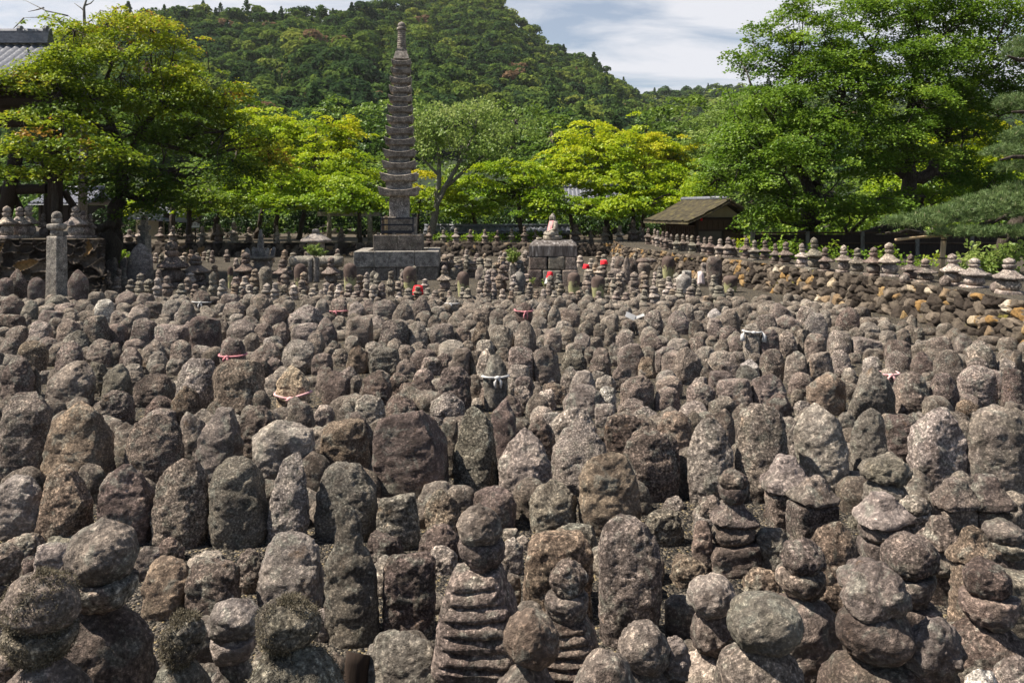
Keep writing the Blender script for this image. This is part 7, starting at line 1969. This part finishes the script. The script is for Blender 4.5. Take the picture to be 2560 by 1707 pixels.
# background trees that close the view under the crowns
for i, (px, py, D, rx, ry, lab) in enumerate([(60, 470, 60, 140, 70, 'leafy tree seen between the tower posts at the far left'), (250, 460, 62, 120, 75, 'dark tree behind the trunk of the big left maple'), (520, 470, 64, 130, 70, 'dim evergreen behind the forked maple'), (720, 480, 62, 120, 70, 'shaded evergreen behind the yellow maples left of the pagoda'),
     (910, 470, 60, 110, 75, 'dark evergreen directly behind the pagoda shaft'), (1130, 480, 60, 110, 65, 'evergreen behind the cherry tree'), (1330, 480, 62, 120, 65, 'evergreen behind the seated statue'), (1480, 500, 60, 110, 60, 'evergreen filling the gap behind the tiled hall'), (1680, 500, 58, 120, 60, 'evergreen behind the hut'),
     (1880, 480, 58, 120, 70, 'evergreen behind the left half of the big right maple'), (2080, 480, 56, 120, 75, 'evergreen behind the big right maple trunk'), (2260, 470, 54, 120, 80, 'evergreen behind the dark limbed maple'), (2470, 440, 52, 140, 90, 'evergreen closing the right edge')]):
    b_ = PX(px, 590, D); b_.z = .58
    sc2 = .5 * (i % 3) / 3
    tree('background_tree', lab, 'tree', b_, [[(b_, .2), (PX(px, py, D), .12)]],
         [B(px, py, D, rx, ry, .45 + sc2), B(px - rx * .5, py + 40, D - 3, rx * .7, ry * .5, .4 + sc2), B(px + rx * .5, py + 45, D - 3, rx * .7, ry * .5, .4 + sc2), B(px, py + 75, D - 5, rx, 24, .5)], L['dark'], 200 + i, .24, 22, pad_r=(.5, 1.1), twigs=.2)
for i, (px, py, D, rx, ry) in enumerate([(990, 285, 75, 90, 45), (1380, 330, 75, 100, 50), (1700, 300, 72, 110, 60), (850, 300, 78, 100, 50), (560, 290, 80, 120, 60), (1290, 300, 82, 80, 50), (300, 300, 78, 140, 80), (1900, 300, 70, 120, 90)]):
    b_ = PX(px, 570, D); b_.z = .6
    lab = ['wooded slope tree above the pagoda at mid height', 'tree above the yellow maples right of the cherry', 'rounded tree under the saddle of the ridge', 'bushy tree behind the left yellow maples', 'bushy tree above the big left maple shoulder', 'dark bushy tree right of the cherry top', 'dark tree behind the upper big left maple', 'dark tree behind the upper right maple'][i]
    tree('background_tree', lab, 'tree', b_, [[(b_, .25), (PX(px, py, D), .14)]], [B(px, py, D, rx, ry, .6), B(px + 20, py + 60, D - 4, rx, ry, .5), B(px - 30, py + 130, D - 6, rx * 1.1, ry, .42)], L['dark'], 230 + i, .30, 14, pad_r=(.6, 1.3), twigs=.1)
# bare branches above the left maple
m = MB(); rb = np.random.default_rng(9)
bB = PX(205, 600, 34); bB.z = .6
bt = empty('bare_tree', bB, 'leafless grey tree poking above the left maple', 'tree')
m.tube([bB, PX(210, 300, 34), PX(212, 90, 34), PX(210, 20, 34), PX(222, -20, 34)], [.2, .15, .08, .05, .03], 8)
for (a, b_) in (((212, 60), (250, 28)), ((210, 28), (185, 8)), ((212, 90), (262, 46)), ((250, 40), (268, 30)), ((212, 80), (170, 40)), ((260, 46), (275, 55)), ((211, 15), (240, -5)), ((300, 40), (318, 15)), ((262, 46), (300, 40)), ((300, 40), (312, 36)),
               ((170, 40), (60, 0)), ((60, 0), (20, -15)), ((110, 20), (70, 30)), ((30, 75), (18, 100)), ((60, 45), (30, 75)), ((170, 60), (60, 45))):
    A_ = PX(a[0], a[1], 34); E_ = PX(b_[0], b_[1], 34)
    m.tube([A_, A_.lerp(E_, .5) + Vector(rb.normal(0, .08, 3)), E_], [.035, .025, .008], 5)
m.build('trunk', M['bark_pale'], bt, True, tuple(-bB))

# pine with clipped pads
def pine():
    D = 18.6
    bP = PX(2492, 700, D + 1); bP.z = ZT
    root = empty('pine_tree', bP, 'clipped pine with flat needle pads reaching in from the right edge', 'tree')
    off = -bP
    rng = np.random.default_rng(31)
    m = MB()
    m.tube([bP, PX(2495, 640, D + 1), PX(2512, 590, D + 1), PX(2570, 520, D + 1), PX(2640, 400, D + 1), PX(2650, 200, D + 1), PX(2640, 60, D + 1)], [.20, .16, .15, .15, .14, .12, .08], 10)
    m.build('trunk', M['bark'], root, True, off)
    pads = [(2290, 560, 17.6, 80, 22), (2380, 548, 17.8, 90, 34), (2470, 530, 18.0, 100, 46), (2560, 510, 18.4, 90, 60), (2420, 585, 17.4, 90, 16), (2530, 585, 17.6, 80, 18), (2515, 385, 18.6, 55, 20), (2565, 355, 18.8, 60, 36), (2540, 425, 18.4, 50, 18), (2540, 265, 19, 55, 26), (2555, 120, 19.4, 40, 24), (2530, 140, 19, 30, 14)]
    m = MB()
    for (a, b_) in (((2512, 590), (2300, 585)), ((2560, 530), (2390, 590)), ((2570, 520), (2480, 560)), ((2640, 400), (2500, 400)), ((2645, 290), (2530, 280)), ((2650, 160), (2520, 140)), ((2300, 585), (2215, 582)), ((2645, 380), (2560, 380))):
        A_ = PX(a[0], a[1], 18.4); E_ = PX(b_[0], b_[1], 17.7)
        m = MB(); m.tube([A_, A_.lerp(E_, .4) + Vector((0, 0, .06)), A_.lerp(E_, .7) + Vector(rng.normal(0, .06, 3)), E_], [.07, .055, .045, .02], 7); m.build('branch', M['bark'], root, True, off)
    C_ = []
    for (px, py, d_, rx, ry) in pads:
        c = np.array(PX(px, py, d_)); r = np.array([rx * d_ / F, rx * d_ / F * .8, ry * d_ / F])
        n = int(520 * r[0] * r[1] + 220 * r[0] * r[2] * 2)
        d = rng.normal(size=(n, 3)); d /= np.linalg.norm(d, axis=1)[:, None]
        d[:, 2] = np.abs(d[:, 2]) * np.where(rng.uniform(size=n) < .8, 1, -.35)
        lump = 1 + .20 * vnoise(np.concatenate([d * 3.1], 0) + px)
        C_.append(c + d * r * (rng.uniform(.55, 1.0, n) ** .5 * lump)[:, None])
    C_ = np.concatenate(C_); n = len(C_)
    # every tuft: needles fanning upward
    k = 22
    ax = rng.normal(0, .45, (n, 3)); ax[:, 2] += 1.0; ax /= np.linalg.norm(ax, axis=1)[:, None]
    dirs = ax[:, None] * rng.uniform(.4, 1.2, (n, k, 1)) + rng.normal(0, .55, (n, k, 3)); dirs /= np.linalg.norm(dirs, axis=2)[..., None]
    Ln = rng.uniform(.07, .13, (n, k, 1))
    a0 = C_[:, None] + dirs * .01; a1 = C_[:, None] + dirs * Ln
    sd_ = np.cross(dirs, rng.normal(size=(n, k, 3))); sd_ /= np.linalg.norm(sd_, axis=2)[..., None]; sd_ *= .0042
    V = np.stack([a0 - sd_, a0 + sd_, a1 + sd_ * .5, a1 - sd_ * .5], 2).reshape(-1, 3)
    tint = np.clip(.45 + rng.normal(0, .14, (n, 1)) + rng.normal(0, .10, (n, k)), 0, .92)
    tint[:, 0] = np.where(rng.uniform(size=n) < .25, 1.0, tint[:, 0])
    link('needle_pads', mesh_fast('needle_pads', V, np.arange(len(V)).reshape(-1, 4), (), None, False, {'tint': ('POINT', np.repeat(tint.ravel(), 4))}), L['pine'], root, off)
    print('pine tufts', n)
pine()

# hedge and shrubs
def shrub(name, blobs, label, cat, mat, seed, leaf=.075, dens=150, zg=ZT, **kw):
    c = blobs[0][0]; base = Vector((c[0], c[1], zg))
    root = empty(name, base, label, cat)
    C_, N_, T_, pads, rg = crown_leaves(blobs, seed, leaf, dens, pad_r=(.2, .4), flat=.6, up=.7, **kw)
    m = MB()
    for p in pads[::3]: m.tube([(p[0] * .15 + base.x * .85, p[1] * .15 + base.y * .85, zg), tuple(p)], [.012, .005], 4)
    m.build('stems', M['bark'], root, True, tuple(-base))
    V, q = quads_from(C_, N_, rg, rg.uniform(.8, 1.25, len(C_)) * leaf * 1.3, rg.uniform(.8, 1.2, len(C_)) * leaf)
    link('leaves', mesh_fast('leaves', V, q, (), None, False, {'tint': ('POINT', np.repeat(T_, 4))}), mat, root, tuple(-base))
shrub('hedge', [B(1900 + 62 * k, 612 + 9 * k, 25.5 - .55 * k, 44, 24 + 2 * k, .5 + .1 * (k % 2)) for k in range(8)], 'clipped green hedge running behind the row of terrace towers', 'hedge', L['green'], 301)
shrub('shrub', [B(2420, 650, 19.6, 40, 45, .5), B(2470, 668, 19.2, 45, 42, .62), B(2530, 660, 18.9, 50, 50, .55), B(2590, 690, 18.6, 50, 50, .5)], 'bright leafy shrub with some browned leaves behind the right end towers', 'shrub', L['cherry'], 302, .085)
shrub('shrub', [B(1840, 618, 31, 30, 18, .8), B(1890, 612, 29, 35, 16, .6)], 'small yellowing shrub at the right foot of the hut', 'shrub', L['yellow'], 303)
shrub('shrub', [B(1110 + 55 * k, 590, 39.6, 26, 9, .5 + .1 * (k % 3)) for k in range(6)], 'low creeping greenery on top of the far wall right of the pagoda', 'shrub', L['green'], 304, .09, zg=.6)
shrub('shrub', [B(300, 640, 30, 22, 14, .5), B(320, 655, 30.5, 20, 10, .45)], 'small fern clump at the foot of the big left maple', 'shrub', L['green'], 305, .09, zg=0)
for k in (2, 3, 5): shrub('shrub', [B(120 + 110 * k, 560, 47, 60, 24, .5 + .1 * (k % 2))], f'leafy bush beyond the far wall at the left, {NUM[(2, 3, 5).index(k)]} from the left', 'shrub', L['green' if k % 3 == 1 else 'dark'], 306 + k, .13, 60, zg=.6)
for k in (1, 4, 6): shrub('shrub', [B(1080 + 100 * k, 556, 50, 60, 22, .5 + .1 * (k % 2))], f'leafy bush beyond the tiled boundary wall, {NUM[(1, 4, 6).index(k)]} from the left', 'shrub', L['green' if k % 3 == 1 else 'dark'], 316 + k, .13, 55, zg=.6)
for k in range(7): shrub('shrub', [B(1900 + 90 * k, 560, 33, 60, 34, .5 + .12 * (k % 2))], f'sunlit bush beyond the brushwood fence, {NUM[k]} from the left', 'shrub', L['green'], 330 + k, .12, 62, zg=.6)
for k in range(13):  # added bushes, their dark leaf colour imitates shade under the trees
    px = 300 + 118 * k + (k % 3) * 14
    if 1700 < px < 1900: continue
    shrub('shade_fill_bush', [B(px, 550 + 4 * (k % 2), 46.5, 72, 30, .4)], f'bush coloured dark as shade under the far trees, {nth(k)} from the left', 'bush', L['shade'], 350 + k, .14, 60, zg=.6)
# weeds growing from the rubble wall
for i, (px, py, D) in enumerate([(2145, 760, 20.2), (1990, 735, 22.0), (2020, 730, 21.8)]):
    c = PX(px, py, D)
    rng = np.random.default_rng(40 + i); n = 40
    d = rng.normal(0, .5, (n, 3)); d[:, 2] = np.abs(d[:, 2]) + .5; d[:, 1] -= .4; d /= np.linalg.norm(d, axis=1)[:, None]
    Ln = rng.uniform(.08, .24, (n, 1)); sd_ = np.cross(d, rng.normal(size=(n, 3))); sd_ /= np.linalg.norm(sd_, axis=1)[:, None]; sd_ *= .006
    a0 = rng.normal(0, .03, (n, 3)); V = np.stack([a0 - sd_, a0 + sd_, a0 + d * Ln + sd_ * .3, a0 + d * Ln - sd_ * .3], 1).reshape(-1, 3)
    o = link('grass_tuft', mesh_fast('grass_tuft', V, np.arange(n * 4).reshape(-1, 4), (), None, False, {'tint': ('POINT', np.repeat(rng.uniform(0, 1, n), 4))}), L['cherry'], None, c)
    tag(o, ['biggest grass tuft on the rubble wall beside a white rock', 'left small grass tuft high on the rubble wall', 'right small grass tuft high on the rubble wall'][i], 'grass tuft')
print('leaves', NLEAF)
# ------------------------------------------------------------------ thin summer haze between the eye and the hill
m = MB(); m.box((0, 420, 108), (2600, 1000, 218))
hz = m.build('haze', None)
hm = bpy.data.materials.new('haze_air'); hm.use_nodes = True
ht = hm.node_tree; ht.nodes.clear()
ho = nd(ht, 'ShaderNodeOutputMaterial'); hv = nd(ht, 'ShaderNodeVolumePrincipled')
hv.inputs['Color'].default_value = (0.86, 0.90, 0.96, 1); hv.inputs['Density'].default_value = 0.00010
hv.inputs['Anisotropy'].default_value = 0.2
ht.links.new(hv.outputs[0], ho.inputs['Volume'])
hz.data.materials.append(hm)
stuff(hz, 'thin pale summer haze in front of the wooded hill', 'haze')
